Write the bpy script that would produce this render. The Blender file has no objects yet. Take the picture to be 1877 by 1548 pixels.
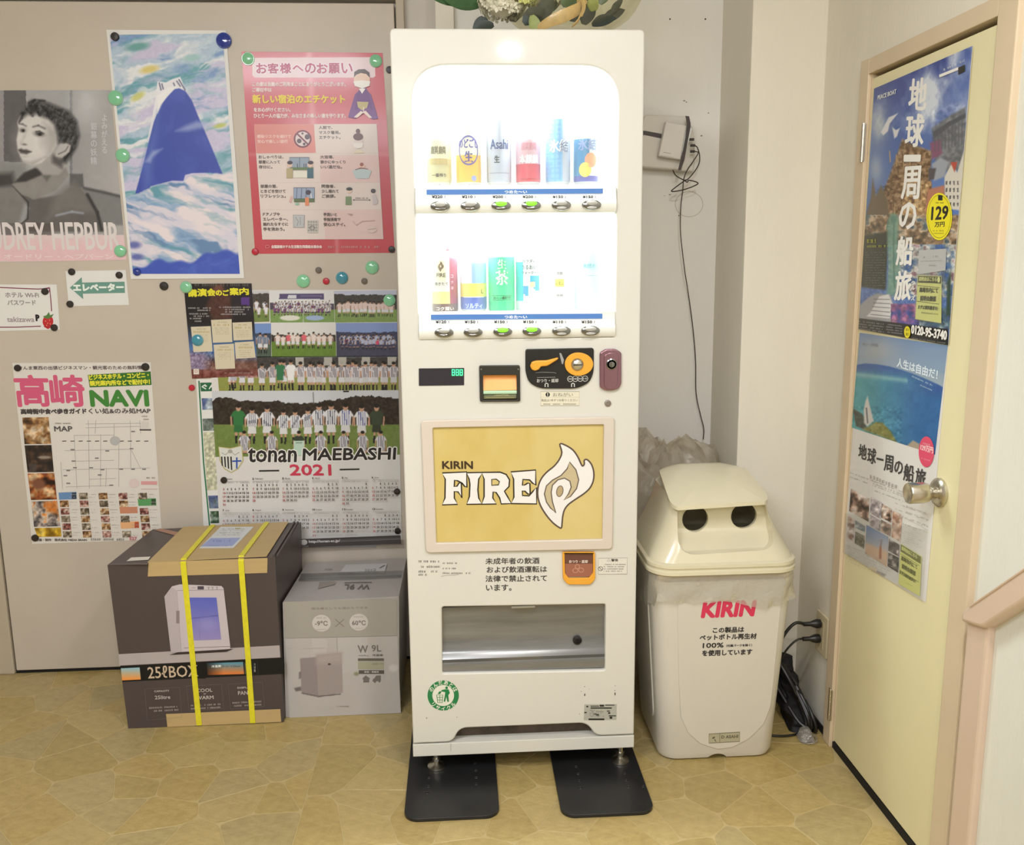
import bpy, bmesh, math, random
import numpy as np
from mathutils import Vector, Matrix

# ------------------------------------------------------------------ camera, world, lamps, exposure
scn = bpy.context.scene
COL = scn.collection
F_PX, CX, CY = 1634.0, 938.5, 774.0
EYE = np.array([0.0, 0.0, 1.335])
_th, _ps, _ro = math.radians(10.4), math.radians(3.4), math.radians(-0.6)
_fw = np.array([math.sin(_ps) * math.cos(_th), math.cos(_ps) * math.cos(_th), -math.sin(_th)])
_rt = np.array([math.cos(_ps), -math.sin(_ps), 0.0])
_up = np.cross(_rt, _fw)
RGT = _rt * math.cos(_ro) + _up * math.sin(_ro)
UPV = _up * math.cos(_ro) - _rt * math.sin(_ro)
FWD = _fw
cam = bpy.data.cameras.new('camera')
cam.sensor_fit = 'HORIZONTAL'; cam.sensor_width = 36.0
cam.lens = F_PX / 1877.0 * 36.0; cam.clip_start = 0.02
co = bpy.data.objects.new('camera', cam); COL.objects.link(co)
co.matrix_world = Matrix(((RGT[0], UPV[0], -FWD[0], EYE[0]), (RGT[1], UPV[1], -FWD[1], EYE[1]),
                          (RGT[2], UPV[2], -FWD[2], EYE[2]), (0, 0, 0, 1)))
scn.camera = co
scn.view_settings.view_transform = 'Standard'; scn.view_settings.look = 'None'
scn.view_settings.gamma = 1.0; scn.view_settings.use_curve_mapping = False
scn.view_settings.exposure = 0.0
scn.cycles.use_denoising = True
scn.cycles.max_bounces = 10; scn.cycles.transparent_max_bounces = 24
scn.cycles.sample_clamp_indirect = 4.0
w = bpy.data.worlds.new('world'); scn.world = w; w.use_nodes = True
w.node_tree.nodes['Background'].inputs[0].default_value = (0.9, 0.86, 0.8, 1)
w.node_tree.nodes['Background'].inputs[1].default_value = 0.3

def lamp(name, loc, target, sx, sy, watts, col):
    l = bpy.data.lights.new(name, 'AREA'); l.shape = 'RECTANGLE'; l.size = sx; l.size_y = sy
    l.energy = watts; l.color = col
    o = bpy.data.objects.new(name, l); COL.objects.link(o); o.location = loc
    d = Vector(target) - Vector(loc)
    o.rotation_euler = d.to_track_quat('-Z', 'Y').to_euler()
    return o
WARM = (1.0, 0.97, 0.96)
lamp('ceiling_lamp_front', (0.45, 0.75, 2.40), (0.45, 0.85, 0.0), 0.20, 0.20, 16.0, WARM)
lamp('ceiling_lamp_middle', (0.30, -0.62, 2.40), (0.30, -0.4, 0.0), 0.10, 0.10, 14.0, WARM)
lamp('ceiling_lamp_left', (-0.95, 0.28, 2.40), (-1.0, 0.9, 0.0), 0.9, 0.35, 36.0, (0.92, 0.955, 1.0))
lamp('ceiling_lamp_rear', (-0.6, -1.6, 2.40), (-0.5, 0.6, 0.6), 1.4, 0.5, 40.0, (0.92, 0.955, 1.0))

# ------------------------------------------------------------------ helpers
def lin(c):
    c = np.asarray(c, float)
    return np.where(c <= 0.04045, c / 12.92, ((c + 0.055) / 1.055) ** 2.4)

def at(px, py, Y):            # a point seen in the photograph, taken on the plane y = Y
    r = RGT * (px - CX) / F_PX - UPV * (py - CY) / F_PX + FWD
    return EYE + r * (Y - EYE[1]) / r[1]
def atx(px, py, X):
    r = RGT * (px - CX) / F_PX - UPV * (py - CY) / F_PX + FWD
    return EYE + r * (X - EYE[0]) / r[0]
def atz(px, py, Z):
    r = RGT * (px - CX) / F_PX - UPV * (py - CY) / F_PX + FWD
    return EYE + r * (Z - EYE[2]) / r[2]

_M = {}
def mat(name, col, rough=0.5, metal=0.0, noise=0.0, nscale=20.0, bump=0.0, bscale=120.0, coat=0.0,
        spec=0.5, stretch=(1, 1, 1), emit=None, estr=0.0, rnd=0.0, col2=None):
    if name in _M: return _M[name]
    m = bpy.data.materials.new(name); m.use_nodes = True; _M[name] = m
    nt = m.node_tree; b = nt.nodes['Principled BSDF']
    L = lin(col)
    b.inputs['Base Color'].default_value = (*L, 1)
    b.inputs['Roughness'].default_value = rough; b.inputs['Metallic'].default_value = metal
    b.inputs['Specular IOR Level'].default_value = spec
    b.inputs['Coat Weight'].default_value = coat; b.inputs['Coat Roughness'].default_value = 0.08
    if emit is not None:
        b.inputs['Emission Color'].default_value = (*lin(emit), 1); b.inputs['Emission Strength'].default_value = estr
    tc = mp = None
    if noise or bump:
        tc = nt.nodes.new('ShaderNodeTexCoord'); mp = nt.nodes.new('ShaderNodeMapping')
        mp.inputs['Scale'].default_value = stretch; nt.links.new(tc.outputs['Object'], mp.inputs['Vector'])
    src = None
    if noise:
        n = nt.nodes.new('ShaderNodeTexNoise'); n.inputs['Scale'].default_value = nscale
        n.inputs['Detail'].default_value = 5; n.inputs['Roughness'].default_value = 0.6
        nt.links.new(mp.outputs[0], n.inputs['Vector'])
        mx = nt.nodes.new('ShaderNodeMix'); mx.data_type = 'RGBA'
        c2 = L * (1 - noise) if col2 is None else lin(col2)
        mx.inputs['A'].default_value = (*L, 1); mx.inputs['B'].default_value = (*c2, 1)
        rp = nt.nodes.new('ShaderNodeMapRange'); rp.inputs['From Min'].default_value = 0.35; rp.inputs['From Max'].default_value = 0.7
        nt.links.new(n.outputs['Fac'], rp.inputs['Value']); nt.links.new(rp.outputs[0], mx.inputs['Factor'])
        nt.links.new(mx.outputs['Result'], b.inputs['Base Color']); src = mx.outputs['Result']
    if rnd:
        oi = nt.nodes.new('ShaderNodeObjectInfo'); hs = nt.nodes.new('ShaderNodeHueSaturation')
        mr = nt.nodes.new('ShaderNodeMapRange'); mr.inputs['To Min'].default_value = 1 - rnd; mr.inputs['To Max'].default_value = 1 + rnd
        nt.links.new(oi.outputs['Random'], mr.inputs['Value']); nt.links.new(mr.outputs[0], hs.inputs['Value'])
        if src is not None: nt.links.new(src, hs.inputs['Color'])
        else: hs.inputs['Color'].default_value = (*L, 1)
        nt.links.new(hs.outputs[0], b.inputs['Base Color'])
    if bump:
        n2 = nt.nodes.new('ShaderNodeTexNoise'); n2.inputs['Scale'].default_value = bscale; n2.inputs['Detail'].default_value = 4
        nt.links.new(mp.outputs[0], n2.inputs['Vector'])
        bp = nt.nodes.new('ShaderNodeBump'); bp.inputs['Strength'].default_value = bump; bp.inputs['Distance'].default_value = 0.002
        nt.links.new(n2.outputs['Fac'], bp.inputs['Height']); nt.links.new(bp.outputs[0], b.inputs['Normal'])
    return m

def attr_mat(name, rough=0.5, coat=0.0, spec=0.5, metal=0.0):
    if name in _M: return _M[name]
    m = bpy.data.materials.new(name); m.use_nodes = True; _M[name] = m
    nt = m.node_tree; b = nt.nodes['Principled BSDF']
    a = nt.nodes.new('ShaderNodeAttribute'); a.attribute_name = 'ink'
    nt.links.new(a.outputs['Color'], b.inputs['Base Color'])
    b.inputs['Roughness'].default_value = rough; b.inputs['Coat Weight'].default_value = coat
    b.inputs['Coat Roughness'].default_value = 0.1
    b.inputs['Specular IOR Level'].default_value = spec; b.inputs['Metallic'].default_value = metal
    return m

def clear_mat(name, tint=(1, 1, 1), gloss=0.08, rough=0.03, diffuse=0.0, dcol=(1, 1, 1), bump=0.0, bscale=20, fres=0.35):
    if name in _M: return _M[name]
    m = bpy.data.materials.new(name); m.use_nodes = True; _M[name] = m
    nt = m.node_tree; nt.nodes.remove(nt.nodes['Principled BSDF']); out = nt.nodes['Material Output']
    t = nt.nodes.new('ShaderNodeBsdfTransparent'); t.inputs[0].default_value = (*lin(tint), 1)
    g = nt.nodes.new('ShaderNodeBsdfGlossy'); g.inputs['Roughness'].default_value = rough
    g.inputs['Color'].default_value = (1, 1, 1, 1)
    d = nt.nodes.new('ShaderNodeBsdfTranslucent'); d.inputs[0].default_value = (*lin(dcol), 1)
    d2 = nt.nodes.new('ShaderNodeBsdfDiffuse'); d2.inputs[0].default_value = (*lin(dcol), 1)
    dd = nt.nodes.new('ShaderNodeMixShader'); dd.inputs[0].default_value = 0.65
    nt.links.new(d.outputs[0], dd.inputs[1]); nt.links.new(d2.outputs[0], dd.inputs[2])
    m1 = nt.nodes.new('ShaderNodeMixShader'); m1.inputs[0].default_value = diffuse
    nt.links.new(t.outputs[0], m1.inputs[1]); nt.links.new(dd.outputs[0], m1.inputs[2])
    fr = nt.nodes.new('ShaderNodeLayerWeight'); fr.inputs[0].default_value = 0.3
    ml = nt.nodes.new('ShaderNodeMath'); ml.operation = 'MULTIPLY_ADD'; ml.inputs[1].default_value = fres; ml.inputs[2].default_value = gloss
    nt.links.new(fr.outputs['Fresnel'], ml.inputs[0])
    m2 = nt.nodes.new('ShaderNodeMixShader'); nt.links.new(ml.outputs[0], m2.inputs[0])
    nt.links.new(m1.outputs[0], m2.inputs[1]); nt.links.new(g.outputs[0], m2.inputs[2])
    nt.links.new(m2.outputs[0], out.inputs[0])
    if bump:
        tc = nt.nodes.new('ShaderNodeTexCoord')
        n2 = nt.nodes.new('ShaderNodeTexNoise'); n2.inputs['Scale'].default_value = bscale; n2.inputs['Detail'].default_value = 3
        n2.inputs['Distortion'].default_value = 1.5
        nt.links.new(tc.outputs['Object'], n2.inputs['Vector'])
        bp = nt.nodes.new('ShaderNodeBump'); bp.inputs['Strength'].default_value = bump; bp.inputs['Distance'].default_value = 0.01
        nt.links.new(n2.outputs['Fac'], bp.inputs['Height'])
        for s in (g, d, d2): nt.links.new(bp.outputs[0], s.inputs['Normal'])
    return m

def tag(o, label=None, cat=None, group=None, kind=None):
    if label: o['label'] = label
    if cat: o['category'] = cat
    if group: o['group'] = group
    if kind: o['kind'] = kind
    return o

def empty(name, loc, label=None, cat=None, group=None, kind=None):
    o = bpy.data.objects.new(name, None); COL.objects.link(o); o.location = Vector([float(v) for v in loc])
    o.empty_display_size = 0.05
    o['_wl'] = [float(v) for v in loc]
    return tag(o, label, cat, group, kind)

def wloc(o):
    p = np.zeros(3)
    while o is not None:
        p = p + np.array(o.location); o = o.parent
    return p

def mk(name, verts, faces, m, parent=None, smooth=False, cols=None, corner=True, origin=None, kind=None):
    """one mesh object from world-space vertices; its origin is put at the middle of its base"""
    verts = np.asarray(verts, float)
    if origin is None:
        mn, mx = verts.min(0), verts.max(0); origin = np.array([(mn[0] + mx[0]) / 2, (mn[1] + mx[1]) / 2, mn[2]])
    origin = np.asarray(origin, float)
    me = bpy.data.meshes.new(name)
    me.from_pydata((verts - origin).tolist(), [], [list(f) for f in faces] if not isinstance(faces, np.ndarray) else faces.tolist())
    if m is not None: me.materials.append(m)
    if cols is not None:
        a = me.color_attributes.new('ink', 'FLOAT_COLOR', 'CORNER' if corner else 'POINT')
        c = lin(np.asarray(cols, float))
        if corner:
            lt = np.array([len(f) for f in faces]); c = np.repeat(c, lt, axis=0)
        c = np.concatenate([c, np.ones((len(c), 1))], 1)
        a.data.foreach_set('color', c.astype(np.float32).ravel())
    if smooth:
        me.polygons.foreach_set('use_smooth', [True] * len(me.polygons))
        if smooth != 'all': me.set_sharp_from_angle(angle=math.radians(40))
    me.update()
    o = bpy.data.objects.new(name, me); COL.objects.link(o)
    if parent is not None:
        o.parent = parent; o.location = Vector((origin - wloc(parent)).tolist())
    else: o.location = Vector(origin.tolist())
    if kind: o['kind'] = kind
    return o

class B:
    """collects shapes in world space"""
    def __init__(s): s.v = []; s.f = []; s.c = []; s.n = 0
    def add(s, v, f, c=None):
        v = np.asarray(v, float); s.v.append(v)
        for q in f: s.f.append([i + s.n for i in q]); s.c.append(c if c is not None else (1, 1, 1))
        s.n += len(v); return s
    def box(s, a, b, bev=0.0, c=None):
        a = np.minimum(a, b) * 1.0, np.maximum(a, b) * 1.0
        lo, hi = a
        bev = min(bev, 0.49 * float((hi - lo).min()))
        if bev <= 0:
            v = [(x, y, z) for x in (lo[0], hi[0]) for y in (lo[1], hi[1]) for z in (lo[2], hi[2])]
            f = [(0, 1, 3, 2), (4, 6, 7, 5), (0, 4, 5, 1), (2, 3, 7, 6), (0, 2, 6, 4), (1, 5, 7, 3)]
            return s.add(v, f, c)
        bm = bmesh.new(); bmesh.ops.create_cube(bm, size=1)
        for q in bm.verts: q.co = Vector([(lo[i] + hi[i]) / 2 + q.co[i] * (hi[i] - lo[i]) for i in range(3)])
        bmesh.ops.bevel(bm, geom=bm.edges[:], offset=bev, segments=2, profile=0.6, affect='EDGES')
        bm.verts.index_update()
        r = s.add([tuple(q.co) for q in bm.verts], [[q.index for q in f.verts] for f in bm.faces], c); bm.free(); return r
    def tube(s, pts, r, n=8, c=None, smooth=0, closed=False, caps=True, flat=None):
        P = np.asarray(pts, float)
        if smooth: P = spline(P, smooth, closed)
        N = len(P); rr = np.full(N, r) if np.isscalar(r) else np.interp(np.linspace(0, 1, N), np.linspace(0, 1, len(r)), r)
        T = np.gradient(P, axis=0); T /= np.maximum(np.linalg.norm(T, axis=1), 1e-9)[:, None]
        up = np.array([0, 0, 1.0]) if abs(T[0][2]) < 0.9 else np.array([1.0, 0, 0])
        a = np.cross(T[0], up); a /= np.linalg.norm(a); V = []
        for i in range(N):
            a = a - T[i] * a.dot(T[i]); a /= np.linalg.norm(a); b = np.cross(T[i], a)
            for k in range(n):
                t = 2 * math.pi * k / n
                V.append(P[i] + rr[i] * (math.cos(t) * a + math.sin(t) * b * (1 if flat is None else flat)))
        f = [(i * n + k, i * n + (k + 1) % n, (i + 1) * n + (k + 1) % n, (i + 1) * n + k) for i in range(N - 1) for k in range(n)]
        if caps: f += [tuple(range(n))[::-1], tuple((N - 1) * n + k for k in range(n))]
        return s.add(V, f, c)
    def lathe(s, prof, origin=(0, 0, 0), axis='z', n=24, c=None, colf=None):
        """prof: list of (radius, height)"""
        o = np.array(origin, float); V = []; R = len(prof)
        for r, h in prof:
            for k in range(n):
                t = 2 * math.pi * k / n; ca, sa = r * math.cos(t), r * math.sin(t)
                V.append(o + (np.array([ca, sa, h]) if axis == 'z' else np.array([ca, -h, sa]) if axis == 'y' else np.array([-h, ca, sa])))
        for i in range(R - 1):
            for k in range(n):
                q = (i * n + k, i * n + (k + 1) % n, (i + 1) * n + (k + 1) % n, (i + 1) * n + k)
                s.f.append([j + s.n for j in q])
                s.c.append(colf(2 * math.pi * (k + .5) / n, (prof[i][1] + prof[i + 1][1]) / 2) if colf else (c or (1, 1, 1)))
        for base, rev in ((0, True), ((R - 1) * n, False)):
            q = [base + k + s.n for k in range(n)]
            s.f.append(q[::-1] if rev else q); s.c.append(colf(0, prof[0 if rev else -1][1]) if colf else (c or (1, 1, 1)))
        s.v.append(np.array(V)); s.n += len(V); return s
    def build(s, name, m, parent=None, smooth=False, cols=False, kind=None, origin=None):
        return mk(name, np.concatenate(s.v), s.f, m, parent, smooth, s.c if cols else None, True, origin, kind)

def spline(P, k, closed=False):
    P = np.asarray(P, float); n = len(P); out = []
    g = (lambda i: P[i % n]) if closed else (lambda i: P[min(max(i, 0), n - 1)])
    for i in range(n if closed else n - 1):
        p0, p1, p2, p3 = g(i - 1), g(i), g(i + 1), g(i + 2)
        for j in range(k):
            t = j / k
            out.append(0.5 * ((2 * p1) + (-p0 + p2) * t + (2 * p0 - 5 * p1 + 4 * p2 - p3) * t * t + (-p0 + 3 * p1 - 3 * p2 + p3) * t ** 3))
    if not closed: out.append(P[-1])
    return np.array(out)

def curve_mesh(o):
    me = o.to_mesh(); n = len(me.vertices)
    v = np.empty(n * 3); me.vertices.foreach_get('co', v); f = [tuple(p.vertices) for p in me.polygons]
    o.to_mesh_clear(); return v.reshape(-1, 3), f

_TX = {}
def glyphs(s):
    if s in _TX: return _TX[s]
    c = bpy.data.curves.new('t', 'FONT'); c.body = s; c.size = 1; c.resolution_u = 2
    o = bpy.data.objects.new('t', c); v, f = curve_mesh(o)
    bpy.data.objects.remove(o); bpy.data.curves.remove(c)
    if len(v) == 0: v = np.zeros((1, 3)); f = []
    mn, mx = v[:, :2].min(0), v[:, :2].max(0)
    _TX[s] = ((v[:, :2] - mn) / np.maximum(mx - mn, 1e-6), f, mx - mn)
    return _TX[s]

def plate_geo(loops, depth, bevel=0.0, res=3):
    """filled 2D outline (first loop outer, others holes) -> (v (x,y,z in 0..depth), faces)"""
    c = bpy.data.curves.new('p', 'CURVE'); c.dimensions = '2D'; c.fill_mode = 'BOTH'
    c.extrude = max(depth / 2 - bevel, 1e-5); c.bevel_depth = bevel; c.bevel_resolution = res if bevel else 0; c.offset = -bevel
    for l in loops:
        sp = c.splines.new('POLY'); sp.points.add(len(l) - 1)
        for i, p in enumerate(l): sp.points[i].co = (p[0], p[1], 0, 1)
        sp.use_cyclic_u = True
    o = bpy.data.objects.new('p', c); v, f = curve_mesh(o)
    bpy.data.objects.remove(o); bpy.data.curves.remove(c)
    v[:, 2] += depth / 2
    return v, f

def rrect(u0, v0, u1, v1, r, n=6):
    if np.isscalar(r): r = (r,) * 4            # bl, br, tr, tl
    out = []
    for (cx, cy, rr, a0) in ((u0 + r[0], v0 + r[0], r[0], 180), (u1 - r[1], v0 + r[1], r[1], 270), (u1 - r[2], v1 - r[2], r[2], 0), (u0 + r[3], v1 - r[3], r[3], 90)):
        for k in range(n + 1):
            a = math.radians(a0 + 90 * k / n); out.append((cx + rr * math.cos(a), cy + rr * math.sin(a)))
    return out

def roundpoly(P, r, n=4):
    """round the corners of a polygon; r scalar or one per corner"""
    P = [np.array(p, float) for p in P]; N = len(P); out = []
    for i in range(N):
        rr = r if np.isscalar(r) else r[i]
        a, b, c = P[i - 1], P[i], P[(i + 1) % N]
        d1, d2 = a - b, c - b; l1, l2 = np.linalg.norm(d1), np.linalg.norm(d2)
        q = min(rr, l1 * .49, l2 * .49)
        if q <= 1e-6: out.append(tuple(b)); continue
        s, e = b + d1 / l1 * q, b + d2 / l2 * q
        for k in range(n + 1):
            t = k / n; out.append(tuple((1 - t) ** 2 * s + 2 * t * (1 - t) * b + t * t * e))
    return out

class Plane:
    """a flat face in the room: origin o, across u, up v, towards the viewer n"""
    def __init__(s, o, u, v):
        s.o = np.array(o, float); s.u = np.array(u, float); s.u /= np.linalg.norm(s.u)
        s.v = np.array(v, float); s.v /= np.linalg.norm(s.v); s.n = np.cross(s.u, s.v)
    def w(s, u, v, n=0.0):
        u = np.asarray(u, float); v = np.asarray(v, float); n = np.asarray(n, float)
        return s.o + np.multiply.outer(u, s.u) + np.multiply.outer(v, s.v) + np.multiply.outer(n + 0 * u, s.n)
    def uv(s, px, py):
        r = RGT * (px - CX) / F_PX - UPV * (py - CY) / F_PX + FWD
        t = (s.o - EYE).dot(s.n) / r.dot(s.n); p = EYE + r * t - s.o
        return p.dot(s.u), p.dot(s.v)
    def plate(s, name, loops, n0, n1, m, parent=None, bevel=0.0, smooth=True, cols=None):
        v, f = plate_geo(loops, abs(n1 - n0), bevel)
        W = s.w(v[:, 0], v[:, 1], v[:, 2] + min(n0, n1))
        if cols is None: return mk(name, W, f, m, parent, smooth)
        return mk(name, W, f, m, parent, smooth, cols=[cols] * len(f))

rng = random.Random(7)
class Ink:
    """flat print on a plane: coloured shapes and lettering, measured in crop coordinates (scale, ox, oy)"""
    def __init__(s, pl, n0=0.0004, cs=(1, 0, 0)):
        s.p = pl; s.k = n0; s.cs = cs; s.v = []; s.f = []; s.c = []; s.nv = 0
    def q(s, x, y): a, ox, oy = s.cs; return s.p.uv(ox + x * a, oy + y * a)
    def raw(s, uv, faces, col):
        s.k += 0.00001
        W = s.p.w(uv[:, 0], uv[:, 1], np.full(len(uv), s.k))
        s.v.append(W)
        for f in faces: s.f.append([i + s.nv for i in f]); s.c.append(col)
        s.nv += len(W)
    def poly(s, pts, col): uv = np.array([s.q(*p) for p in pts]); s.raw(uv, [tuple(range(len(uv)))], col)
    def rect(s, x0, y0, x1, y1, col, sk=0.0): s.poly([(x0, y1), (x1, y1 + sk * (x1 - x0)), (x1, y0 + sk * (x1 - x0)), (x0, y0)], col)
    def quad(s, a, b, c, d, col): s.poly([a, b, c, d], col)
    def ell(s, cx, cy, rx, ry, col, n=24, ang=0):
        a = math.radians(ang)
        s.poly([(cx + rx * math.cos(t) * math.cos(a) - ry * math.sin(t) * math.sin(a), cy + rx * math.cos(t) * math.sin(a) + ry * math.sin(t) * math.cos(a)) for t in np.linspace(0, -2 * math.pi, n, endpoint=False)], col)
    def ring(s, cx, cy, rx, ry, w, col, n=28, a0=0, a1=360):
        T = np.radians(np.linspace(a0, a1, n + 1))
        s.line([(cx + rx * math.cos(t), cy + ry * math.sin(t)) for t in T], w, col)
    def line(s, pts, w, col, closed=False):
        a = s.cs[0]; P = np.array([s.q(*p) for p in pts])
        if closed: P = np.vstack([P, P[:1]])
        x, y = pts[0]; u0, v0 = s.q(x, y); u1, v1 = s.q(x, y - 10); hw = w / 20 * math.hypot(u1 - u0, v1 - v0)
        n = len(P); D = np.gradient(P, axis=0) if n > 2 else np.array([P[1] - P[0]] * 2)
        if closed: D[0] = D[-1] = (P[1] - P[0]) + (P[-1] - P[-2])
        D /= np.maximum(np.linalg.norm(D, axis=1), 1e-9)[:, None]; N = np.stack([-D[:, 1], D[:, 0]], 1) * hw
        V = np.concatenate([P + N, P - N])
        s.raw(V, [(i, i + 1, n + i + 1, n + i)[::-1] for i in range(n - 1)], col)
    def txt(s, t, x0, x1, yb, h, col, bold=0.0, sk=0.0, shear=0.0):
        """ink box from x0 to x1 on baseline yb, h high; sk baseline slope (dy per dx)"""
        g, f, _ = glyphs(t)
        a = np.array(s.q(x0, yb)); b = np.array(s.q(x1, yb + sk * (x1 - x0))); c = np.array(s.q(x0, yb - h))
        up = np.array([0, c[1] - a[1]])
        for dx, dy in ([(0, 0)] if not bold else [(bold, 0), (-bold, 0), (0, bold), (0, -bold), (0.7 * bold, 0.7 * bold), (-0.7 * bold, 0.7 * bold), (0.7 * bold, -0.7 * bold), (-0.7 * bold, -0.7 * bold)]):
            px = (x1 - x0)
            gu = g[:, 0] + dx / px + shear * g[:, 1] * h / px; gv = g[:, 1] + dy / h
            s.raw(a + np.outer(gu, b - a) + np.outer(gv, up), f, col)
    def vtxt(s, t, x, y0, y1, w, col, bold=0.0, dxdy=0.0):
        n = len(t); hh = (y1 - y0) / n
        for i, ch in enumerate(t):
            cy = y0 + hh * (i + .5); cx = x + dxdy * (cy - y0)
            g, f, sz = glyphs(ch); sc = min(1.0, 1.0)
            ww = w * min(1, sz[0] / 0.85); h2 = hh * 0.86 * min(1, max(sz[1], .12) / 0.85)
            s.txt(ch, cx - ww / 2, cx + ww / 2, cy + h2 / 2, h2, col, bold)
    def scrib(s, x0, x1, y, h, col, fill=0.8, sk=0.0):
        x = x0
        a = []
        while x < x1:
            ww = h * rng.uniform(.45, .95)
            if rng.random() < fill:
                t = y - h * rng.uniform(.8, 1.0) + sk * (x - x0); bt = y + sk * (x - x0)
                a.append((x, min(x + ww, x1), t, bt))
            x += ww + h * rng.uniform(.12, .3)
        V = []; F = []
        for (l, r, t, bt) in a:
            k = len(V); m = (t + bt) / 2; e = (bt - t) * .16
            for (p, q) in ((t, t + e), (bt - e, bt), (m - e / 2, m + e / 2)):
                k = len(V); V += [s.q(l, q), s.q(r, q), s.q(r, p), s.q(l, p)]; F.append((k, k + 1, k + 2, k + 3))
            k = len(V); c0 = l + (r - l) * rng.uniform(.2, .7); V += [s.q(c0, bt), s.q(c0 + (r - l) * .16, bt), s.q(c0 + (r - l) * .16, t), s.q(c0, t)]; F.append((k, k + 1, k + 2, k + 3))
        if V: s.raw(np.array(V), F, col)
    def build(s, name, parent, rough=0.5, coat=0.0, spec=0.4):
        o = mk(name, np.concatenate(s.v), s.f, attr_mat('ink_%.2f_%.2f' % (rough, coat), rough, coat, spec), parent, cols=s.c)
        return o

# -- painted (photographic) prints: a fine grid of coloured points
def vnoise(x, y, seed=0):
    xi = np.floor(x).astype(int); yi = np.floor(y).astype(int); fx = x - xi; fy = y - yi
    fx = fx * fx * (3 - 2 * fx); fy = fy * fy * (3 - 2 * fy)
    def h(a, b):
        n = (a * 374761393 + b * 668265263 + seed * 974634777) & 0x7fffffff
        n = ((n ^ (n >> 13)) * 1274126177) & 0x7fffffff
        return ((n ^ (n >> 16)) & 0xffff) / 65535.0
    return (h(xi, yi) * (1 - fx) + h(xi + 1, yi) * fx) * (1 - fy) + (h(xi, yi + 1) * (1 - fx) + h(xi + 1, yi + 1) * fx) * fy
def fbm(x, y, seed=0, o=4):
    s = 0; a = .5; t = 0
    for i in range(o): s = s + a * vnoise(x * 2 ** i, y * 2 ** i, seed + i * 17); t += a; a *= .55
    return s / t

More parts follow.
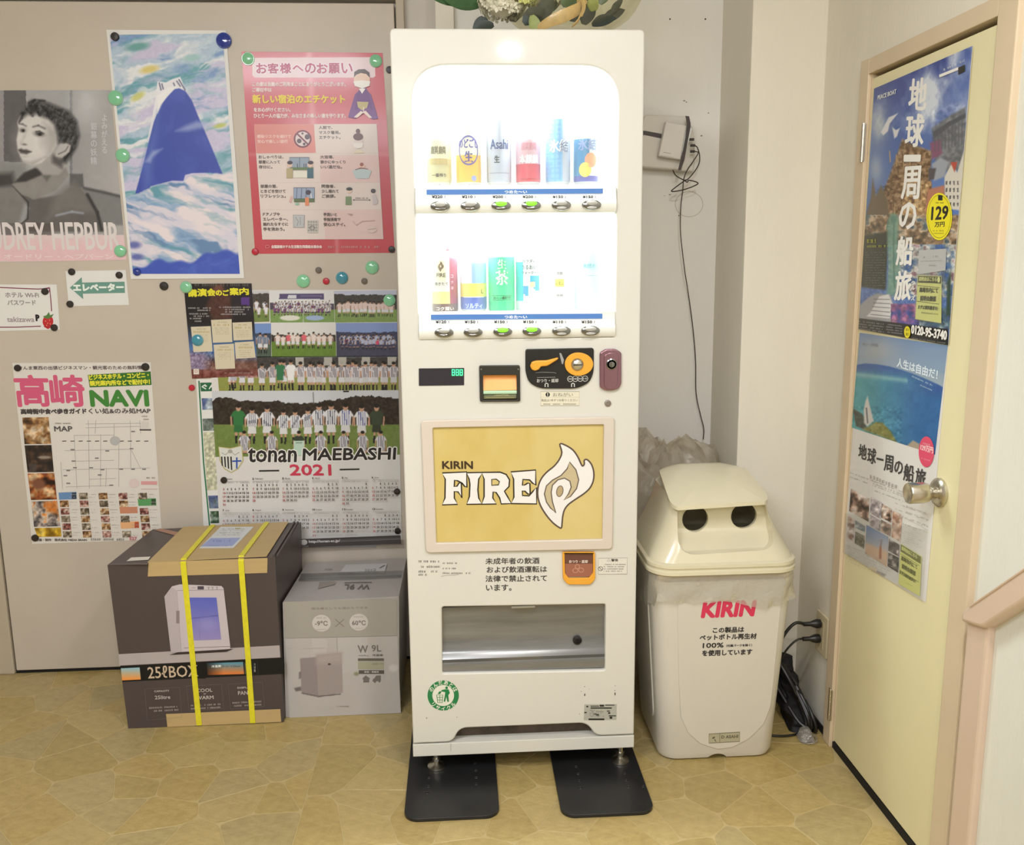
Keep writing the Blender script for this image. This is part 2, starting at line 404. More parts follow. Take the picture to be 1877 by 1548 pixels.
class Paint:
    def __init__(s, pl, quad, step=1.4, cs=(1, 0, 0)):
        """quad: tl, tr, br, bl in crop coordinates"""
        s.p = pl; a, ox, oy = cs
        Q = np.array([pl.uv(ox + x * a, oy + y * a) for x, y in quad]); q = np.array(quad, float)
        nu = int(max(np.linalg.norm(q[1] - q[0]), np.linalg.norm(q[2] - q[3])) * a / step) + 2
        nv = int(max(np.linalg.norm(q[3] - q[0]), np.linalg.norm(q[2] - q[1])) * a / step) + 2
        U, V = np.meshgrid(np.linspace(0, 1, nu), np.linspace(0, 1, nv)); U = U.ravel()[:, None]; V = V.ravel()[:, None]
        s.uv = (1 - U) * (1 - V) * Q[0] + U * (1 - V) * Q[1] + U * V * Q[2] + (1 - U) * V * Q[3]
        W = pl.w(s.uv[:, 0], s.uv[:, 1]) - EYE
        z = W @ FWD; s.X = ((CX + F_PX * (W @ RGT) / z) - ox) / a; s.Y = ((CY - F_PX * (W @ UPV) / z) - oy) / a
        s.C = np.ones((len(s.X), 3)); s.nu, s.nv = nu, nv
    def mix(s, m, col): m = np.clip(m, 0, 1)[:, None]; s.C = s.C * (1 - m) + np.asarray(col) * m
    def fill(s, col): s.C[:] = col
    def grad(s, y0, y1, c0, c1, axis='y', m=None):
        t = np.clip(((s.Y if axis == 'y' else s.X) - y0) / (y1 - y0), 0, 1)[:, None]; c = np.asarray(c0) * (1 - t) + np.asarray(c1) * t
        if m is None: s.C = c
        else: m = np.clip(m, 0, 1)[:, None]; s.C = s.C * (1 - m) + c * m
    def inside(s, P, soft=0.0):
        P = np.array(P, float); x0, y0 = P.min(0) - 3 * soft - 1; x1, y1 = P.max(0) + 3 * soft + 1
        I = np.where((s.X > x0) & (s.X < x1) & (s.Y > y0) & (s.Y < y1))[0]; out = np.zeros(len(s.X))
        if not len(I): return out
        x = s.X[I]; y = s.Y[I]; ins = np.zeros(len(I), bool); d2 = np.full(len(I), 1e18)
        for i in range(len(P)):
            ax, ay = P[i - 1]; bx, by = P[i]
            c = ((ay > y) != (by > y)) & (x < (bx - ax) * (y - ay) / ((by - ay) if by != ay else 1e-9) + ax); ins ^= c
            if soft:
                ex, ey = bx - ax, by - ay; t = np.clip(((x - ax) * ex + (y - ay) * ey) / (ex * ex + ey * ey + 1e-9), 0, 1)
                d2 = np.minimum(d2, (x - ax - t * ex) ** 2 + (y - ay - t * ey) ** 2)
        out[I] = ins if not soft else np.clip(.5 + np.sqrt(d2) * np.where(ins, 1, -1) / (2 * soft), 0, 1)
        return out
    def poly(s, P, col, soft=0.0, k=1.0): s.mix(s.inside(P, soft) * k, col)
    def rect(s, x0, y0, x1, y1, col, k=1.0): s.mix(((s.X >= x0) & (s.X <= x1) & (s.Y >= y0) & (s.Y <= y1)) * k, col)
    def ell(s, cx, cy, rx, ry, col, soft=0.15, ang=0, k=1.0):
        a = math.radians(ang); dx = s.X - cx; dy = s.Y - cy
        d = np.hypot((dx * math.cos(a) + dy * math.sin(a)) / rx, (-dx * math.sin(a) + dy * math.cos(a)) / ry)
        s.mix(np.clip((1 - d) / soft + .5, 0, 1) * k, col)
    def line(s, pts, w, col, soft=1.0, k=1.0):
        for (ax, ay), (bx, by) in zip(pts[:-1], pts[1:]):
            ex, ey = bx - ax, by - ay; t = np.clip(((s.X - ax) * ex + (s.Y - ay) * ey) / (ex * ex + ey * ey + 1e-9), 0, 1)
            d = np.hypot(s.X - ax - t * ex, s.Y - ay - t * ey); s.mix(np.clip((w / 2 - d) / soft + .5, 0, 1) * k, col)
    def speck(s, m, amp, sc, seed=0):
        n = fbm(s.X / sc, s.Y / sc, seed) - .5; s.C = np.clip(s.C + (n * amp * m)[:, None], 0, 1)
    def photo(s, x0, y0, x1, y1, pal, sc=12, seed=0):
        """a small busy snapshot in a few colours"""
        I = (s.X >= x0) & (s.X <= x1) & (s.Y >= y0) & (s.Y <= y1)
        n = fbm(s.X / sc, s.Y / sc, seed, 3); n2 = fbm(s.X / sc * 1.7 + 9, s.Y / sc * 1.7, seed + 5, 3)
        pal = np.array(pal, float); t = np.clip((n - .25) * 2, 0, .999) * (len(pal) - 1); i = t.astype(int); fr = (t - i)[:, None]
        c = pal[i] * (1 - fr) + pal[i + 1] * fr; c = c * (0.65 + 0.7 * n2)[:, None]
        s.C[I] = np.clip(c[I], 0, 1)
    def build(s, name, parent, n=0.0004, rough=0.45, coat=0.0, wave=None):
        d = np.full(len(s.X), n)
        if wave is not None: d = d + wave(s.uv[:, 0], s.uv[:, 1])
        W = s.p.w(s.uv[:, 0], s.uv[:, 1], d); i = np.arange(s.nu * s.nv).reshape(s.nv, s.nu)
        f = np.stack([i[1:, :-1].ravel(), i[1:, 1:].ravel(), i[:-1, 1:].ravel(), i[:-1, :-1].ravel()], 1)
        return mk(name, W, f, attr_mat('photo_%.2f_%.2f' % (rough, coat), rough, coat, 0.4), parent, cols=s.C, corner=False)

def sheet(name, pl, quad, n0, th, m, label, cat, group=None, cs=(1, 0, 0)):
    a, ox, oy = cs
    L = [pl.uv(ox + x * a, oy + y * a) for x, y in quad][::-1]
    o = pl.plate(name, [L], n0, n0 + th, m, None, 0.0, False)
    return tag(o, label, cat, group)

def boolean(o, cutters, op='DIFFERENCE'):
    for c in cutters:
        md = o.modifiers.new('b', 'BOOLEAN'); md.operation = op; md.solver = 'EXACT'; md.object = c
    bpy.context.view_layer.update()
    dg = bpy.context.evaluated_depsgraph_get(); me = bpy.data.meshes.new_from_object(o.evaluated_get(dg))
    o.modifiers.clear(); o.data = me
    for c in cutters: bpy.data.objects.remove(c)
    me.set_sharp_from_angle(angle=math.radians(35))
    return o

def loft(sections, n=8):
    """sections: (z, x0, x1, y0, y1, r) -> rounded-rectangle loft, closed at both ends"""
    V = []; F = []; m = None
    for (z, x0, x1, y0, y1, r) in sections:
        L = rrect(x0, y0, x1, y1, r, n); m = len(L); V += [(a, b, z) for a, b in L]
    R = len(sections)
    for i in range(R - 1):
        for k in range(m): F.append((i * m + k, i * m + (k + 1) % m, (i + 1) * m + (k + 1) % m, (i + 1) * m + k))
    F.append(tuple(range(m))[::-1]); F.append(tuple((R - 1) * m + k for k in range(m)))
    return np.array(V), F
# ------------------------------------------------------------------ materials of the room
M_WALL = mat('wallpaper', (0.87, 0.845, 0.81), 0.75, noise=0.10, nscale=3.0, bump=0.35, bscale=160, stretch=(1, 1, 0.25))
M_WALLR = mat('wallpaper_cream', (0.91, 0.885, 0.825), 0.75, noise=0.08, nscale=2.5, bump=0.35, bscale=160, stretch=(1, 1, 0.25))
M_DOORS = mat('door_steel_beige', (0.79, 0.745, 0.69), 0.42, noise=0.10, nscale=2.2, bump=0.05, bscale=60)
M_DOORS2 = mat('frame_steel_beige', (0.73, 0.68, 0.60), 0.45, noise=0.08, nscale=3.0)
M_CEIL = mat('ceiling_white', (0.86, 0.84, 0.80), 0.8)
M_DOORC = mat('door_cream', (0.90, 0.865, 0.70), 0.42, noise=0.05, nscale=3.0)
M_CASE = mat('casing_pink_beige', (0.84, 0.765, 0.65), 0.42, noise=0.07, nscale=5.0)
M_RAIL = mat('rail_pink_beige', (0.84, 0.75, 0.67), 0.35, noise=0.05, nscale=5.0)
M_PANEL = mat('stair_panel_white', (0.88, 0.88, 0.84), 0.7, noise=0.05, nscale=8.0, bump=0.25, bscale=160, stretch=(1, 1, 0.25))
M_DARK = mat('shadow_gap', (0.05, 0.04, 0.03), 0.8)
M_BASE = mat('dark_baseboard', (0.09, 0.08, 0.07), 0.6)
M_STEEL = mat('brushed_steel', (0.80, 0.78, 0.73), 0.28, 1.0)

YB = 2.85
def slab(name, a, b, m, bev=0.0, kind='structure', parent=None):
    o = B().box(np.array(a, float), np.array(b, float), bev).build(name, m, parent)
    if kind and parent is None: o['kind'] = kind
    return o

# floor with raised printed stones
M_JOINT = mat('vinyl_joint', (0.755, 0.675, 0.48), 0.42, noise=0.10, nscale=20)
M_STONES = [mat('vinyl_stone_%s' % k, c, 0.36, noise=0.30, nscale=30, bump=0.7, bscale=70, rnd=0.035, col2=c2, stretch=(1.0, 1.6, 1))
            for k, c, c2 in (('ochre', (0.72, 0.63, 0.41), (0.65, 0.56, 0.345)), ('sand', (0.735, 0.65, 0.44), (0.67, 0.59, 0.385)),
                             ('grey', (0.705, 0.635, 0.445), (0.64, 0.565, 0.385)), ('olive', (0.70, 0.615, 0.40), (0.63, 0.55, 0.34)))]
floor = slab('floor', (-3.2, -2.2, -0.05), (1.10, 3.1, -0.0008), M_JOINT)
def clip(poly, nx, ny, d):
    out = []
    for i in range(len(poly)):
        a, b = poly[i - 1], poly[i]; da, db = a[0] * nx + a[1] * ny - d, b[0] * nx + b[1] * ny - d
        if (da <= 0) != (db <= 0):
            t = da / (da - db); out.append((a[0] + (b[0] - a[0]) * t, a[1] + (b[1] - a[1]) * t))
        if db <= 0: out.append(b)
    return out
rs = random.Random(11)
pts = []
SX, SY = 0.155, 0.118
for j in range(-1, 15):
    for i in range(-1, 22):
        pts.append((-2.0 + (i + (j % 2) * .5) * SX + rs.uniform(-.5, .5) * SX, 1.33 + j * SY + rs.uniform(-.48, .48) * SY))
for p in pts:
    if not (-1.75 < p[0] < 1.0 and 1.42 < p[1] < 2.95): continue
    seams = [-0.41, -1.47]
    c = [(p[0] - .4, p[1] - .4), (p[0] + .4, p[1] - .4), (p[0] + .4, p[1] + .4), (p[0] - .4, p[1] + .4)]
    for q in pts:
        if q is p or abs(q[0] - p[0]) > .6 or abs(q[1] - p[1]) > .6 or any((q[0] < s_) != (p[0] < s_) for s_ in seams): continue
        nx, ny = q[0] - p[0], q[1] - p[1]; l = math.hypot(nx, ny); nx /= l; ny /= l
        c = clip(c, nx, ny, nx * (p[0] + q[0]) / 2 + ny * (p[1] + q[1]) / 2 - 0.0011)
        if not c: break
    for s_ in seams:
        if p[0] < s_: c = clip(c, 1, 0, s_ - .001)
        else: c = clip(c, -1, 0, -s_ - .001)
    c = clip(c, 1, 0, 1.008) if c else c
    if len(c) < 3: continue
    L = roundpoly(c, 0.016, 2)
    cx = sum(a for a, b in L) / len(L); cy = sum(b for a, b in L) / len(L); n = len(L)
    v = [(a, b, -0.0007) for a, b in L] + [(cx + (a - cx) * .985, cy + (b - cy) * .985, 0.0) for a, b in L]
    f = [tuple(range(n, 2 * n))] + [(k, (k + 1) % n, n + (k + 1) % n, n + k) for k in range(n)]
    mk('stone', v, f, rs.choice(M_STONES), floor)

slab('ceiling', (-3.2, -2.2, 2.45), (1.10, 3.1, 2.5), M_CEIL)
slab('wall_left', (-3.25, -2.2, 0), (-3.15, 3.1, 2.45), M_WALL)
slab('wall_front', (-3.2, -2.3, 0), (1.10, -2.2, 2.45), M_WALL)
# back wall: beige door zone on the left, recess behind the machine, column on the right
slab('wall_back', (-3.2, 2.885, 0), (0.02, 3.0, 2.45), M_WALL)
slab('wall_recess', (0.008, 2.78, 0), (0.82, 3.0, 2.45), mat('wallpaper_brightened', (0.93, 0.915, 0.89), 0.75, noise=0.07, nscale=3.0, bump=0.35, bscale=160, stretch=(1, 1, 0.25)))  # paler wallpaper copy, brightness of the recess put into its colour
slab('column', (0.806, 2.50, 0), (1.10, 3.0, 2.45), M_WALLR, 0.004)
slab('trim_1', (-0.046, 2.75, 0), (0.0075, 2.884, 2.45), M_WALLR, 0.003)
# wide steel door leaf that carries the posters
o = B().box(np.array((-1.482, YB, 0.012)), np.array((-0.170, YB + .03, 2.086)), 0.003).build('door_1', M_DOORS); o['kind'] = 'structure'
slab('trim_2', (-1.565, YB - .003, 0.0), (-1.487, 2.884, 2.45), M_DOORS2, 0.006)
slab('trim_3', (-1.487, YB + .004, 2.096), (-0.166, 2.884, 2.45), M_DOORS2, 0.002)
slab('trim_4', (-0.165, YB - .002, 0.0), (-0.141, 2.884, 2.45), M_DOORS2, 0.002)
slab('baseboard_back', (-3.15, 2.87, 0.0), (-1.566, 2.8845, 0.09), M_BASE, 0.002)
slab('gap_shade_door', (-1.486, YB + .006, 0.0), (-0.166, 2.884, 0.011), M_DARK)  # near-black strip painting the shade in the gap under the steel door
# right wall with the cream door
slab('wall_right', (1.012, 2.246, 0), (1.10, 2.50, 2.45), M_WALLR)
slab('wall_right_top', (1.012, 1.62, 1.79), (1.10, 2.246, 2.45), M_WALLR)
slab('wall_right_near', (1.0125, -2.2, 0), (1.10, 1.62, 2.45), M_PANEL)
fr = B()
X0, X1 = 0.998, 1.06
fr.box(np.array((X0, 2.203, 0)), np.array((X1, 2.247, 1.80)), .003)
fr.box(np.array((X0, 1.620, 0)), np.array((X1, 1.682, 1.80)), .003)
fr.box(np.array((X0 + .0005, 1.6815, 1.763)), np.array((X1, 2.2035, 1.799)), .002)
frm = fr.build('trim_5', M_CASE); frm['kind'] = 'structure'
B().box(np.array((1.006, 2.197, 0.02)), np.array((1.05, 2.204, 1.763))).build('door_stop', M_CASE, frm)
slab('gap_shade_inner', (1.0605, 1.625, 0.0), (1.098, 2.24, 1.785), M_DARK)  # near-black backing that puts shade into the gaps around the door leaf
leaf = B().box(np.array((1.008, 1.6865, 0.024)), np.array((1.045, 2.1965, 1.752)), .002).build('door_2', M_DOORC); leaf['kind'] = 'structure'
# knob
kb = B(); kp = atx(1722, 902, 1.006)
kb.lathe([(.031, 0), (.031, .006), (.027, .010), (.020, .012)], (1.008, kp[1], kp[2]), 'x', 28)
B.build(kb, 'knob_rose', M_STEEL, leaf, True)
kb = B(); kb.lathe([(.013, .010), (.012, .018), (.013, .022), (.0205, .030), (.0225, .040), (.0225, .068), (.021, .071), (.012, .0665), (.001, .066)], (1.008, kp[1], kp[2]), 'x', 32)
kb.build('knob', M_STEEL, leaf, True)
kb = B(); kb.box(np.array((1.0065, 1.6868, .822)), np.array((1.0075, 1.689, .876))); kb.build('latch_slot', M_DARK, leaf)
for za in (1.605, 0.125):
    h = B()
    for i in range(5): h.lathe([(.0045, 0), (.0045, .0165)], (0.9965, 2.209, za - .045 + i * .018), 'z', 12)
    h.lathe([(.003, 0), (.003, .092)], (0.9965, 2.209, za - .046), 'z', 8)
    h.box(np.array((0.9965, 2.199, za - .044)), np.array((0.9985, 2.220, za + .044)))
    h.build('hinge', M_STEEL, leaf, True)
slab('gap_shade_right', (1.007, 1.30, 0), (1.0115, 2.4995, 0.021), M_DARK)  # dark strip standing in for the shaded gap under the cream door
# stair side: post, sloping cap and panel
slab('stair_panel', (0.9995, 0.9, 0.0), (1.012, 1.5235, 0.60), M_PANEL)
o = slab('trim_6', (0.984, 1.524, 0.0), (1.0115, 1.592, 0.655), M_RAIL, 0.006)
P_ = Plane((1.0115, 0, 0), (0, -1, 0), (0, 0, 1))
dy, dz = .12, .105; L_ = 1.35
def slope(y0, t): return [(-(y0), .634), (-(y0 - L_), .634 + L_ * dz / dy), (-(y0 - L_), .634 + L_ * dz / dy + t), (-(y0), .634 + t)]
tp = P_.plate('stair_panel_upper', [[(-1.5235, .6001), (-1.5235, .655), (-(1.5235 - L_), .655 + L_ * dz / dy), (-(1.5235 - L_), .6001)]], 0.0, 0.012, M_PANEL, None, 0.0); tp['kind'] = 'structure'
tp.name = 'stair_panel'
c_ = P_.plate('trim_7', [roundpoly([(-1.594, .626), (-1.523, .642), (-(1.5235 - L_), .642 + L_ * dz / dy), (-(1.5235 - L_), .69 + L_ * dz / dy), (-1.575, .668), (-1.594, .648)], .008)], 0.0005, 0.040, M_RAIL, None, 0.008); c_['kind'] = 'structure'
for k in (0.014, 0.026):
    B().tube([(1.0115 - k - .0145, 1.565, .6665 + .002), (1.0115 - k - .0145, 1.5235 - L_, .692 + L_ * dz / dy)], .0022, 6).build('rail_groove', M_RAIL, c_, True)
# ------------------------------------------------------------------ the drinks machine
YM = 2.137
PM = Plane((0.15, YM, 0.0), (1, 0, 0), (0, 0, 1))
M_MACH = mat('machine_cream_enamel', (0.86, 0.852, 0.818), 0.34, noise=0.02, nscale=4, coat=0.12, spec=0.35)
M_MACH2 = mat('machine_white_plastic', (0.93, 0.93, 0.90), 0.35)
M_BLACK = mat('black_plastic', (0.10, 0.095, 0.09), 0.38)
M_CHROME = mat('dark_chrome', (0.55, 0.55, 0.54), 0.18, 1.0)
M_LENS = mat('button_lens', (0.72, 0.72, 0.70), 0.25)
M_LED = mat('green_led', (0.2, 0.9, 0.2), 0.3, emit=(0.45, 1.0, 0.12), estr=2.2)
M_ORANGE = mat('orange_plastic', (0.93, 0.66, 0.22), 0.35)
M_PURPLE = mat('purple_chrome', (0.62, 0.47, 0.52), 0.25, 0.85)
M_DUST = mat('dusty_dark_metal', (0.36, 0.31, 0.27), 0.8, noise=0.5, nscale=40)
M_BACK = mat('added_glow_panel', (0.96, 0.98, 0.98), 0.5, emit=(0.93, 1.0, 0.99), estr=0.9)  # glow added to the white display back so that it burns out
M_GLASS = clear_mat('window_glass', (1, 1, 1), 0.01, 0.02, 0.13, (.9, .95, .95), fres=.15)  # milky diffuse share put in as veil glare over the drinks
mach = empty('vending_machine', (0.15, 2.40, 0.0), 'tall cream vending machine with lit drinks window and gold FIRE panel', 'vending machine')
U = lambda x, y: PM.uv(x, y)
def pxpoly(P, r=0.0): return roundpoly([U(*p) for p in P], r) if r else [U(*p) for p in P]
# door skin
xl, xr = U(737, 700)[0], U(1171, 700)[0]
xl, xr = -0.289, 0.290
ztop, zbot = 1.846, 0.101
notch = roundpoly([(xl, zbot), (U(830, 1354)[0], zbot), (U(842, 1330)[0], .139), (U(1076, 1322)[0], .139), (U(1092, 1344)[0], zbot), (xr, zbot), (xr, ztop), (xl, ztop)],
                  [.004, .018, .022, .022, .018, .004, .012, .012], 5)
win = roundpoly([U(770, 621), U(1126, 617), (U(1133, 190)[0], U(950, 119)[1]), (U(756, 190)[0], U(950, 119)[1])], [.006, .006, .085, .085], 8)
chute = roundpoly([U(811, 1234), U(1109, 1228), U(1110, 1107), U(810, 1112)], .006)
bill = roundpoly([U(881, 733), U(951, 732), U(950, 671), U(880, 672)], .002)
PM.plate('door_panel', [notch, win, chute, bill], -0.032, 0.0, M_MACH, mach, 0.004)
cb = B()
bx0, bx1 = 0.15 + xl + .002, 0.15 + xr - .002
yf = YM + .033
cb.box(np.array((bx0, yf, .105)), np.array((bx0 + .012, 2.70, 1.842)), .002)
cb.box(np.array((bx1 - .012, yf, .105)), np.array((bx1, 2.70, 1.842)), .002)
cb.box(np.array((bx0, yf, 1.83)), np.array((bx1, 2.70, 1.842)), .002)
cb.box(np.array((bx0, 2.69, .105)), np.array((bx1, 2.70, 1.842)))
cb.box(np.array((bx0, yf, .145)), np.array((bx1, 2.70, .16)))
cb.build('cabinet', M_MACH, mach)
B().box(np.array((bx0 + .02, yf + .004, .085)), np.array((bx1 - .02, 2.60, .144))).build('underside', M_DUST, mach)
B().box(np.array((.15 + xl - .001, YM + .002, .0625)), np.array((.15 + xr + .001, YM + .045, .097)), .002).build('base_rail', M_MACH, mach)
# lower frame and levelling feet
for (x, y) in ((-.081, 2.175), (.409, 2.165), (-.081, 2.62), (.409, 2.62)):
    f = B(); f.lathe([(.024, .0105), (.024, .015), (.012, .018), (.007, .022), (.007, .083)], (x, y, 0), 'z', 20)
    f.lathe([(.011, .03), (.011, .037)], (x, y, 0), 'z', 6)
    f.build('levelling_foot', M_STEEL, mach, True)
# inside of the lit window
wz0, wz1 = U(950, 619)[1] - .01, U(950, 119)[1] + .012
wx0, wx1 = U(756, 300)[0] + .15 - .012, U(1133, 300)[0] + .15 + .012
zr = U(940, 388)[1]                       # foot of upper rail
ln = B()
ln.box(np.array((wx0 - .004, yf, wz0)), np.array((wx0, 2.285, wz1)))
ln.box(np.array((wx1, yf, wz0)), np.array((wx1 + .004, 2.285, wz1)))
ln.box(np.array((wx0 - .004, yf, wz1)), np.array((wx1 + .004, 2.285, wz1 + .004)))
ln.box(np.array((wx0 - .004, yf, wz0 - .004)), np.array((wx1 + .004, 2.285, wz0)))
ln.build('display_liner', M_MACH2, mach)
B().box(np.array((wx0, 2.272, wz0)), np.array((wx1, 2.284, wz1))).build('display_back', M_BACK, mach)
gl = roundpoly([U(768, 623), U(1128, 619), (U(1135, 190)[0], U(950, 116)[1]), (U(754, 190)[0], U(950, 116)[1])], [.006, .006, .085, .085], 8)
PM.plate('window_glass', [[(wx0 - .15, wz0 + .001), (wx1 - .15, wz0 + .001), (wx1 - .15, wz1 - .001), (wx0 - .15, wz1 - .001)]], -0.037, -0.0345, M_GLASS, mach)
def tubelamp(name, z, y, watts, sy, tilt):
    L_ = bpy.data.lights.new(name, 'AREA'); L_.shape = 'RECTANGLE'; L_.size = .42; L_.size_y = sy; L_.energy = watts; L_.color = (0.93, 1.0, 0.98)
    o = bpy.data.objects.new(name, L_); COL.objects.link(o); o.location = (0.145, y, z); o.rotation_euler = (math.radians(tilt), 0, 0)
tubelamp('display_tube_top', wz1 - .008, 2.175, 8.0, .02, 8)
tubelamp('display_tube_mid', zr - .006, 2.172, 5.0, .02, 8)
M_TUBE = mat('lit_tube', (1, 1, 1), 0.4, emit=(0.95, 1, 0.98), estr=6)
for z in (wz1 - .004, zr - .001):
    B().tube([(wx0 + .03, 2.20, z), (wx1 - .03, 2.20, z)], .0035, 10).build('light_tube', M_TUBE, mach, True)
# selection rails
M_RAILW = mat('rail_white_plastic', (0.92, 0.92, 0.89), 0.28)
prices = [['¥220', '¥210', '¥200', '¥200', '¥150', '¥150'], ['¥120', '¥150', '¥150', '¥150', '¥110', '¥150']]
bx_px = [[807, 862, 918, 973, 1028, 1083], [814, 867, 921, 974, 1028, 1081]]
by_px = [[378.5, 378, 377.5, 377, 376.5, 376], [608.5, 608, 607, 606, 605.5, 605]]
bar_px = [(782, 1105, 347.5, 356.5), (790, 1104, 576.5, 585.5)]
led = {(0, 2), (0, 3), (1, 2), (1, 3)}
for r in range(2):
    zc = U(940, by_px[r][2])[1]; zt = U(940, bar_px[r][2])[1] + .008; zb = zc - .0195
    xa, xb = wx0 + .0165, wx1 - .0165
    # profile in y,z: flat sloped strip above, rounded nose at the buttons
    prof = [(yf - .004, zt), (YM - .002, zt - .003), (YM - .006, zc + .016), (YM - .010, zc + .008), (YM - .011, zc), (YM - .009, zc - .009), (YM - .003, zc - .016), (yf - .004, zb)]
    V = [(x, y, z) for x in (xa, xb) for y, z in prof]; n = len(prof)
    F = [(i, (i + 1) % n, n + (i + 1) % n, n + i)[::-1] for i in range(n)] + [tuple(range(n)), tuple(range(n, 2 * n))[::-1]]
    rail = mk('selection_rail', V, F, M_RAILW, mach, True)
    rl = Ink(Plane((.15, YM - .006, 0), (1, 0, 0), (0, 0, 1)), 0.0012)
    x0, x1, y0, y1 = bar_px[r]
    rl.quad((x0, y1), (x1, y1 - 2), (x1, y0 - 2), (x0, y0), (0.33, 0.52, 0.80))
    rl.txt('つめた～い', 925, 966, y1 - 2.2, 5.5, (0.95, .97, 1), .3)
    for i in range(6):
        rl.txt(prices[r][i], bx_px[r][i] - 15, bx_px[r][i] + 4, bar_px[r][3] + 6.5, 5.0, (.18, .18, .22), .25)
        rl.rect(bx_px[r][i] + 8, bar_px[r][3] + 2, bx_px[r][i] + 9, bar_px[r][3] + 6.5, (.4, .4, .45))
    rl.build('price_strip', rail)
    for i in range(6):
        c = PM.w(*U(bx_px[r][i], by_px[r][i])); c[1] = YM - .0105
        b = B(); b.lathe([(.0228, -.002), (.0228, .002), (.0212, .005), (.018, .0062)], (0, 0, 0), 'y', 32)
        for a in b.v: a[:, 2] *= .52; a += c
        bt = b.build('select_button', M_CHROME, mach, True)
        g = B(); g.lathe([(.0135, 0), (.0130, .0035), (.009, .0052), (.001, .006)], (0, 0, 0), 'y', 28)
        for a in g.v: a[:, 2] *= .42; a += c + np.array((0, -.004, .0046))
        g.build('button_lens', M_LED if (r, i) in led else M_LENS, bt, True)
        g = B(); g.lathe([(.0125, 0), (.0115, .002), (.001, .003)], (0, 0, 0), 'y', 24)
        for a in g.v: a[:, 2] *= .26; a += c + np.array((0, -.0045, -.0062))
        g.build('button_rim', M_LENS if i > 3 else M_CHROME, bt, True)
ik = Ink(Plane((.15, YM + .0340, 0), (1, 0, 0), (0, 0, 1)), 0.0)
for r in range(2):
    y = (340.5, 574)[r]
    for i in range(6):
        x = bx_px[r][i] - 22
        if r == 0: ik.scrib(x, x + 16, y, 2.6, (.72, .74, .76), .9); ik.ell(x + 21, y - 1.2, 1.3, 1.3, (.45, .47, .5), 8); ik.scrib(x + 25, x + 38, y, 2.6, (.72, .74, .76), .9); ik.ell(x + 46, y - 1.2, 1.1, 1.1, (.6, .62, .64), 8)
for x0_, x1_ in ((772, 777), (1109, 1106)):
    for i in range(6):
        y = 202 + i * 24; x = x0_ + (x1_ - x0_) * i / 6
        ik.ell(x, y, 1.2, 1.2, (.50, .52, .55), 8); ik.line([(x, y + 5), (x + .3, y + 19)], 1.1, (.80, .82, .83))
ik.build('display_dots', mach)
# coin and bill fittings ------------------------------------------------
K6 = (.1172, 940, 620); K8 = (.1172, 750, 640)
def crop(K, P): return [U(K[1] + x * K[0], K[2] + y * K[0]) for x, y in P]
coin = roundpoly(crop(K6, [(195, 165), (1262, 145), (1262, 520), (1200, 680), (1010, 778), (420, 778), (250, 690), (195, 520)]), [.006, .006, .012, .02, .02, .02, .012, .012][:8], 4)
cp = PM.plate('coin_panel', [coin], -.002, 0.006, M_BLACK, mach, .0015)
lv = roundpoly(crop(K6, [(262, 420), (290, 355), (360, 335), (520, 332), (690, 288), (706, 300), (690, 322), (550, 410), (520, 422), (430, 428), (400, 475), (345, 497), (290, 480)]), .003, 4)
PM.plate('return_lever', [lv], .0062, .016, M_ORANGE, cp, .003)
pb = []
for t in np.linspace(0, 2 * math.pi, 40, endpoint=False): pb.append((1010 + (205 if math.cos(t) < 0 else 238) * math.cos(t), 395 + 182 * math.sin(t)))
PM.plate('coin_surround', [crop(K6, pb)[::-1]], .0062, .011, M_ORANGE, cp, .0015)
cc = PM.w(*crop(K6, [(1000, 400)])[0]); cc[1] = YM - .011
b = B(); b.lathe([(.0155, 0), (.0135, .004), (.009, .0065), (.001, .0075)], cc, 'y', 28); b.build('coin_slot', M_STEEL, cp, True)
b = B(); b.box(cc + np.array((-.0105, -.0085, -.001)), cc + np.array((.0105, -.005, .001))); b.build('slot_opening', M_DARK, cp)
ik = Ink(PM, .0064, K6)
ik.quad((725, 225), (745, 225), (795, 340), (782, 395), ) if False else ik.poly([(762, 395), (782, 395), (795, 330), (750, 225), (722, 225)], (.62, .62, .62))
ik.line([(350, 530), (450, 522), (640, 528), (675, 540)], 8, (.5, .5, .48)); ik.line([(375, 606), (660, 600)], 7, (.6, .6, .58))
ik.txt('おつり・返却', 372, 705, 683, 56, (.78, .78, .76), 1.5, -.01)
for i in range(4):
    cx = 893 + i * 77; ik.ring(cx, 628 - i * 2, 42, 42, 10, (.72, .72, .70)); ik.txt(('500', '100', '50', '10')[i], cx - 26, cx + 26, 640 - i * 2, 24, (.75, .75, .73), 1)
for cx in (523, 935): ik.line([(cx - 22, 752), (cx - 22, 705), (cx, 692), (cx + 22, 705), (cx + 22, 752)], 14, (.85, .85, .83))
ik.build('coin_panel_print', cp)
# lock
lk = roundpoly(crop(K6, [(1352, 760), (1352, 215), (1450, 160), (1600, 160), (1690, 215), (1690, 700), (1650, 775), (1560, 805), (1440, 805)])[::-1], .005, 4)
hp = PM.plate('lock_handle', [lk], -.001, .010, M_PURPLE, mach, .003)
inn = roundpoly(crop(K6, [(1415, 740), (1415, 260), (1480, 215), (1590, 215), (1645, 270), (1625, 520), (1625, 720), (1540, 790), (1480, 785)])[::-1], .006, 4)
PM.plate('lock_lever', [inn], .010, .013, M_PURPLE, hp, .0014)
c = PM.w(*crop(K6, [(1530, 395)])[0]); c[1] = YM - .011
b = B(); b.lathe([(.0135, 0), (.0135, .003), (.011, .0042), (.010, .002), (.0075, .002), (.0070, .006), (.001, .0065)], c, 'y', 28); b.build('lock_cylinder', M_CHROME, hp, True)
c = PM.w(*crop(K6, [(1485, 1012)])[0])
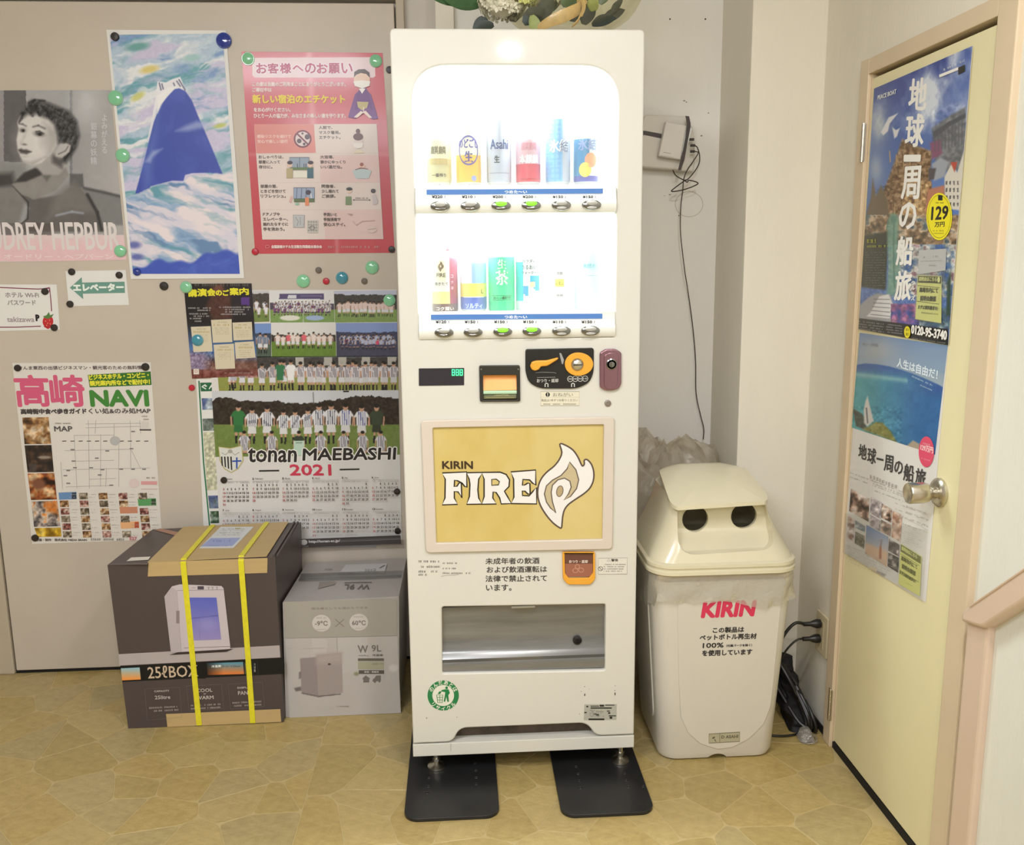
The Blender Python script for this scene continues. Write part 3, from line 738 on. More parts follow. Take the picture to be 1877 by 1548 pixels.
b = B(); b.lathe([(.0085, -.001), (.0080, .003), (.0055, .0036), (.0050, .0025), (.001, .0025)], c, 'y', 24); b.build('key_screw', mat('grey_zinc', (.60, .57, .55), .4, .8), mach, True)
# notice
nt_ = PM.plate('notice_label', [crop(K6, [(430, 1055), (1045, 1055), (1045, 822), (430, 822)])], .0002, .0006, mat('label_cream', (.88, .86, .78), .5), mach)
ik = Ink(PM, .0008, K6)
ik.line([(436, 828), (1039, 828), (1039, 1049), (436, 1049)], 5, (.45, .43, .38), True); ik.line([(440, 918), (1036, 918)], 2, (.6, .58, .5))
ik.ell(545, 877, 34, 34, (.08, .08, .08)); ik.txt('!', 539, 551, 900, 46, (.9, .88, .8), 2)
ik.txt('おねがい', 625, 940, 905, 56, (.45, .42, .35)); ik.txt('商品は1本ずつお取りください', 445, 1015, 985, 40, (.45, .42, .35)); ik.scrib(480, 985, 1035, 20, (.45, .42, .35))
ik.build('notice_print', nt_)
# price display
dp = PM.plate('price_display', [roundpoly(crop(K8, [(152, 570), (860, 560), (860, 290), (150, 298)]), .0015)], -.0005, .0012, mat('display_black', (.16, .15, .19), .12, coat=.5), mach)
M_LED2 = mat('teal_led', (.1, .9, .5), .3, emit=(.25, 1.0, .55), estr=3.5)
sg = B()
Pp = Plane(PM.o + np.array((0, -.0014, 0)), PM.u, PM.v)
for i in range(3):
    x = 668 + i * 62
    for (a, b_, c, d) in ((x, 312, x + 44, 322), (x, 398, x + 44, 408), (x, 356, x + 44, 364), (x, 312, x + 9, 408), (x + 36, 312, x + 45, 408)):
        q = crop(K8, [(a, d), (c, d), (c, b_), (a, b_)]); k = [Pp.w(*p) for p in q]; sg.add(k, [(0, 1, 2, 3)])
sg.build('lit_digits', M_LED2, dp)
# bill acceptor
bf = roundpoly(crop(K8, [(1108, 812), (1735, 808), (1728, 245), (1095, 250)]), .004, 4)
bh = roundpoly(crop(K8, [(1160, 785), (1680, 780), (1680, 395), (1155, 400)]), .001, 2)
ba = PM.plate('bill_acceptor', [bf, bh], -.004, .008, mat('acceptor_black', (.17, .165, .14), .4), mach, .0015)
def qplate(name, K, P, n0, n1, m, par, bev=0.0, r=0.0):
    L = crop(K, P); L = roundpoly(L, r) if r else L
    return PM.plate(name, [L], n0, n1, m, par, bev)
qplate('acceptor_throat', K8, [(1150, 790), (1690, 790), (1690, 395), (1150, 395)], -.020, -.018, M_DARK, ba)
m_or = mat('lit_orange', (.93, .66, .36), .3, emit=(1.0, .60, .25), estr=.25)
a0, a1 = np.array(crop(K8, [(1160, 640)])[0]), np.array(crop(K8, [(1680, 398)])[0])
V = [tuple(PM.w(a0[0], a0[1], .004)), tuple(PM.w(a1[0], a0[1], .004)), tuple(PM.w(a1[0], a1[1], -.010)), tuple(PM.w(a0[0], a1[1], -.010)),
     tuple(PM.w(a0[0], a0[1], -.012)), tuple(PM.w(a1[0], a0[1], -.012)), tuple(PM.w(a1[0], a1[1], -.014)), tuple(PM.w(a0[0], a1[1], -.014))]
mk('acceptor_ramp', V, [(0, 1, 2, 3), (7, 6, 5, 4), (0, 4, 5, 1), (3, 2, 6, 7), (0, 3, 7, 4), (1, 5, 6, 2)], m_or, ba)
b = B(); c0 = PM.w(*crop(K8, [(1160, 672)])[0]); c1 = PM.w(*crop(K8, [(1680, 668)])[0])
b.tube([c0 + np.array((0, -.001, 0)), c1 + np.array((0, -.001, 0))], .0052, 12); b.build('acceptor_roller', mat('roller_green_white', (.72, .85, .72), .25), ba, True)
b = B(); c0 = PM.w(*crop(K8, [(1160, 715)])[0]); c1 = PM.w(*crop(K8, [(1680, 765)])[0]); b.box(c0 + np.array((0, -.003, 0)), c1 + np.array((0, .006, 0)), .001)
b.build('acceptor_lip', mat('lip_olive', (.45, .46, .34), .25), ba)
ik = Ink(PM, .0036, K8); ik.txt('1000円札', 1330, 1570, 728, 28, (.72, .70, .5), .8); ik.rect(1195, 745, 1640, 753, (.7, .68, .45)); ik.build('acceptor_print', ba)
for x in (1125, 1703):
    b = B(); b.lathe([(.002, 0), (.0015, .001)], PM.w(*crop(K8, [(x, 305)])[0], .008), 'y', 10); b.build('screw', M_STEEL, ba, True)
# advertising panel -----------------------------------------------------
KA = (.2455, 740, 740)
of = roundpoly(crop(KA, [(165, 1105), (1555, 1078), (1570, 92), (128, 118)]), .012, 5)
inh = roundpoly(crop(KA, [(245, 1030), (1480, 1002), (1490, 150), (217, 175)]), .003, 2)
af = PM.plate('poster_frame', [of, inh], -.001, .009, mat('frame_pinkish_plastic', (.845, .80, .75), .35), mach, .003)
card = PM.plate('poster_card', [crop(KA, [(240, 1036), (1484, 1008), (1494, 144), (213, 170)])], .0, .0012, mat('card_gold', (.80, .715, .43), .4), af)
pa = Paint(PM, [(217, 175), (1490, 150), (1480, 1002), (245, 1030)], 4.0, KA)
pa.fill((.815, .725, .43)); n = fbm(pa.X / 170, pa.Y / 240, 3); pa.mix((n - .35) * 1.2, (.86, .785, .55))
pa.mix(np.clip((pa.X - 930) / 60, 0, 1) * .28, (.88, .82, .63))
pa.build('gold_print', af, .0014, .3)
ik = Ink(PM, .0016, KA)
WT, BK = (.93, .92, .91), (.22, .19, .15)
ik.txt('KIRIN', 290, 515, 482, 54, (.26, .2, .14), 3.2)
Fp = [(288, 514), (470, 506), (472, 622), (455, 614), (436, 590), (402, 572), (380, 568), (377, 616), (398, 612), (412, 590), (430, 588), (434, 700), (405, 655), (378, 652), (378, 700), (402, 748), (288, 752), (308, 700), (310, 560)]
Ip = [(470, 512), (588, 510), (560, 560), (554, 640), (560, 700), (582, 746), (470, 748), (490, 690), (494, 600), (488, 560)]
Rp = [(583, 510), (720, 508), (765, 525), (790, 565), (786, 615), (752, 650), (775, 690), (804, 742), (728, 745), (716, 700), (690, 660), (668, 655), (665, 700), (692, 745), (583, 747), (600, 690), (600, 560)]
Rh = [(657, 562), (690, 560), (714, 578), (708, 602), (657, 606)]
Ep = [(800, 506), (985, 492), (986, 606), (962, 590), (940, 566), (890, 562), (886, 606), (905, 602), (925, 590), (942, 592), (944, 668), (928, 672), (905, 650), (886, 648), (886, 682), (935, 685), (965, 650), (992, 622), (992, 745), (804, 742), (822, 695), (820, 560)]
for p in (Fp, Ip, Rp, Ep): ik.poly(p[::-1], WT)
for p in (Fp, Ip, Rp, Ep): ik.line(p, 11, BK, True)
ik.poly(Rh[::-1], (.83, .75, .5)); ik.line(Rh, 9, BK, True)
fl = spline([(1165, 298), (1205, 306), (1262, 342), (1300, 395), (1325, 450), (1338, 462), (1348, 445), (1347, 420), (1368, 414), (1400, 448), (1418, 505), (1415, 570), (1390, 625), (1345, 668), (1285, 708), (1230, 748), (1200, 788), (1187, 835), (1182, 885), (1177, 922), (1160, 920), (1110, 882), (1060, 822), (1020, 755), (1001, 690), (1003, 620), (1025, 560), (1065, 510), (1120, 465), (1160, 415), (1180, 360)], 3, True)
ik.poly([tuple(p) for p in fl][::-1], WT); ik.line([tuple(p) for p in fl], 12, (.36, .30, .27), True)
hl = [(1238, 432), (1285, 490), (1306, 565), (1290, 630), (1245, 688), (1195, 716), (1230, 670), (1250, 620), (1240, 575), (1200, 552), (1150, 565), (1110, 605), (1100, 660), (1110, 730), (1135, 812), (1095, 775), (1065, 730), (1050, 670), (1065, 610), (1110, 568), (1175, 532), (1220, 482)]
ik.poly(hl[::-1], (.78, .72, .58)); ik.line(hl, 9, (.42, .37, .34), True)
ik.ell(1165, 650, 24, 40, (.72, .64, .50), 20, 12); T = np.linspace(0, 2 * math.pi, 20, endpoint=False)
ik.line([(1165 + 24 * math.cos(t) - 5 * math.sin(t), 650 + 40 * math.sin(t)) for t in T], 6, (.42, .37, .34), True)
ik.build('logo_print', af, .3)
# lower labels ----------------------------------------------------------
ik = Ink(PM, .0004, (.2291, 740, 1010))
DK = (.27, .25, .23)
for t, x0, x1, yb in (('未成年者の飲酒', 655, 1085, 104), ('および飲酒運転は', 665, 1145, 172), ('法律で禁止されて', 655, 1145, 244), ('います。', 660, 862, 316)): ik.txt(t, x0, x1, yb, 50, DK, 1.2, -.012)
ik.build('legal_lettering', mach); ik = Ink(PM, .0004, (.2291, 740, 1010))
for i, y in enumerate((88, 130, 168)):
    ik.scrib(118, 290 if i < 2 else 270, y, 16, (.3, .28, .25)); ik.scrib(312, 430 if i < 2 else 535, y + 12, 12, (.3, .28, .25), .8)
ik.scrib(118, 188, 194, 16, (.3, .28, .25)); ik.line([(300, 200), (340, 192), (400, 190), (440, 184)], 3, (.6, .58, .54)); ik.build('address_lettering', mach)
wl = PM.plate('warning_label', [crop((.2291, 740, 1010), [(1553, 185), (1790, 183), (1793, 48), (1550, 52)])], .0002, .0006, mat('label_white', (.88, .87, .83), .5), mach)
ik = Ink(PM, .0008, (.2291, 740, 1010))
ik.line([(1556, 55), (1789, 51), (1786, 180), (1557, 182)], 3, (.5, .48, .45), True)
ik.line([(1627, 78), (1640, 58), (1653, 78)], 3, (.3, .3, .28), True); ik.txt('警告', 1660, 1715, 80, 20, (.3, .28, .25), .8)
for i in range(4): ik.scrib(1600, 1775 - i * 9, 108 + i * 18, 9, (.45, .43, .4))
ik.ring(1574, 138, 18, 16, 4, (.4, .38, .35)); ik.line([(1562, 126), (1587, 150)], 4, (.4, .38, .35)); ik.build('warning_print', wl)
# coin return cup
KC = (.2291, 740, 1010)
cr = roundpoly(crop(KC, [(1270, 150), (1272, 215), (1310, 258), (1490, 258), (1530, 215), (1527, 0), (1268, 0)]), [.002, .006, .006, .006, .006, .003, .003], 4)
ch_ = roundpoly(crop(KC, [(1288, 170), (1320, 208), (1480, 206), (1512, 165), (1512, 2), (1285, 2)]), .003, 3)
rc = PM.plate('coin_return', [cr, ch_], -.001, .008, M_ORANGE, mach, .0016)
qplate('return_flap', KC, [(1282, 200), (1516, 200), (1516, 0), (1282, 0)], .0, .003, mat('flap_brown', (.42, .27, .22), .3), rc)
ik = Ink(PM, .0034, KC); ik.rect(1290, 95, 1510, 198, (.62, .40, .32)); ik.txt('おつり・返却', 1322, 1470, 90, 24, (.88, .80, .76), 1)
ik.ring(1388, 118, 17, 17, 5, (.78, .58, .48)); ik.ring(1372, 150, 20, 17, 5, (.78, .58, .48)); ik.ring(1418, 146, 20, 17, 5, (.78, .58, .48)); ik.build('return_print', rc)
# pick-up opening
KP = (.28425, 720, 1080)
def w3(x, y, n): u, v = U(KP[1] + x * KP[0], KP[2] + y * KP[0]); return PM.w(u, v, n)
a = w3(318, 545, 0); b_ = w3(1372, 100, 0)
ch = B()
x0_, x1_, z0_, z1_ = a[0] - .004, b_[0] + .004, a[2] - .004, b_[2] + .004
ch.box(np.array((x0_ - .003, yf, z0_)), np.array((x0_, YM + .20, z1_))); ch.box(np.array((x1_, yf, z0_)), np.array((x1_ + .003, YM + .20, z1_)))
ch.box(np.array((x0_, yf, z0_ - .003)), np.array((x1_, YM + .20, z0_))); ch.box(np.array((x0_, yf, z1_)), np.array((x1_, YM + .20, z1_ + .003)))
ch.box(np.array((x0_, YM + .198, z0_)), np.array((x1_, YM + .20, z1_)))
ch.build('chute', mat('chute_grey', (.30, .29, .28), .5), mach)
h = z1_ - z0_
prof = [(.010, z0_ + .001), (.006, z0_ + .020), (.010, z0_ + .030), (.006, z0_ + .040), (.012, z0_ + .052), (.016, z0_ + .058), (.024, z0_ + .10), (.016, z1_ - .004), (.014, z1_ - .001)]
V = [(x, YM + y, z) for x in (x0_ + .003, x1_ - .003) for y, z in prof]; n = len(prof)
V += [(x, YM + y + .003, z) for x in (x0_ + .003, x1_ - .003) for y, z in prof]
F = [(i, i + 1, n + i + 1, n + i)[::-1] for i in range(n - 1)] + [(2 * n + i, 2 * n + i + 1, 3 * n + i + 1, 3 * n + i) for i in range(n - 1)]
fm = mat('flap_smoked', (.56, .56, .56), .20, .45, noise=.35, nscale=9, stretch=(.3, 1, 3))
fp = mk('pickup_flap', V, F, fm, mach, True)
c = w3(1195, 342, -.018)
b = B(); b.lathe([(.0115, 0), (.0115, .006), (.0075, .0075), (.0068, .004), (.003, .0045), (.001, .008)], c, 'y', 28); b.build('flap_lock', mat('lock_black_metal', (.17, .16, .17), .3, .4), fp, True)
b = B(); b.box(w3(765, 122, .001), w3(918, 106, -.012), .001); b.build('flap_tab', mat('tab_grey', (.58, .56, .50), .4), mach)
# recycling sticker
st = PM.plate('recycling_sticker', [[U(720 + (325 + 101 * math.cos(t)) * KP[0], 1080 + (682 + 97 * math.sin(t)) * KP[0]) for t in np.linspace(0, -2 * math.pi, 40, endpoint=False)]], .0002, .0006, mat('sticker_green', (.13, .50, .28), .45), mach)
ik = Ink(PM, .0008, KP); GR = (.13, .50, .28)
ik.ell(325, 682, 70, 68, (.90, .89, .84), 36)
def arc_txt(s_, R, a0, a1, h, col, flip=False):
    for i, chh in enumerate(s_):
        aa = math.radians(a0 + (a1 - a0) * i / (len(s_) - 1)); g, f, sz = glyphs(chh)
        gx = (g[:, 0] - .5) * h * min(1, sz[0] / .8); gy = (g[:, 1] - .5) * h * min(1, sz[1] / .8)
        if flip: ax, ay = np.array((math.sin(aa), -math.cos(aa))), np.array((math.cos(aa), math.sin(aa)))
        else: ax, ay = np.array((-math.sin(aa), math.cos(aa))), np.array((math.cos(aa), math.sin(aa)))
        s = 1 if not flip else -1
        P = np.array((325, 682)) + R * np.array((math.cos(aa), math.sin(aa))) + np.outer(gx, ax) + np.outer(gy * s, ay)
        for dx, dy in ((0, 0), (1, 0), (0, 1)):
            uv = np.array([ik.q(p[0] + dx, p[1] + dy) for p in P]); ik.raw(uv, f, col)
arc_txt('のんだあとは', 85, 208, 332, 26, (.93, .93, .88))
arc_txt('リサイクル', 85, 138, 42, 26, (.93, .93, .88), True)
ik.ell(347, 632, 9, 9, GR); ik.poly([(335, 642), (360, 642), (368, 665), (358, 680), (362, 722), (352, 722), (345, 690), (338, 722), (328, 720), (336, 680), (338, 660), (312, 655), (314, 647)][::-1], GR)
ik.line([(283, 678), (290, 728), (318, 728), (323, 678)], 4, GR, True); ik.line([(283, 694), (322, 694)], 3, GR); ik.line([(286, 710), (320, 710)], 3, GR); ik.line([(303, 678), (304, 728)], 3, GR)
ik.poly([(290, 672), (300, 655), (316, 655), (305, 672)][::-1], GR)
ik.build('sticker_print', st)
# rating label and specks
rl_ = PM.plate('rating_label', [crop(KP, [(1232, 842), (1442, 840), (1445, 738), (1235, 740)])], .0002, .0005, mat('label_silver', (.70, .70, .66), .4), mach)
ik = Ink(PM, .0007, KP); kk = (.15, .15, .13)
for r_ in ((1248, 748, 1260, 758), (1275, 748, 1330, 753), (1334, 742, 1362, 754), (1275, 759, 1412, 767), (1370, 742, 1430, 747), (1262, 830, 1364, 841), (1380, 780, 1400, 786), (1388, 790, 1402, 800), (1392, 810, 1440, 816), (1398, 818, 1415, 832), (1296, 800, 1330, 804), (1310, 806, 1330, 812), (1235, 788, 1250, 796)): ik.rect(*r_, kk)
for j in range(5): ik.scrib(1270, 1360, 780 + j * 10, 6, (.4, .4, .37), .5)
ik.build('rating_print', rl_)
ik = Ink(PM, .0004, KP)
for x, y, a_, b2 in ((1238, 678, 4, 9), (1433, 672, 4, 11), (1237, 625, 4, 2), (1434, 620, 3, 2), (1432, 650, 3, 3), (218, 828, 3, 4), (413, 822, 2, 3), (1215, 655, 3, 2), (1268, 640, 2, 2), (1204, 802, 3, 2)): ik.ell(x, y, a_, b2, (.3, .27, .24), 8)
for i in range(14): ik.ell(374 + rng.uniform(-3, 3), 993 + i * 3.4, 1.2, 2, (.6, .56, .5), 6)
ik.build('paint_chips', mach)
# black anti-topple plates -------------------------------------------------
M_PLATE = mat('black_steel_plate', (.135, .135, .14), .36, noise=.25, nscale=12)
for i, (quad, holes, lab) in enumerate((
        ([(740, 1500), (916, 1492), (905, 1340), (768, 1345)], [(786, 1425), (785, 1440), (872, 1411), (873, 1424), (873, 1436), (783, 1452), (871, 1398)], 'left black steel floor plate with rounded corners under the vending machine foot'),
        ([(1030, 1493), (1202, 1487), (1176, 1335), (1010, 1340)], [(1056, 1404), (1060, 1417), (1062, 1430), (1064, 1443), (1145, 1416), (1148, 1429), (1152, 1441), (1179, 1440)], 'right black steel floor plate with rounded corners under the vending machine foot'))):
    Pf = Plane((0, 0, 0), (1, 0, 0), (0, 1, 0))
    a = atz(*quad[0], .01); b_ = atz(*quad[1], .01)
    L = rrect(a[0], a[1] - .002, b_[0], 2.66, (.035, .035, .02, .02), 8)
    HL = []
    for hx, hy in holes:
        q = atz(hx, hy, .01); HL.append([(q[0] + .0045 * math.cos(t), q[1] + .0045 * math.sin(t)) for t in np.linspace(0, 2 * math.pi, 10, endpoint=False)])
    pt = Pf.plate('floor_plate', [L] + HL, 0.0002, .0095, M_PLATE, None, .0012)
    tag(pt, lab, 'steel plate', 'anti-topple plates under the vending machine')
    hb = B()
    for h_ in HL:
        c = np.mean(np.array(h_), 0); hb.lathe([(.0046, .0003), (.0046, .006)], (c[0], c[1], 0), 'z', 10)
    hb.build('plate_screws', mat('screw_grey', (.42, .42, .40), .4, .5), pt)
# ------------------------------------------------------------------ drinks on show; window glare put into the pale tops of some
YC = 2.205
def canprof(R, H, neck=True):
    return [(R * .78, 0), (R * .86, .002), (R * .97, .008), (R, .013), (R, H - .016), (R * .97, H - .011), (R * .84, H - .003), (R * .84, H), (R * .80, H), (R * .78, H - .004), (.001, H - .004)]
def fine(prof, step=.004):
    out = [prof[0]]
    for a, b in zip(prof[:-1], prof[1:]):
        n = max(1, int(abs(b[1] - a[1]) / step))
        for k in range(1, n + 1): out.append((a[0] + (b[0] - a[0]) * k / n, a[1] + (b[1] - a[1]) * k / n))
    return out
M_CAN = attr_mat('ink_can', .28, .3, .5, .0)
def wrap(root, name, R, c, items):
    """lettering bent round a can: (text, angle offset, z, w, h, colour, bold)"""
    V = []; F = []; C = []; n = 0
    for (t, u0, z, wd, h, col, bd) in items:
        if t in ('dot', 'bar', 'ring', 'flame'):
            if t == 'ring':
                T = np.linspace(0, 2 * math.pi, 33); g = np.concatenate([np.stack([.5 + .5 * np.cos(T), .5 + .5 * np.sin(T)], 1), np.stack([.5 + .44 * np.cos(T), .5 + .44 * np.sin(T)], 1)])
                f = [(i, i + 1, 34 + i, 33 + i) for i in range(32)]
            elif t == 'flame':
                g = np.array([(.45, 0), (.1, .3), (0, .5), (.2, .68), (.45, .82), (.5, 1), (.75, .85), (.8, .72), (1, .6), (.95, .4), (.6, .2), (.3, .5), (.5, .35), (.65, .45), (.6, .6), (.45, .7), (.35, .62)]); f = [(0, 1, 11, 10), (1, 2, 3, 16), (1, 16, 11), (3, 4, 15, 16), (4, 5, 6, 15), (6, 7, 14, 15), (7, 8, 9, 14), (9, 13, 14), (9, 10, 12, 13), (10, 11, 12)]
            elif t == 'dot':
                T = np.linspace(0, 2 * math.pi, 20, endpoint=False)
                g = np.concatenate([[[.5, .5]], np.stack([.5 + .25 * np.cos(T), .5 + .25 * np.sin(T)], 1), np.stack([.5 + .5 * np.cos(T), .5 + .5 * np.sin(T)], 1)])
                f = [(0, 1 + i, 1 + (i + 1) % 20) for i in range(20)] + [(1 + i, 21 + i, 21 + (i + 1) % 20, 1 + (i + 1) % 20) for i in range(20)]
            else:
                k = 9; xs = np.linspace(0, 1, k); g = np.concatenate([np.stack([xs, xs * 0], 1), np.stack([xs, xs * 0 + 1], 1)]); f = [(i, i + 1, k + i + 1, k + i) for i in range(k - 1)]
        else: g, f, _ = glyphs(t)
        for dx, dy in ([(0, 0)] if not bd else [(0, 0), (bd, 0), (-bd, 0), (0, bd), (0, -bd)]):
            th = (u0 + (g[:, 0] - .5) * wd + dx) / R; zz = z + g[:, 1] * h + dy; r = R + .0004 + .00005 * len(C) ** .3
            V.append(np.stack([c[0] + r * np.sin(th), c[1] - r * np.cos(th), c[2] + zz], 1)); F += [[i + n for i in q] for q in f]; C += [col] * len(f); n += len(g)
    return mk(name, np.concatenate(V), F, attr_mat('ink_wrap', .35), root, cols=C)
def front(t): return math.sin(t)  # lathe angle: the camera side is -y
shelf_z = [U(940, 337)[1] , U(940, 573.5)[1]]
def can(px, row, R, H, colf, items, label, nm='drink_can', cat='drink can', prof=None, y=YC):
    z = shelf_z[row]; x = at(px, 337 if row == 0 else 573, y - R)[0]; c = np.array((x, y, z))
    root = empty(nm, c, label, cat, 'sample drinks in the vending machine window')
    pr = fine(prof or canprof(R, H))
    def cf(t, h):
        if prof is None and (h > H - .0165 or h < .006): return (.86, .86, .86)
        a = (t - 1.5 * math.pi + math.pi) % (2 * math.pi) - math.pi     # 0 = towards the viewer, + to the right
        return colf(a * R, h)
    B().lathe(pr, c, 'z', 48, colf=cf).build('can_body' if nm == 'drink_can' else 'bottle_body', M_CAN, root, True, True)
    if prof is None:
        b = B(); b.lathe([(.008, H - .0038), (.0075, H - .0026), (.001, H - .0024)], c + np.array((0, -.008, 0)), 'z', 16); b.build('ring_pull', M_CHROME, root, True)
    if items: wrap(root, 'label_print', R, c, items)
    return root
R0 = .0305
w_, k_ = (.97, .97, .96), (.15, .15, .2)
gold = lambda u, h: (.80, .77, .58) if h < .062 else (.90, .88, .74)
can(805, 0, R0, .122, gold, [('麒麟', 0, .072, .036, .018, (.45, .40, .25), .0004), ('bar', 0, .048, .044, .014, (.74, .66, .42), 0), ('一番搾り', 0, .020, .034, .008, (.35, .28, .18), .0003)], 'pale gold beer can at the left end of the upper row')
can(860, 0, R0, .167, lambda u, h: (.93, .72, .20) if h < .068 else (.92, .90, .84), [('ring', 0, .046, .050, .068, (.35, .30, .62), 0), ('のどごし', 0, .086, .048, .020, (.24, .18, .60), .0006), ('生', 0, .054, .019, .024, (.24, .18, .60), .0006), ('dot', .012, .010, .012, .013, (.55, .6, .85), 0)], 'tall golden yellow can with purple ring lettering in the upper row')
can(916, 0, R0, .167, lambda u, h: (.74, .76, .82) if abs(u) < .033 else (.55, .57, .64), [('Asahi', 0, .083, .044, .022, (.12, .22, .48), .0005), ('生', -.006, .052, .012, .016, (.1, .1, .15), .0005), ('bar', 0, .028, .05, .0008, (.3, .3, .4), 0)], 'tall silver beer can with blue lettering in the upper row')
can(970, 0, R0, .122, lambda u, h: (.80, .22, .30) if h < .050 else (.86, .70, .74), [('本麒麟', 0, .050, .046, .020, (.97, .95, .95), .0007), ('麒麟', 0, .080, .036, .018, (.80, .55, .60), .0004), ('bar', 0, .012, .046, .004, (.70, .16, .22), 0)], 'red beer can with glare-paled top in the upper row')
def dia(u, h): return (.45, .68, .88) if (int((u + h + 1) / .011) + int((u - h + 1) / .011)) % 2 else (.52, .72, .89)
can(1025, 0, R0, .167, lambda u, h: dia(u, h) if u < .006 else (.74, .76, .82), [('氷結', 0, .076, .046, .028, (.93, .96, 1.0), .0009), ('結', .013, .076, .020, .026, (.42, .45, .58), .0004)], 'tall blue and silver facetted can in the upper row')
can(1077, 0, R0, .122, lambda u, h: (.20, .52, .72) if (u < .002 and h > .02) else ((.33, .30, .66) if h < .02 else (.86, .88, .90)), [('氷結', 0, .080, .046, .026, (.55, .62, .80), .0008), ('dot', .008, .040, .030, .034, (.93, .62, .45), 0), ('dot', -.006, .018, .030, .034, (.96, .84, .38), 0)], 'blue can with orange and yellow fruit at the right end of the upper row')
# lower row
Rb = .0325
bprof = lambda R, H: [(R * .9, 0), (R, .006), (R, H * .78), (R * .93, H * .82), (R * .62, H * .88), (R * .42, H * .9), (R * .42, H * .91), (R * .5, H * .915), (R * .5, H), (.001, H)]
def fire(u, h):
    if h < .024: return (.42, .30, .28)
    if u > .012: return (.62, .24, .34)
    return (.92, .88, .56) if h < .050 else (.90, .88, .84) if h < .075 else (.97, .94, .78)
can(816, 1, Rb, .165, fire, [('FIRE', -.008, .086, .022, .009, (.35, .28, .22), .0004), ('挽きたて', -.008, .066, .034, .008, (.5, .48, .46), .0002), ('コク深い', .0, .006, .044, .009, (.95, .93, .9), .0003), ('flame', -.008, .099, .014, .024, (.45, .36, .25), .0006), ('コ', .019, .084, .006, .007, (.92, .75, .8), .0002), ('ク', .019, .070, .006, .007, (.92, .75, .8), .0002), ('深', .019, .056, .006, .007, (.92, .75, .8), .0002)], 'cream bottle can with dark red stripe at the left end of the lower row', 'drink_bottle', 'drink bottle', bprof(Rb, .165))
def blu(u, h): return (.33, .42, .74) if h < .036 else (.93, .88, .42) if h < .072 else ((.62, .76, .90) if u > -.004 else (.95, .96, .97))
can(869, 1, Rb, .135, blu, [('ソルティ', 0, .010, .042, .012, (.85, .9, .97), .0004), ('bar', 0, .0365, .055, .002, (.95, .95, .9), 0), ('L', .022, .046, .006, .010, (.5, .5, .2), .0004)], 'blue and yellow can second from the left in the lower row')
tea = lambda u, h: (.22, .80, .52) if h < .028 else (.30, .88, .60) if h < .130 else (.80, .95, .88) if h < .17 else (.95, .96, .95)  # green fades towards white at the top in place of window glare
can(921, 1, Rb, .218, tea, [('茶', 0, .066, .030, .034, (.90, 1.0, .94), .0008), ('生', 0, .104, .020, .022, (.85, .98, .92), .0006), ('bar', 0, .0285, .052, .001, (.05, .35, .2), 0), ('おいしい緑茶です', 0, .031, .044, .007, (.05, .42, .25), .0003), ('bar', 0, .0395, .052, .001, (.05, .35, .2), 0)], 'green tea bottle in the middle of the lower row', 'drink_bottle', 'drink bottle', bprof(Rb, .205))
def spo(u, h):
    if u < -.019 and .028 < h < .12: return (.25, .80, .84)
    if .002 < u < .026 and .052 < h < .088 and (u - .002) * 1.5 > (h - .088) * -1 - .02: return (.33, .74, .90)
    if -.018 < u < -.004 and .036 + .3 * abs(u) < h < .064: return (.30, .66, .88)
    return (.96, .97, .97)
can(972, 1, Rb, .205, spo, [('カラダに', -.002, .118, .034, .008, (.3, .4, .4), .0002), ('うるおい', -.002, .102, .036, .010, (.25, .4, .4), .0003), ('ウォーター', -.002, .090, .036, .008, (.3, .4, .4), .0002), ('bar', .006, .060, .012, .012, (.98, .85, .72), 0)], 'white and light blue sports drink bottle in the lower row', 'drink_bottle', 'drink bottle', bprof(Rb, .205))
can(1026, 1, Rb, .205, lambda u, h: (.97, .97, .95), [('bar', 0, .060, .022, .018, (.97, .94, .50), 0), ('レモン', 0, .064, .018, .008, (.6, .62, .3), .0003), ('炭酸', 0, .088, .016, .008, (.7, .7, .72), .0002), ('無糖', 0, .036, .016, .006, (.7, .7, .72), .0002)], 'pale bottle with small yellow label in the lower row', 'drink_bottle', 'drink bottle', bprof(Rb, .205))
can(1080, 1, Rb, .205, lambda u, h: (.86, .96, .97) if h < .10 else (.80, .94, .95) if h < .14 else (.93, .97, .97), [('天然水', 0, .104, .032, .010, (.55, .78, .84), .0003), ('bar', 0, .085, .040, .001, (.6, .7, .74), 0)], 'pale blue water bottle at the right end of the lower row', 'drink_bottle', 'drink bottle', bprof(Rb, .205))
for r in range(2):
    B().box(np.array((wx0, 2.160, shelf_z[r] - .004)), np.array((wx1, 2.272, shelf_z[r]))).build('display_shelf', M_MACH2, mach)

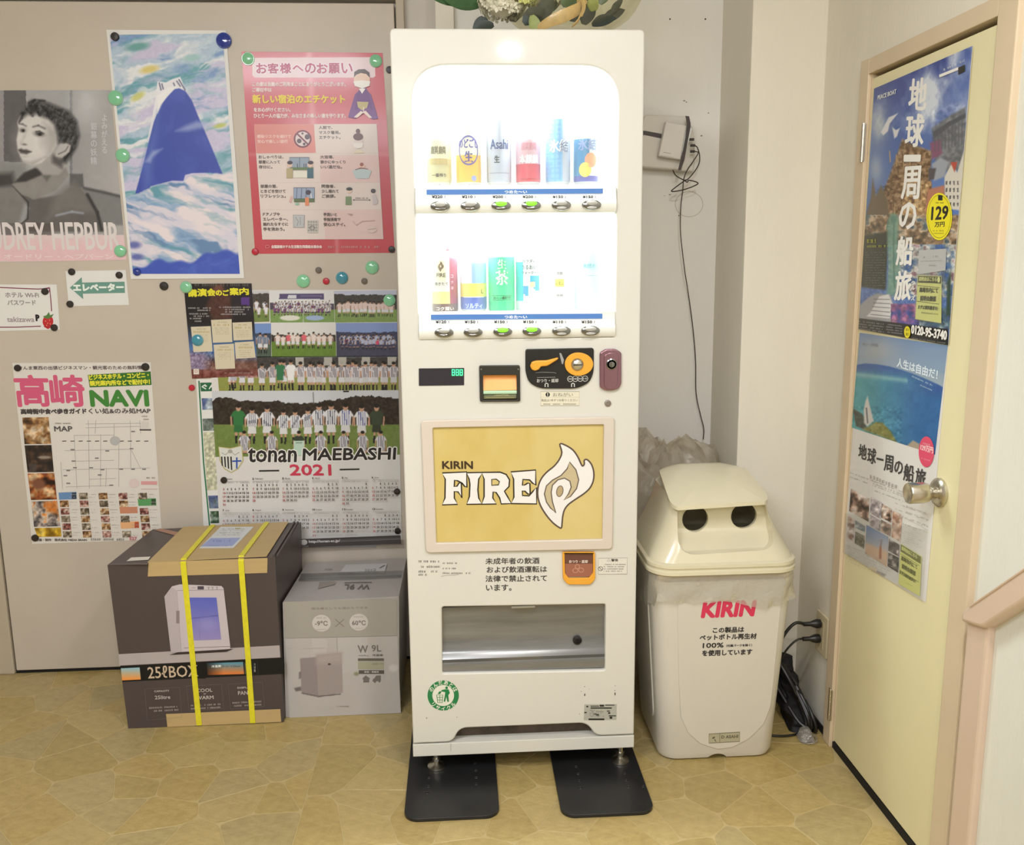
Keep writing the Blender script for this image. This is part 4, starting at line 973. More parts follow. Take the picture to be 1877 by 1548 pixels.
# ------------------------------------------------------------------ bouquet on top of the machine
bq = empty('wrapped_bouquet', (0.22, 2.36, 1.848), 'bouquet of white and green flowers in clear wrap on top of the vending machine', 'flowers')
M_LEAF = mat('leaf_green', (.26, .40, .24), .45, noise=.4, nscale=30); M_LEAFD = mat('leaf_dark', (.19, .23, .20), .5, noise=.3, nscale=30)
M_LEAFP = mat('leaf_pale', (.62, .66, .40), .5, noise=.3, nscale=40); M_PET = mat('petal_cream', (.90, .88, .78), .6); M_PETG = mat('petal_lime', (.80, .80, .48), .6)
M_RIB = mat('ribbon_gold', (.80, .68, .44), .35, noise=.2, nscale=60, coat=.3); M_RIBG = mat('ribbon_green', (.62, .64, .36), .4, noise=.3, nscale=50)
def leaf(c, d, nrm, L, W, m, nm='leaf'):
    d = np.array(d, float); d /= np.linalg.norm(d); s = np.cross(d, nrm); s /= np.linalg.norm(s); u = np.cross(s, d); V = []; F = []
    K = 8
    for i in range(K + 1):
        t = i / K; wd = W * math.sin(math.pi * min(1, t * .93 + .07)) ** .8 * .5; p = np.array(c) + d * L * t - u * L * .22 * t * t
        V += [p - s * wd + u * wd * .35, p, p + s * wd + u * wd * .35]
    V = np.array(V); n = len(V); V2 = V - u * .0008
    for i in range(K):
        a = i * 3; F += [(a, a + 3, a + 4, a + 1), (a + 1, a + 4, a + 5, a + 2), (n + a + 1, n + a + 4, n + a + 3, n + a), (n + a + 2, n + a + 5, n + a + 4, n + a + 1)]
    return mk(nm, np.concatenate([V, V2]), F, m, bq, True)
def cluster(c, R, n, m, nm, rs_, sz=.011):
    b = B()
    for i in range(n):
        a = rs_.uniform(0, 2 * math.pi); zz = rs_.uniform(-.55, 1); r = math.sqrt(1 - zz * zz); d = np.array((r * math.cos(a), r * math.sin(a), zz)); p = np.array(c) + d * R * rs_.uniform(.86, 1.05)
        t1 = np.cross(d, (0.3, .5, .81)); t1 /= np.linalg.norm(t1); t2 = np.cross(d, t1); ph = rs_.uniform(0, 1.5)
        for k in range(4):
            q = ph + k * math.pi / 2; e = t1 * math.cos(q) + t2 * math.sin(q); g = -t1 * math.sin(q) + t2 * math.cos(q)
            s_ = sz * rs_.uniform(.8, 1.15)
            b.add([p, p + e * s_ * .6 + g * s_ * .42 + d * .002, p + e * s_ + d * s_ * .3, p + e * s_ * .6 - g * s_ * .42 + d * .002], [(0, 1, 2, 3)])
    b.lathe([(.001, -R * .72), (R * .5, -R * .5), (R * .74, 0), (R * .55, R * .45), (.001, R * .7)], c, 'z', 12)
    return b.build(nm, m, bq)
rs = random.Random(5)
def bp(px, py, y): return at(px, py, y)
cluster(bp(920, 2, 2.30), .055, 230, M_PET, 'flower_head', rs)
cluster(bp(1000, -12, 2.33), .042, 170, M_PET, 'flower_head', rs)
cluster(bp(962, -6, 2.28), .026, 70, M_PETG, 'flower_head', rs, .013)
for (px, py, y, L, W, dx, dz, m) in ((975, 28, 2.27, .055, .028, .1, -.4, M_LEAFP), (880, 10, 2.33, .09, .06, -1, .25, M_LEAF), (865, -4, 2.35, .10, .07, -1, .1, M_LEAF), (905, 46, 2.27, .05, .03, -.6, -.1, M_LEAFD), (893, 34, 2.29, .045, .028, -.7, -.5, M_LEAFD),
                               (885, 30, 2.3, .03, .012, -.8, -.7, M_LEAFD), (960, 44, 2.28, .06, .04, .5, .4, M_LEAFD), (990, 40, 2.29, .07, .04, .3, .7, M_LEAFD), (1030, 10, 2.31, .07, .045, .8, .5, M_LEAF), (1100, 8, 2.30, .05, .03, .4, .8, M_LEAF),
                               (1105, 40, 2.31, .06, .03, .5, .3, M_LEAFD), (1085, 46, 2.28, .06, .03, .7, .25, M_LEAFD), (1120, 25, 2.30, .045, .018, .6, .8, M_LEAFD), (1070, 45, 2.33, .06, .04, .2, .6, M_LEAFD), (1010, 20, 2.36, .08, .05, .1, .7, M_LEAF), (940, 40, 2.34, .08, .05, .1, .6, M_LEAFD), (1050, 40, 2.36, .08, .05, .1, .6, M_LEAFD)):
    c = bp(px, py, y); c[2] = max(c[2], 1.856); leaf(c, (dx, -.15, dz), (0, -1, .35), L, W, m)
def ribbon(P, w0, m, nm):
    S = spline(P, 8); n = len(S); T = np.gradient(S, axis=0); V = []
    for i in range(n):
        t = T[i] / np.linalg.norm(T[i]); s = np.cross(t, (0, -1, .2)); s = np.cross(s, t) if False else s; s /= np.linalg.norm(s)
        yv = np.array((0, -1, .0)); wv = s * .35 + yv * .2; wv = np.array((0, -.25, 1.0)) if abs(t[0]) > .5 else np.array((.9, -.3, .2)); wv /= np.linalg.norm(wv)
        ww = w0 * (0.35 + .65 * math.sin(math.pi * i / (n - 1)) ** .6)
        V += [S[i] - wv * ww / 2, S[i] + np.array((0, -.004, 0)), S[i] + wv * ww / 2]
    F = []
    for i in range(n - 1): a = i * 3; F += [(a, a + 3, a + 4, a + 1), (a + 1, a + 4, a + 5, a + 2)]
    V = np.array(V); k = len(V); F2 = [tuple(q + k for q in f[::-1]) for f in F]
    return mk(nm, np.concatenate([V, V + np.array((0, .001, 0))]), F + F2, m, bq, True)
ribbon([bp(985, 52, 2.22), bp(1010, 38, 2.20), bp(1040, 26, 2.20), bp(1066, 10, 2.22), bp(1060, -20, 2.25)], .030, M_RIB, 'ribbon')
ribbon([bp(1052, -20, 2.22), bp(1070, 8, 2.205), bp(1062, 34, 2.20), bp(1048, 49, 2.20)], .010, M_RIB, 'ribbon')
ribbon([bp(1060, -25, 2.24), bp(1082, -4, 2.22), bp(1090, 20, 2.23)], .030, M_RIBG, 'ribbon')
wr = B(); wc = bp(1040, -60, 2.33); S_ = 26
V = []; F = []
for i in range(13):
    ph = -1.15 + i * 1.9 / 12
    for k in range(S_):
        t = 2 * math.pi * k / S_; r = .205 * math.cos(ph * .9) * (1 + .03 * math.sin(5 * t + i)); V.append(wc + np.array((r * math.cos(t), r * .55 * math.sin(t), .16 * math.sin(ph))))
for i in range(12):
    for k in range(S_): F.append((i * S_ + k, i * S_ + (k + 1) % S_, (i + 1) * S_ + (k + 1) % S_, (i + 1) * S_ + k))
V = np.array(V); V[:, 2] = np.maximum(V[:, 2], 1.8475)
mk('clear_wrap', V, F, clear_mat('cellophane', (.97, .97, .92), .05, .06, .10, (.9, .88, .75), .6, 12), bq, True)

# ------------------------------------------------------------------ recycling bin
M_BIN = mat('bin_white_plastic', (.84, .82, .78), .33, noise=.03, nscale=5)
M_LID = mat('bin_cream_plastic', (.87, .84, .73), .24, noise=.02, nscale=5, coat=.25)
bn = empty('recycling_bin', (.67, 2.32, 0), 'white plastic bottle recycling bin with cream two-hole lid beside the vending machine', 'rubbish bin')
def bsec(z):
    t = z / .54
    return (.518 - .036 * t, .832 + .024 * t, 2.166 - .036 * t, 2.455 + .02 * t)
secs = []
for z, q in ((.0, .012), (.006, .004), (.02, 0), (.20, 0), (.40, 0), (.52, 0)):
    x0, x1, y0, y1 = bsec(z); secs.append((z, x0 + q, x1 - q, y0 + q, y1 - q, .045))
V, F = loft(secs); body = mk('bin_body', V, F, M_BIN, bn, True)
cu = B(); cu.lathe([(.032, -.06), (.032, .06)], (.675, 2.17, -.014), 'y', 24); c1 = cu.build('cut', None)
boolean(body, [c1])
x0, x1, y0, y1 = bsec(0); X0, X1, Y0, Y1 = bsec(.54)
PB = Plane(((x0 + x1) / 2, y0, 0), (1, 0, 0), (0, Y0 - y0, .54))
def UB(x, y): return PB.uv(x, y)
KB = (.22376, 1140, 1080)
L = [PB.uv(1140 + x * KB[0], 1080 + y * KB[0]) for x, y in [(455, 20), (462, 700), (480, 1040), (540, 1170), (640, 1260), (780, 1305), (900, 1290), (1040, 1220), (1160, 1100), (1215, 960), (1240, 760), (1310, 20)]]
PB.plate('front_panel', [[tuple(p) for p in L]], -.001, .0022, M_BIN, body, .0018)
PL = Plane((x0 - .0005, 2.30, 0), (0, -1, 0), (-(x0 - X0), 0, .54))
PL.plate('side_panel', [roundpoly([(-.085, .09), (.085, .09), (.09, .46), (-.09, .46)], [.05, .05, .003, .003], 8)], -.004, .0025, M_BIN, body, .002)
ik = Ink(PB, .0028, KB)
RD = (.84, .22, .36)
# bold italic wordmark
ik.txt('KIRIN', 652, 1072, 222, 118, RD, 9, -.035, .12)
ik.build('brand_lettering', body); ik = Ink(PB, .0028, KB); KK = (.2, .19, .2)
for t, a, b_, yb, h in (('この製品は', 742, 995, 352, 44), ('ペットボトル再生材', 635, 1098, 412, 44), ('100%', 660, 828, 474, 38), ('を使用しています', 655, 1062, 540, 46)): ik.txt(t, a, b_, yb, h, KK, 2.0, -.03)
ik.txt('（付属パーツを除く）', 852, 1062, 466, 20, KK, .8, -.03)
ik.build('bin_lettering', body)
pl_ = PB.plate('maker_label', [[PB.uv(1140 + x * KB[0], 1080 + y * KB[0]) for x, y in ((708, 1256), (965, 1242), (965, 1158), (708, 1174))]], .0022, .0028, mat('label_tan', (.70, .68, .58), .4), body)
ik = Ink(PB, .0031, KB); ik.line([(712, 1178), (961, 1162), (961, 1238), (712, 1252)], 4, (.45, .43, .36), True); ik.line([(798, 1172), (798, 1246)], 3, (.45, .43, .36)); ik.ell(748, 1208, 14, 6, (.35, .33, .28), 10, -30); ik.line([(755, 1220), (768, 1240)], 5, (.35, .33, .28)); ik.txt('D ASAHI', 812, 948, 1214, 24, (.4, .38, .3), 1, -.04)
ik.build('maker_print', pl_)
# rim + lid
def ring_loft(name, S, m, par): V, F = loft(S); return mk(name, V, F, m, par, True)
ring_loft('lid_rim', [(.538, .476, .862, 2.124, 2.480, .062), (.541, .473, .866, 2.120, 2.484, .066), (.549, .473, .866, 2.120, 2.484, .066), (.552, .478, .861, 2.126, 2.478, .062), (.556, .478, .861, 2.126, 2.478, .062), (.559, .474, .865, 2.121, 2.483, .066), (.567, .474, .865, 2.121, 2.483, .066), (.571, .480, .859, 2.128, 2.476, .06)], M_LID, bn)
LS = [(.569, .481, .858, 2.128, 2.476, .06), (.585, .487, .851, 2.133, 2.472, .062), (.60, .496, .842, 2.138, 2.466, .065), (.64, .514, .820, 2.148, 2.456, .065), (.68, .530, .801, 2.157, 2.446, .062), (.725, .540, .789, 2.166, 2.436, .06)]
V, F = loft(LS); lid = mk('lid', V, F, M_LID, bn, True)
IS = [(.560, .489, .850, 2.136, 2.468, .056), (.60, .504, .834, 2.146, 2.458, .058), (.64, .522, .812, 2.156, 2.448, .058), (.68, .538, .793, 2.208, 2.438, .052), (.718, .547, .782, 2.212, 2.430, .05)]
IS = [(z, a + .004, b - .004, 2.217, d - .004, .03) for z, a, b, c, d, r in IS]
V, F = loft(IS); c1 = mk('cut', V, F, None)
def prismx(P, xa, xb): n = len(P); V = [(xa, y, z) for y, z in P] + [(xb, y, z) for y, z in P]; return mk('cut', V, [tuple(range(n)), tuple(range(n, 2 * n))[::-1]] + [(i, n + i, n + (i + 1) % n, (i + 1) % n) for i in range(n)], None)
PLD = Plane((0, 2.205, 0), (1, 0, 0), (0, 0, 1))
lp = roundpoly([(.545, .590), (.806, .598), (.772, .76), (.556, .76)], [.05, .05, .01, .01], 8)
v, f = plate_geo([lp], .12, 0); W = PLD.w(v[:, 0], v[:, 1], v[:, 2] - .0005)
# slanted floor of the recess
c2 = mk('cut', W, f, None)
for p in c2.data.vertices:
    zz = p.co.z + c2.location.z
    if p.co.y + c2.location.y > 2.19 and zz < .632: p.co.y -= (.632 - zz) * 1.55
cyl = []
for (x, z) in ((.606, .664), (.735, .669)):
    cb_ = B(); cb_.lathe([(.0345, -.06), (.0345, .06)], (x, 2.20, z), 'y', 40); cyl.append(cb_.build('cut', None))
boolean(lid, [c1, c2] + cyl)
B().box(np.array((.50, 2.15, .50)), np.array((.84, 2.46, .535))).build('bin_opening', mat('bin_inside', (.88, .78, .60), .6), bn)
# lip around each hole
for (x, z) in ((.606, .664), (.735, .669)):
    T = np.linspace(0, 2 * math.pi, 40, endpoint=False)
    B().tube([(x + .0350 * math.cos(t), 2.2050, z + .0350 * math.sin(t)) for t in T] + [(x + .0350, 2.2050, z)], .0011, 8).build('hole_lip', M_LID, lid, True)
# visor / cap
V = []; F = []; NU, NV = 20, 14
def capo(u, v):   # u across -1..1, v 0 front .. 1 back
    hw = .128 * (1 - .02 * v); x = .661 + u * hw * (1 - .20 * max(0, v - .25) ** 2 * abs(u) * 1.0)
    y = 2.143 + v * .29 + .016 * u * u * (1 - v) - .03 * u * u * v
    z = .724 + .052 * math.sin(min(1, v * 1.05) * math.pi * .56) - .016 * u * u - .020 * max(0, v - .8) * 3 + .010 * (u + 1) * .5 * (1 - v)
    return (x, y, z)
rr_ = rrect(-1, 0, 1, 1, (.16, .16, .30, .30), 6)
G = []
for i in range(9):
    s = i / 8
    for (u, v) in rr_: G.append(capo(u * s, .5 + (v - .5) * s))
m = len(rr_); G = np.array(G); n = len(G)
for i in range(8):
    for k in range(m): F.append((i * m + k, (i + 1) * m + k, (i + 1) * m + (k + 1) % m, i * m + (k + 1) % m))
Fb = [tuple(q + n for q in f[::-1]) for f in F]; Fs = [(8 * m + k, n + 8 * m + k, n + 8 * m + (k + 1) % m, 8 * m + (k + 1) % m) for k in range(m)]
G2 = G.copy(); G2[:, 2] -= .010
mk('lid_top', np.concatenate([G, G2]), F + Fb + Fs, M_LID, bn, True)
# bag liner hanging under the rim
def liner(name, z_top, drop, m, par):
    V = []; F = []; K = 160; R_ = 12
    for i in range(R_ + 1):
        t = i / R_
        for k in range(K):
            a = k / K; zb = drop(a); z = z_top + (zb - z_top) * t; x0, x1, y0, y1 = bsec(min(z, .54))
            g = .0035 + .006 * t + .0035 * math.sin(a * 70 + 5 * t) * t + .0028 * math.sin(a * 187 + 2) * t
            L = rrect(x0 - g, y0 - g, x1 + g, y1 + g, .05, 10); P = np.array(L + [L[0]]); d = np.concatenate([[0], np.cumsum(np.linalg.norm(np.diff(P, axis=0), axis=1))]); s = a * d[-1]
            V.append((np.interp(s, d, P[:, 0]), np.interp(s, d, P[:, 1]), z))
    for i in range(R_):
        for k in range(K): F.append((i * K + k, i * K + (k + 1) % K, (i + 1) * K + (k + 1) % K, (i + 1) * K + k))
    return mk(name, V, F, m, par, True)
def drop(a):     # a runs along the perimeter from the front-left corner
    return .465 + .008 * math.sin(a * 19) + .006 * math.sin(a * 43 + 1) - (.02 if a < .03 or a > .93 else 0) - .006 * math.sin(a * 8)
M_BAG = clear_mat('bag_film', (.93, .93, .92), .03, .28, .42, (.90, .88, .84), .5, 30)
liner('bag_liner', .537, drop, M_BAG, bn)

# ------------------------------------------------------------------ heap of bags behind the bin
M_BAG2 = clear_mat('bag_film_heap', (.96, .95, .92), .02, .30, .26, (.93, .90, .84), .6, 14, .18)
def blob(name, c, s, seed, m, lab, cat):
    V = []; F = []; N1, N2 = 40, 24
    for i in range(N2 + 1):
        ph = math.pi * i / N2
        for k in range(N1):
            t = 2 * math.pi * k / N1; d = np.array((math.sin(ph) * math.cos(t), math.sin(ph) * math.sin(t), math.cos(ph)))
            n = float(fbm(np.array([d[0] * 2.4 + 5 + seed]), np.array([d[2] * 2.4 + d[1] * 1.3 + 9]), seed)[0]); n2 = abs(float(fbm(np.array([d[0] * 6 + 3]), np.array([d[2] * 6 - d[1] * 5 + 20]), seed + 3)[0]) - .5)
            V.append(np.array(c) + d * np.array(s) * (0.78 + .45 * n - .5 * n2))
    for i in range(N2):
        for k in range(N1): F.append((i * N1 + k, i * N1 + (k + 1) % N1, (i + 1) * N1 + (k + 1) % N1, (i + 1) * N1 + k))
    V = np.array(V); V[:, 1] = np.clip(V[:, 1], 2.500, 2.772); V[:, 0] = np.clip(V[:, 0], .452, .798); V[:, 2] = np.maximum(V[:, 2], .004)
    o = mk(name, V, F, m, None, True); return tag(o, lab, cat)
blob('rubbish_bag', (.63, 2.64, .40), (.24, .16, .43), 4, M_BAG2, 'large filled clear plastic bag squeezed in the recess behind the bin', 'plastic bag')
rp = B(); rp.lathe([(.03, 0), (.034, .01), (.034, .12), (.02, .16), (.013, .18), (.013, .20), (.001, .20)], (.492, 2.58, .60), 'z', 20)
o = rp.build('red_bottle', mat('bottle_red', (.70, .16, .20), .35), None, True); tag(o, 'red drink bottle seen blurred through the clear bag beside the machine', 'bottle')

# ------------------------------------------------------------------ cartons
def carton(name, x0, x1, y0, y1, h, m, lab, cat='box'):
    r = empty(name, ((x0 + x1) / 2, (y0 + y1) / 2, 0), lab, cat); return r
M_DKC = mat('carton_dark_print', (.305, .265, .262), .42, noise=.06, nscale=6)
M_KRAFT = mat('kraft_tape', (.76, .655, .46), .5, noise=.08, nscale=25, stretch=(.2, 1, 3)); M_YEL = mat('yellow_strap', (.90, .86, .18), .4, noise=.12, nscale=90)
bxr = carton('strapped_carton', -.985, -.533, 2.46, 2.80, .507, None, 'large dark grey carton tied with two yellow straps, standing left of the small carton')
b = B(); z1 = .505
# slightly flared carton body
V = [(-.984, 2.46, .001), (-.537, 2.46, .001), (-.533, 2.795, .001), (-.980, 2.795, .001), (-.999, 2.462, z1 - .006), (-.533, 2.462, z1 + .004), (-.516, 2.800, z1 + .004), (-.985, 2.800, z1 - .006)]
mk('carton_body', V, [(0, 3, 2, 1), (4, 5, 6, 7), (0, 1, 5, 4), (1, 2, 6, 5), (2, 3, 7, 6), (3, 0, 4, 7)], M_DKC, bxr)
PF = Plane((-.76, 2.46, 0), (1, 0, 0), (0, .002, z1)); PT = Plane((-.76, 2.462, z1 - .001), (1, 0, .0215), (0, 1, 0))
K7 = (.1809, 200, 1060)
# flap edge ridge
B().box(np.array((-.540, 2.466, z1 + .002)), np.array((-.534, 2.795, z1 + .010)), .0015).build('flap_edge', M_DKC, bxr)
B().box(np.array((-.529, 2.466, z1 + .002)), np.array((-.524, 2.797, z1 + .009)), .0015).build('flap_edge', M_DKC, bxr)
KC5 = (.309, 180, 920)
def FQ(P, K=K7): return [PF.uv(K[1] + x * K[0], K[2] + y * K[0]) for x, y in P]
def TQ(P, K=KC5): return [PT.uv(K[1] + x * K[0], K[2] + y * K[0]) for x, y in P]
PF.plate('kraft_tape', [FQ([(295, 440), (1003, 418), (1005, 330), (300, 355)], KC5)], .0004, .0014, M_KRAFT, bxr)
ql = PF.uv(180 + 297 * .309, 920 + 400 * .309)[0]; qr = PF.uv(180 + 1004 * .309, 920 + 380 * .309)[0]
PT.plate('kraft_tape', [[(ql, -.002), (qr, -.002), (qr, .337), (ql, .337)]], .0025, .0035, M_KRAFT, bxr)
PF.plate('kraft_tape', [FQ([(592, 1500), (1745, 1448), (1735, 1320), (578, 1370)])], .0004, .0014, M_KRAFT, bxr)
KCt = (.2025, 180, 930)
PT.plate('delivery_label', [TQ([(915, 380), (1225, 378), (1410, 185), (1110, 185)], KCt)], .004, .0046, mat('label_bluewhite', (.84, .85, .86), .4), bxr)
ik = Ink(PT, .0049, KCt); ik.quad((930, 365), (1215, 360), (1290, 285), (1020, 290), (.62, .66, .84)); ik.scrib(1040, 1200, 322, 16, (.42, .48, .72)); ik.scrib(1000, 1180, 362, 10, (.45, .5, .74))
for y in (210, 225, 245, 262): ik.scrib(1120 - (y - 210) * .8, 1330 - (y - 210) * .8, y, 7, (.62, .62, .58), .6)
ik.rect(1240, 196, 1292, 204, (.75, .72, .45)); ik.build('delivery_print', bxr)
PT.plate('paper_label', [TQ([(258, 487), (455, 474), (475, 447), (300, 455)], KCt)], .001, .0016, mat('label_paper', (.86, .84, .80), .5), bxr)
# flap seam + tan strip on top left
ik = Ink(PT, .001, KCt); ik.poly([(510, 205), (560, 190), (750, 228), (700, 255)][::-1], (.66, .50, .42)); ik.line([(110, 515), (450, 512)], 8, (.45, .40, .40)); ik.build('top_print', bxr)
for (xt, xm, xbm) in (((1080, 760, 1), (775, 455), None), ((1550, 1), (1295, 450), None)): pass
def strap(us, name):
    """us: u at top back, at top front, at front bottom"""
    w0 = .0078; ut, um, ub = us; V = []
    path = [(PT.w(ut, .338, .0052), 0), (PT.w((ut + um) / 2, .17, .0056), 0), (PT.w(um, .006, .0056), 0), (PF.w(um, PF.uv(0, 0)[1] * 0 + z1 - .004, .0036), 0), (PF.w(um + (ub - um) * .3, z1 * .7, .0022), 0), (PF.w(ub, .003, .0022), 0)]
    P = [p for p, _ in path]
    for i, p in enumerate(P):
        up = np.array((0, -.25, 1.0)) if i < 3 else np.array((0, -1.0, .2)); V += [p + np.array((-w0, 0, 0)), p + np.array((w0, 0, 0)), p + np.array((w0, 0, 0)) + up * .0009, p + np.array((-w0, 0, 0)) + up * .0009]
    F = []
    for i in range(len(P) - 1):
        a = i * 4
        for k in range(4): F.append((a + k, a + (k + 1) % 4, a + 4 + (k + 1) % 4, a + 4 + k))
    F += [(0, 1, 2, 3)[::-1], tuple(range(4 * len(P) - 4, 4 * len(P)))]
    return mk(name, V, F, M_YEL, bxr)
u_ = lambda x, y, K=KC5: PF.uv(K[1] + x * K[0], K[2] + y * K[0])[0]
ut = lambda x, y: PT.uv(KCt[1] + x * KCt[0], KCt[2] + y * KCt[0])[0]
strap((ut(1065, 145), u_(505, 340), u_(600, 1310)), 'yellow_strap'); strap((ut(1545, 125), u_(847, 325), u_(918, 1300)), 'yellow_strap')
ik = Ink(PF, .0003, K7)
ik.quad((105, 880), (1735, 797), (1727, 675), (95, 765), (.70, .66, .66))
ik.quad((135, 1045), (1770, 965), (1765, 800), (112, 885), (.055, .06, .07))
pf = Paint(PF, [(120, 908), (310, 898), (322, 1020), (132, 1030)], 1.5, K7); pf.grad(910, 1020, (.60, .75, .80), (.95, .60, .28)); pf.build('print_panel', bxr, .0008)
pf = Paint(PF, [(990, 855), (1358, 843), (1368, 965), (1000, 975)], 1.5, K7); pf.grad(850, 960, (.35, .58, .68), (.88, .50, .24)); pf.C *= np.clip((pf.X - 960) / 200, 0, 1)[:, None] ** .6; pf.build('print_panel', bxr, .0008)
ik.k = .001
ik.txt('25ℓBOX', 398, 905, 1010, 122, (.80, .72, .62), 1.5, -.045); ik.rect(905, 870, 980, 1010, (.055, .06, .07))
ik.txt('冷温庫', 1040, 1135, 900, 24, (.9, .92, .9), .8, -.05); ik.scrib(1150, 1330, 893, 14, (.25, .35, .4)); ik.vtxt('大容量', 1478, 850, 945, 18, (.6, .6, .6), .5)
ik.line([(1378, 850), (1382, 965)], 4, (.5, .5, .45)); ik.line([(1455, 830), (1505, 828), (1512, 985), (1462, 988)], 3, (.25, .25, .26), True)
WH = (.76, .72, .70)
for (x0, x1, a, b_, t2, t3) in ((362, 715, 1115, 1430, 'CAPACITY', '25litre'), (785, 1140, 1085, 1340, 'COOL', 'WARM'), (1205, 1555, 1065, 1320, 'DISPLAY', 'PANEL')):
    sh = (x0 - 362) * 0; ik.line([(x0, a), (x1, a - 17), (x1 + 22, b_ - 30), (x0 + 28, b_)], 2.5, (.50, .45, .45), True)
    if t2 == 'COOL': ik.txt(t2, x0 + 105, x1 - 92, 1148, 34, WH, 1, -.04); ik.txt('or', 960, 985, 1170, 12, WH, .5); ik.txt(t3, x0 + 100, x1 - 80, 1222, 34, WH, 1.4, -.04)
    else:
        yy = 1148 if t2 == 'CAPACITY' else 1112; ik.txt(t2, x0 + 98, x0 + 250, yy, 18, WH, .8, -.04); ik.txt(t3, x0 + 105, x0 + 260, yy + 72 if t2 == 'CAPACITY' else yy + 62, 36, WH, 1, -.04)
    for j in range(2): ik.scrib(x0 + 45, x1 - 10, (1315, 1290, 1262)[(x0 > 700) + (x0 > 1100)] + j * 32, 16, WH, .8, -.05)
# fridge picture
FR = (.78, .74, .76)
ik.poly([(562, 180), (640, 75), (720, 55), (1140, 72), (1162, 95), (1230, 690), (1225, 712), (760, 745), (628, 740)][::-1], FR)
ik.poly([(562, 180), (640, 85), (690, 120), (735, 745), (628, 740)][::-1], (.72, .68, .70))
ik.line([(690, 118), (1165, 110)], 4, (.50, .46, .48)); ik.line([(760, 700), (1226, 684)], 5, (.45, .40, .42)); ik.line([(688, 120), (735, 745)], 3, (.6, .56, .58))
ik.rect(898, 74, 962, 108, (.30, .27, .32)); 
for x in (1010, 1050, 1095): ik.line([(x - 12, 84), (x + 6, 82), (x - 2, 106)], 5, (.35, .32, .35))
ik.line([(838, 90), (880, 88)], 4, (.5, .46, .48)); ik.rect(682, 322, 716, 450, (.55, .50, .50), .02)
ik.poly([(610, 770), (700, 742), (1260, 708), (1190, 738)][::-1], (.22, .18, .18)); ik.build('carton_print', bxr)
pf = Paint(PF, [(810, 188), (1090, 188), (1138, 612), (850, 622)], 1.5, K7); pf.grad(190, 620, (.36, .40, .76), (.60, .55, .76)); pf.line([(830, 400), (1100, 370)], 8, (.32, .33, .62), 8); pf.line([(910, 420), (925, 600)], 6, (.45, .45, .70), 4); pf.ell(1000, 460, 90, 60, (.62, .60, .82), 1.2, 0, .5); pf.build('print_window', bxr, .003)
M_GRC = mat('carton_grey_print', (.69, .67, .66), .38, noise=.05, nscale=6); 
g0x, g1x = -.536, -.196
gr = carton('small_carton', g0x, g1x, 2.488, 2.83, .362, None, 'small light grey mini fridge carton between the strapped carton and the vending machine')
V = [(-.536, 2.488, .001), (-.199, 2.488, .001), (-.196, 2.84, .001), (-.532, 2.84, .001), (-.525, 2.490, .360), (-.189, 2.490, .368), (-.186, 2.84, .364), (-.512, 2.84, .358)]
V[1] = (-.199, 2.488, .001)
mk('carton_body', V, [(0, 3, 2, 1), (4, 5, 6, 7), (0, 1, 5, 4), (1, 2, 6, 5), (2, 3, 7, 6), (3, 0, 4, 7)], M_GRC, gr)
K8g = (.1938, 510, 1020)
PG = Plane((-.36, 2.487, 0), (1, 0, 0), (0, .002, .36)); PGT = Plane((-.36, 2.49, .3640), (1, 0, .024), (0, 1, 0))
def par_clamp(q): return q
ik = Ink(PG, .0006, K8g)
ik.quad((66, 770), (1128, 745), (1122, 400), (52, 425), (.655, .635, .60)); GT = (.46, .44, .42)
ik.txt('保冷庫としても温めもできる', 312, 845, 500, 20, (.52, .50, .48), .6, -.02)
for cx, cy in ((409, 627), (762, 617)): ik.ell(cx, cy, 88, 80, (.80, .78, .76), 32)
ik.txt('-9℃', 350, 468, 650, 44, GT, 1.5); ik.txt('60℃', 700, 828, 645, 44, GT, 1.5); ik.scrib(360, 455, 582, 12, (.6, .58, .56)); ik.scrib(715, 805, 572, 12, (.6, .58, .56)); ik.scrib(360, 455, 690, 9, (.65, .63, .6)); ik.scrib(715, 805, 680, 9, (.65, .63, .6))
ik.line([(540, 590), (622, 660)], 5, GT); ik.line([(622, 590), (540, 660)], 5, GT)
ik.build('carton_print', gr)
pf = Paint(PG, [(66, 772), (1128, 748), (1160, 1475), (108, 1520)], 1.6, K8g); pf.fill((.72, .70, .685)); n = fbm(pf.X / 160, pf.Y / 120, 8); pf.mix(n * .35, (.78, .76, .75))
pf.rect(310, 780, 460, 1000, (.78, .76, .75), .5); pf.rect(560, 760, 850, 1100, (.76, .745, .735), .5)
pf.line([(310, 770), (320, 930)], 5, (.62, .60, .6), 4); pf.line([(555, 770), (560, 920)], 5, (.62, .60, .6), 4); pf.line([(90, 865), (450, 865)], 5, (.66, .64, .64), 4)
pf.poly([(205, 960), (365, 945), (380, 1315), (220, 1285)], (.58, .535, .535), 3); pf.poly([(360, 925), (600, 905), (612, 1285), (378, 1318)], (.635, .59, .58), 3)
pf.poly([(360, 925), (600, 905), (600, 1000), (365, 1010)], (.68, .63, .62), 30); pf.line([(225, 1288), (380, 1320), (590, 1296)], 10, (.36, .32, .32), 5); pf.ell(484, 1015, 16, 7, (.2, .17, .17), .3)
pf.poly([(150, 1240), (215, 1225), (220, 1265), (165, 1272)], (.45, .42, .42), 5); pf.poly([(195, 1090), (220, 1080), (215, 1150), (195, 1155)], (.5, .47, .47), 4)
pf.ell(740, 1105, 24, 18, (.55, .54, .45), .8); pf.ell(1090, 1050, 45, 34, (.80, .78, .77), .6); pf.build('carton_photo', gr, .0008)
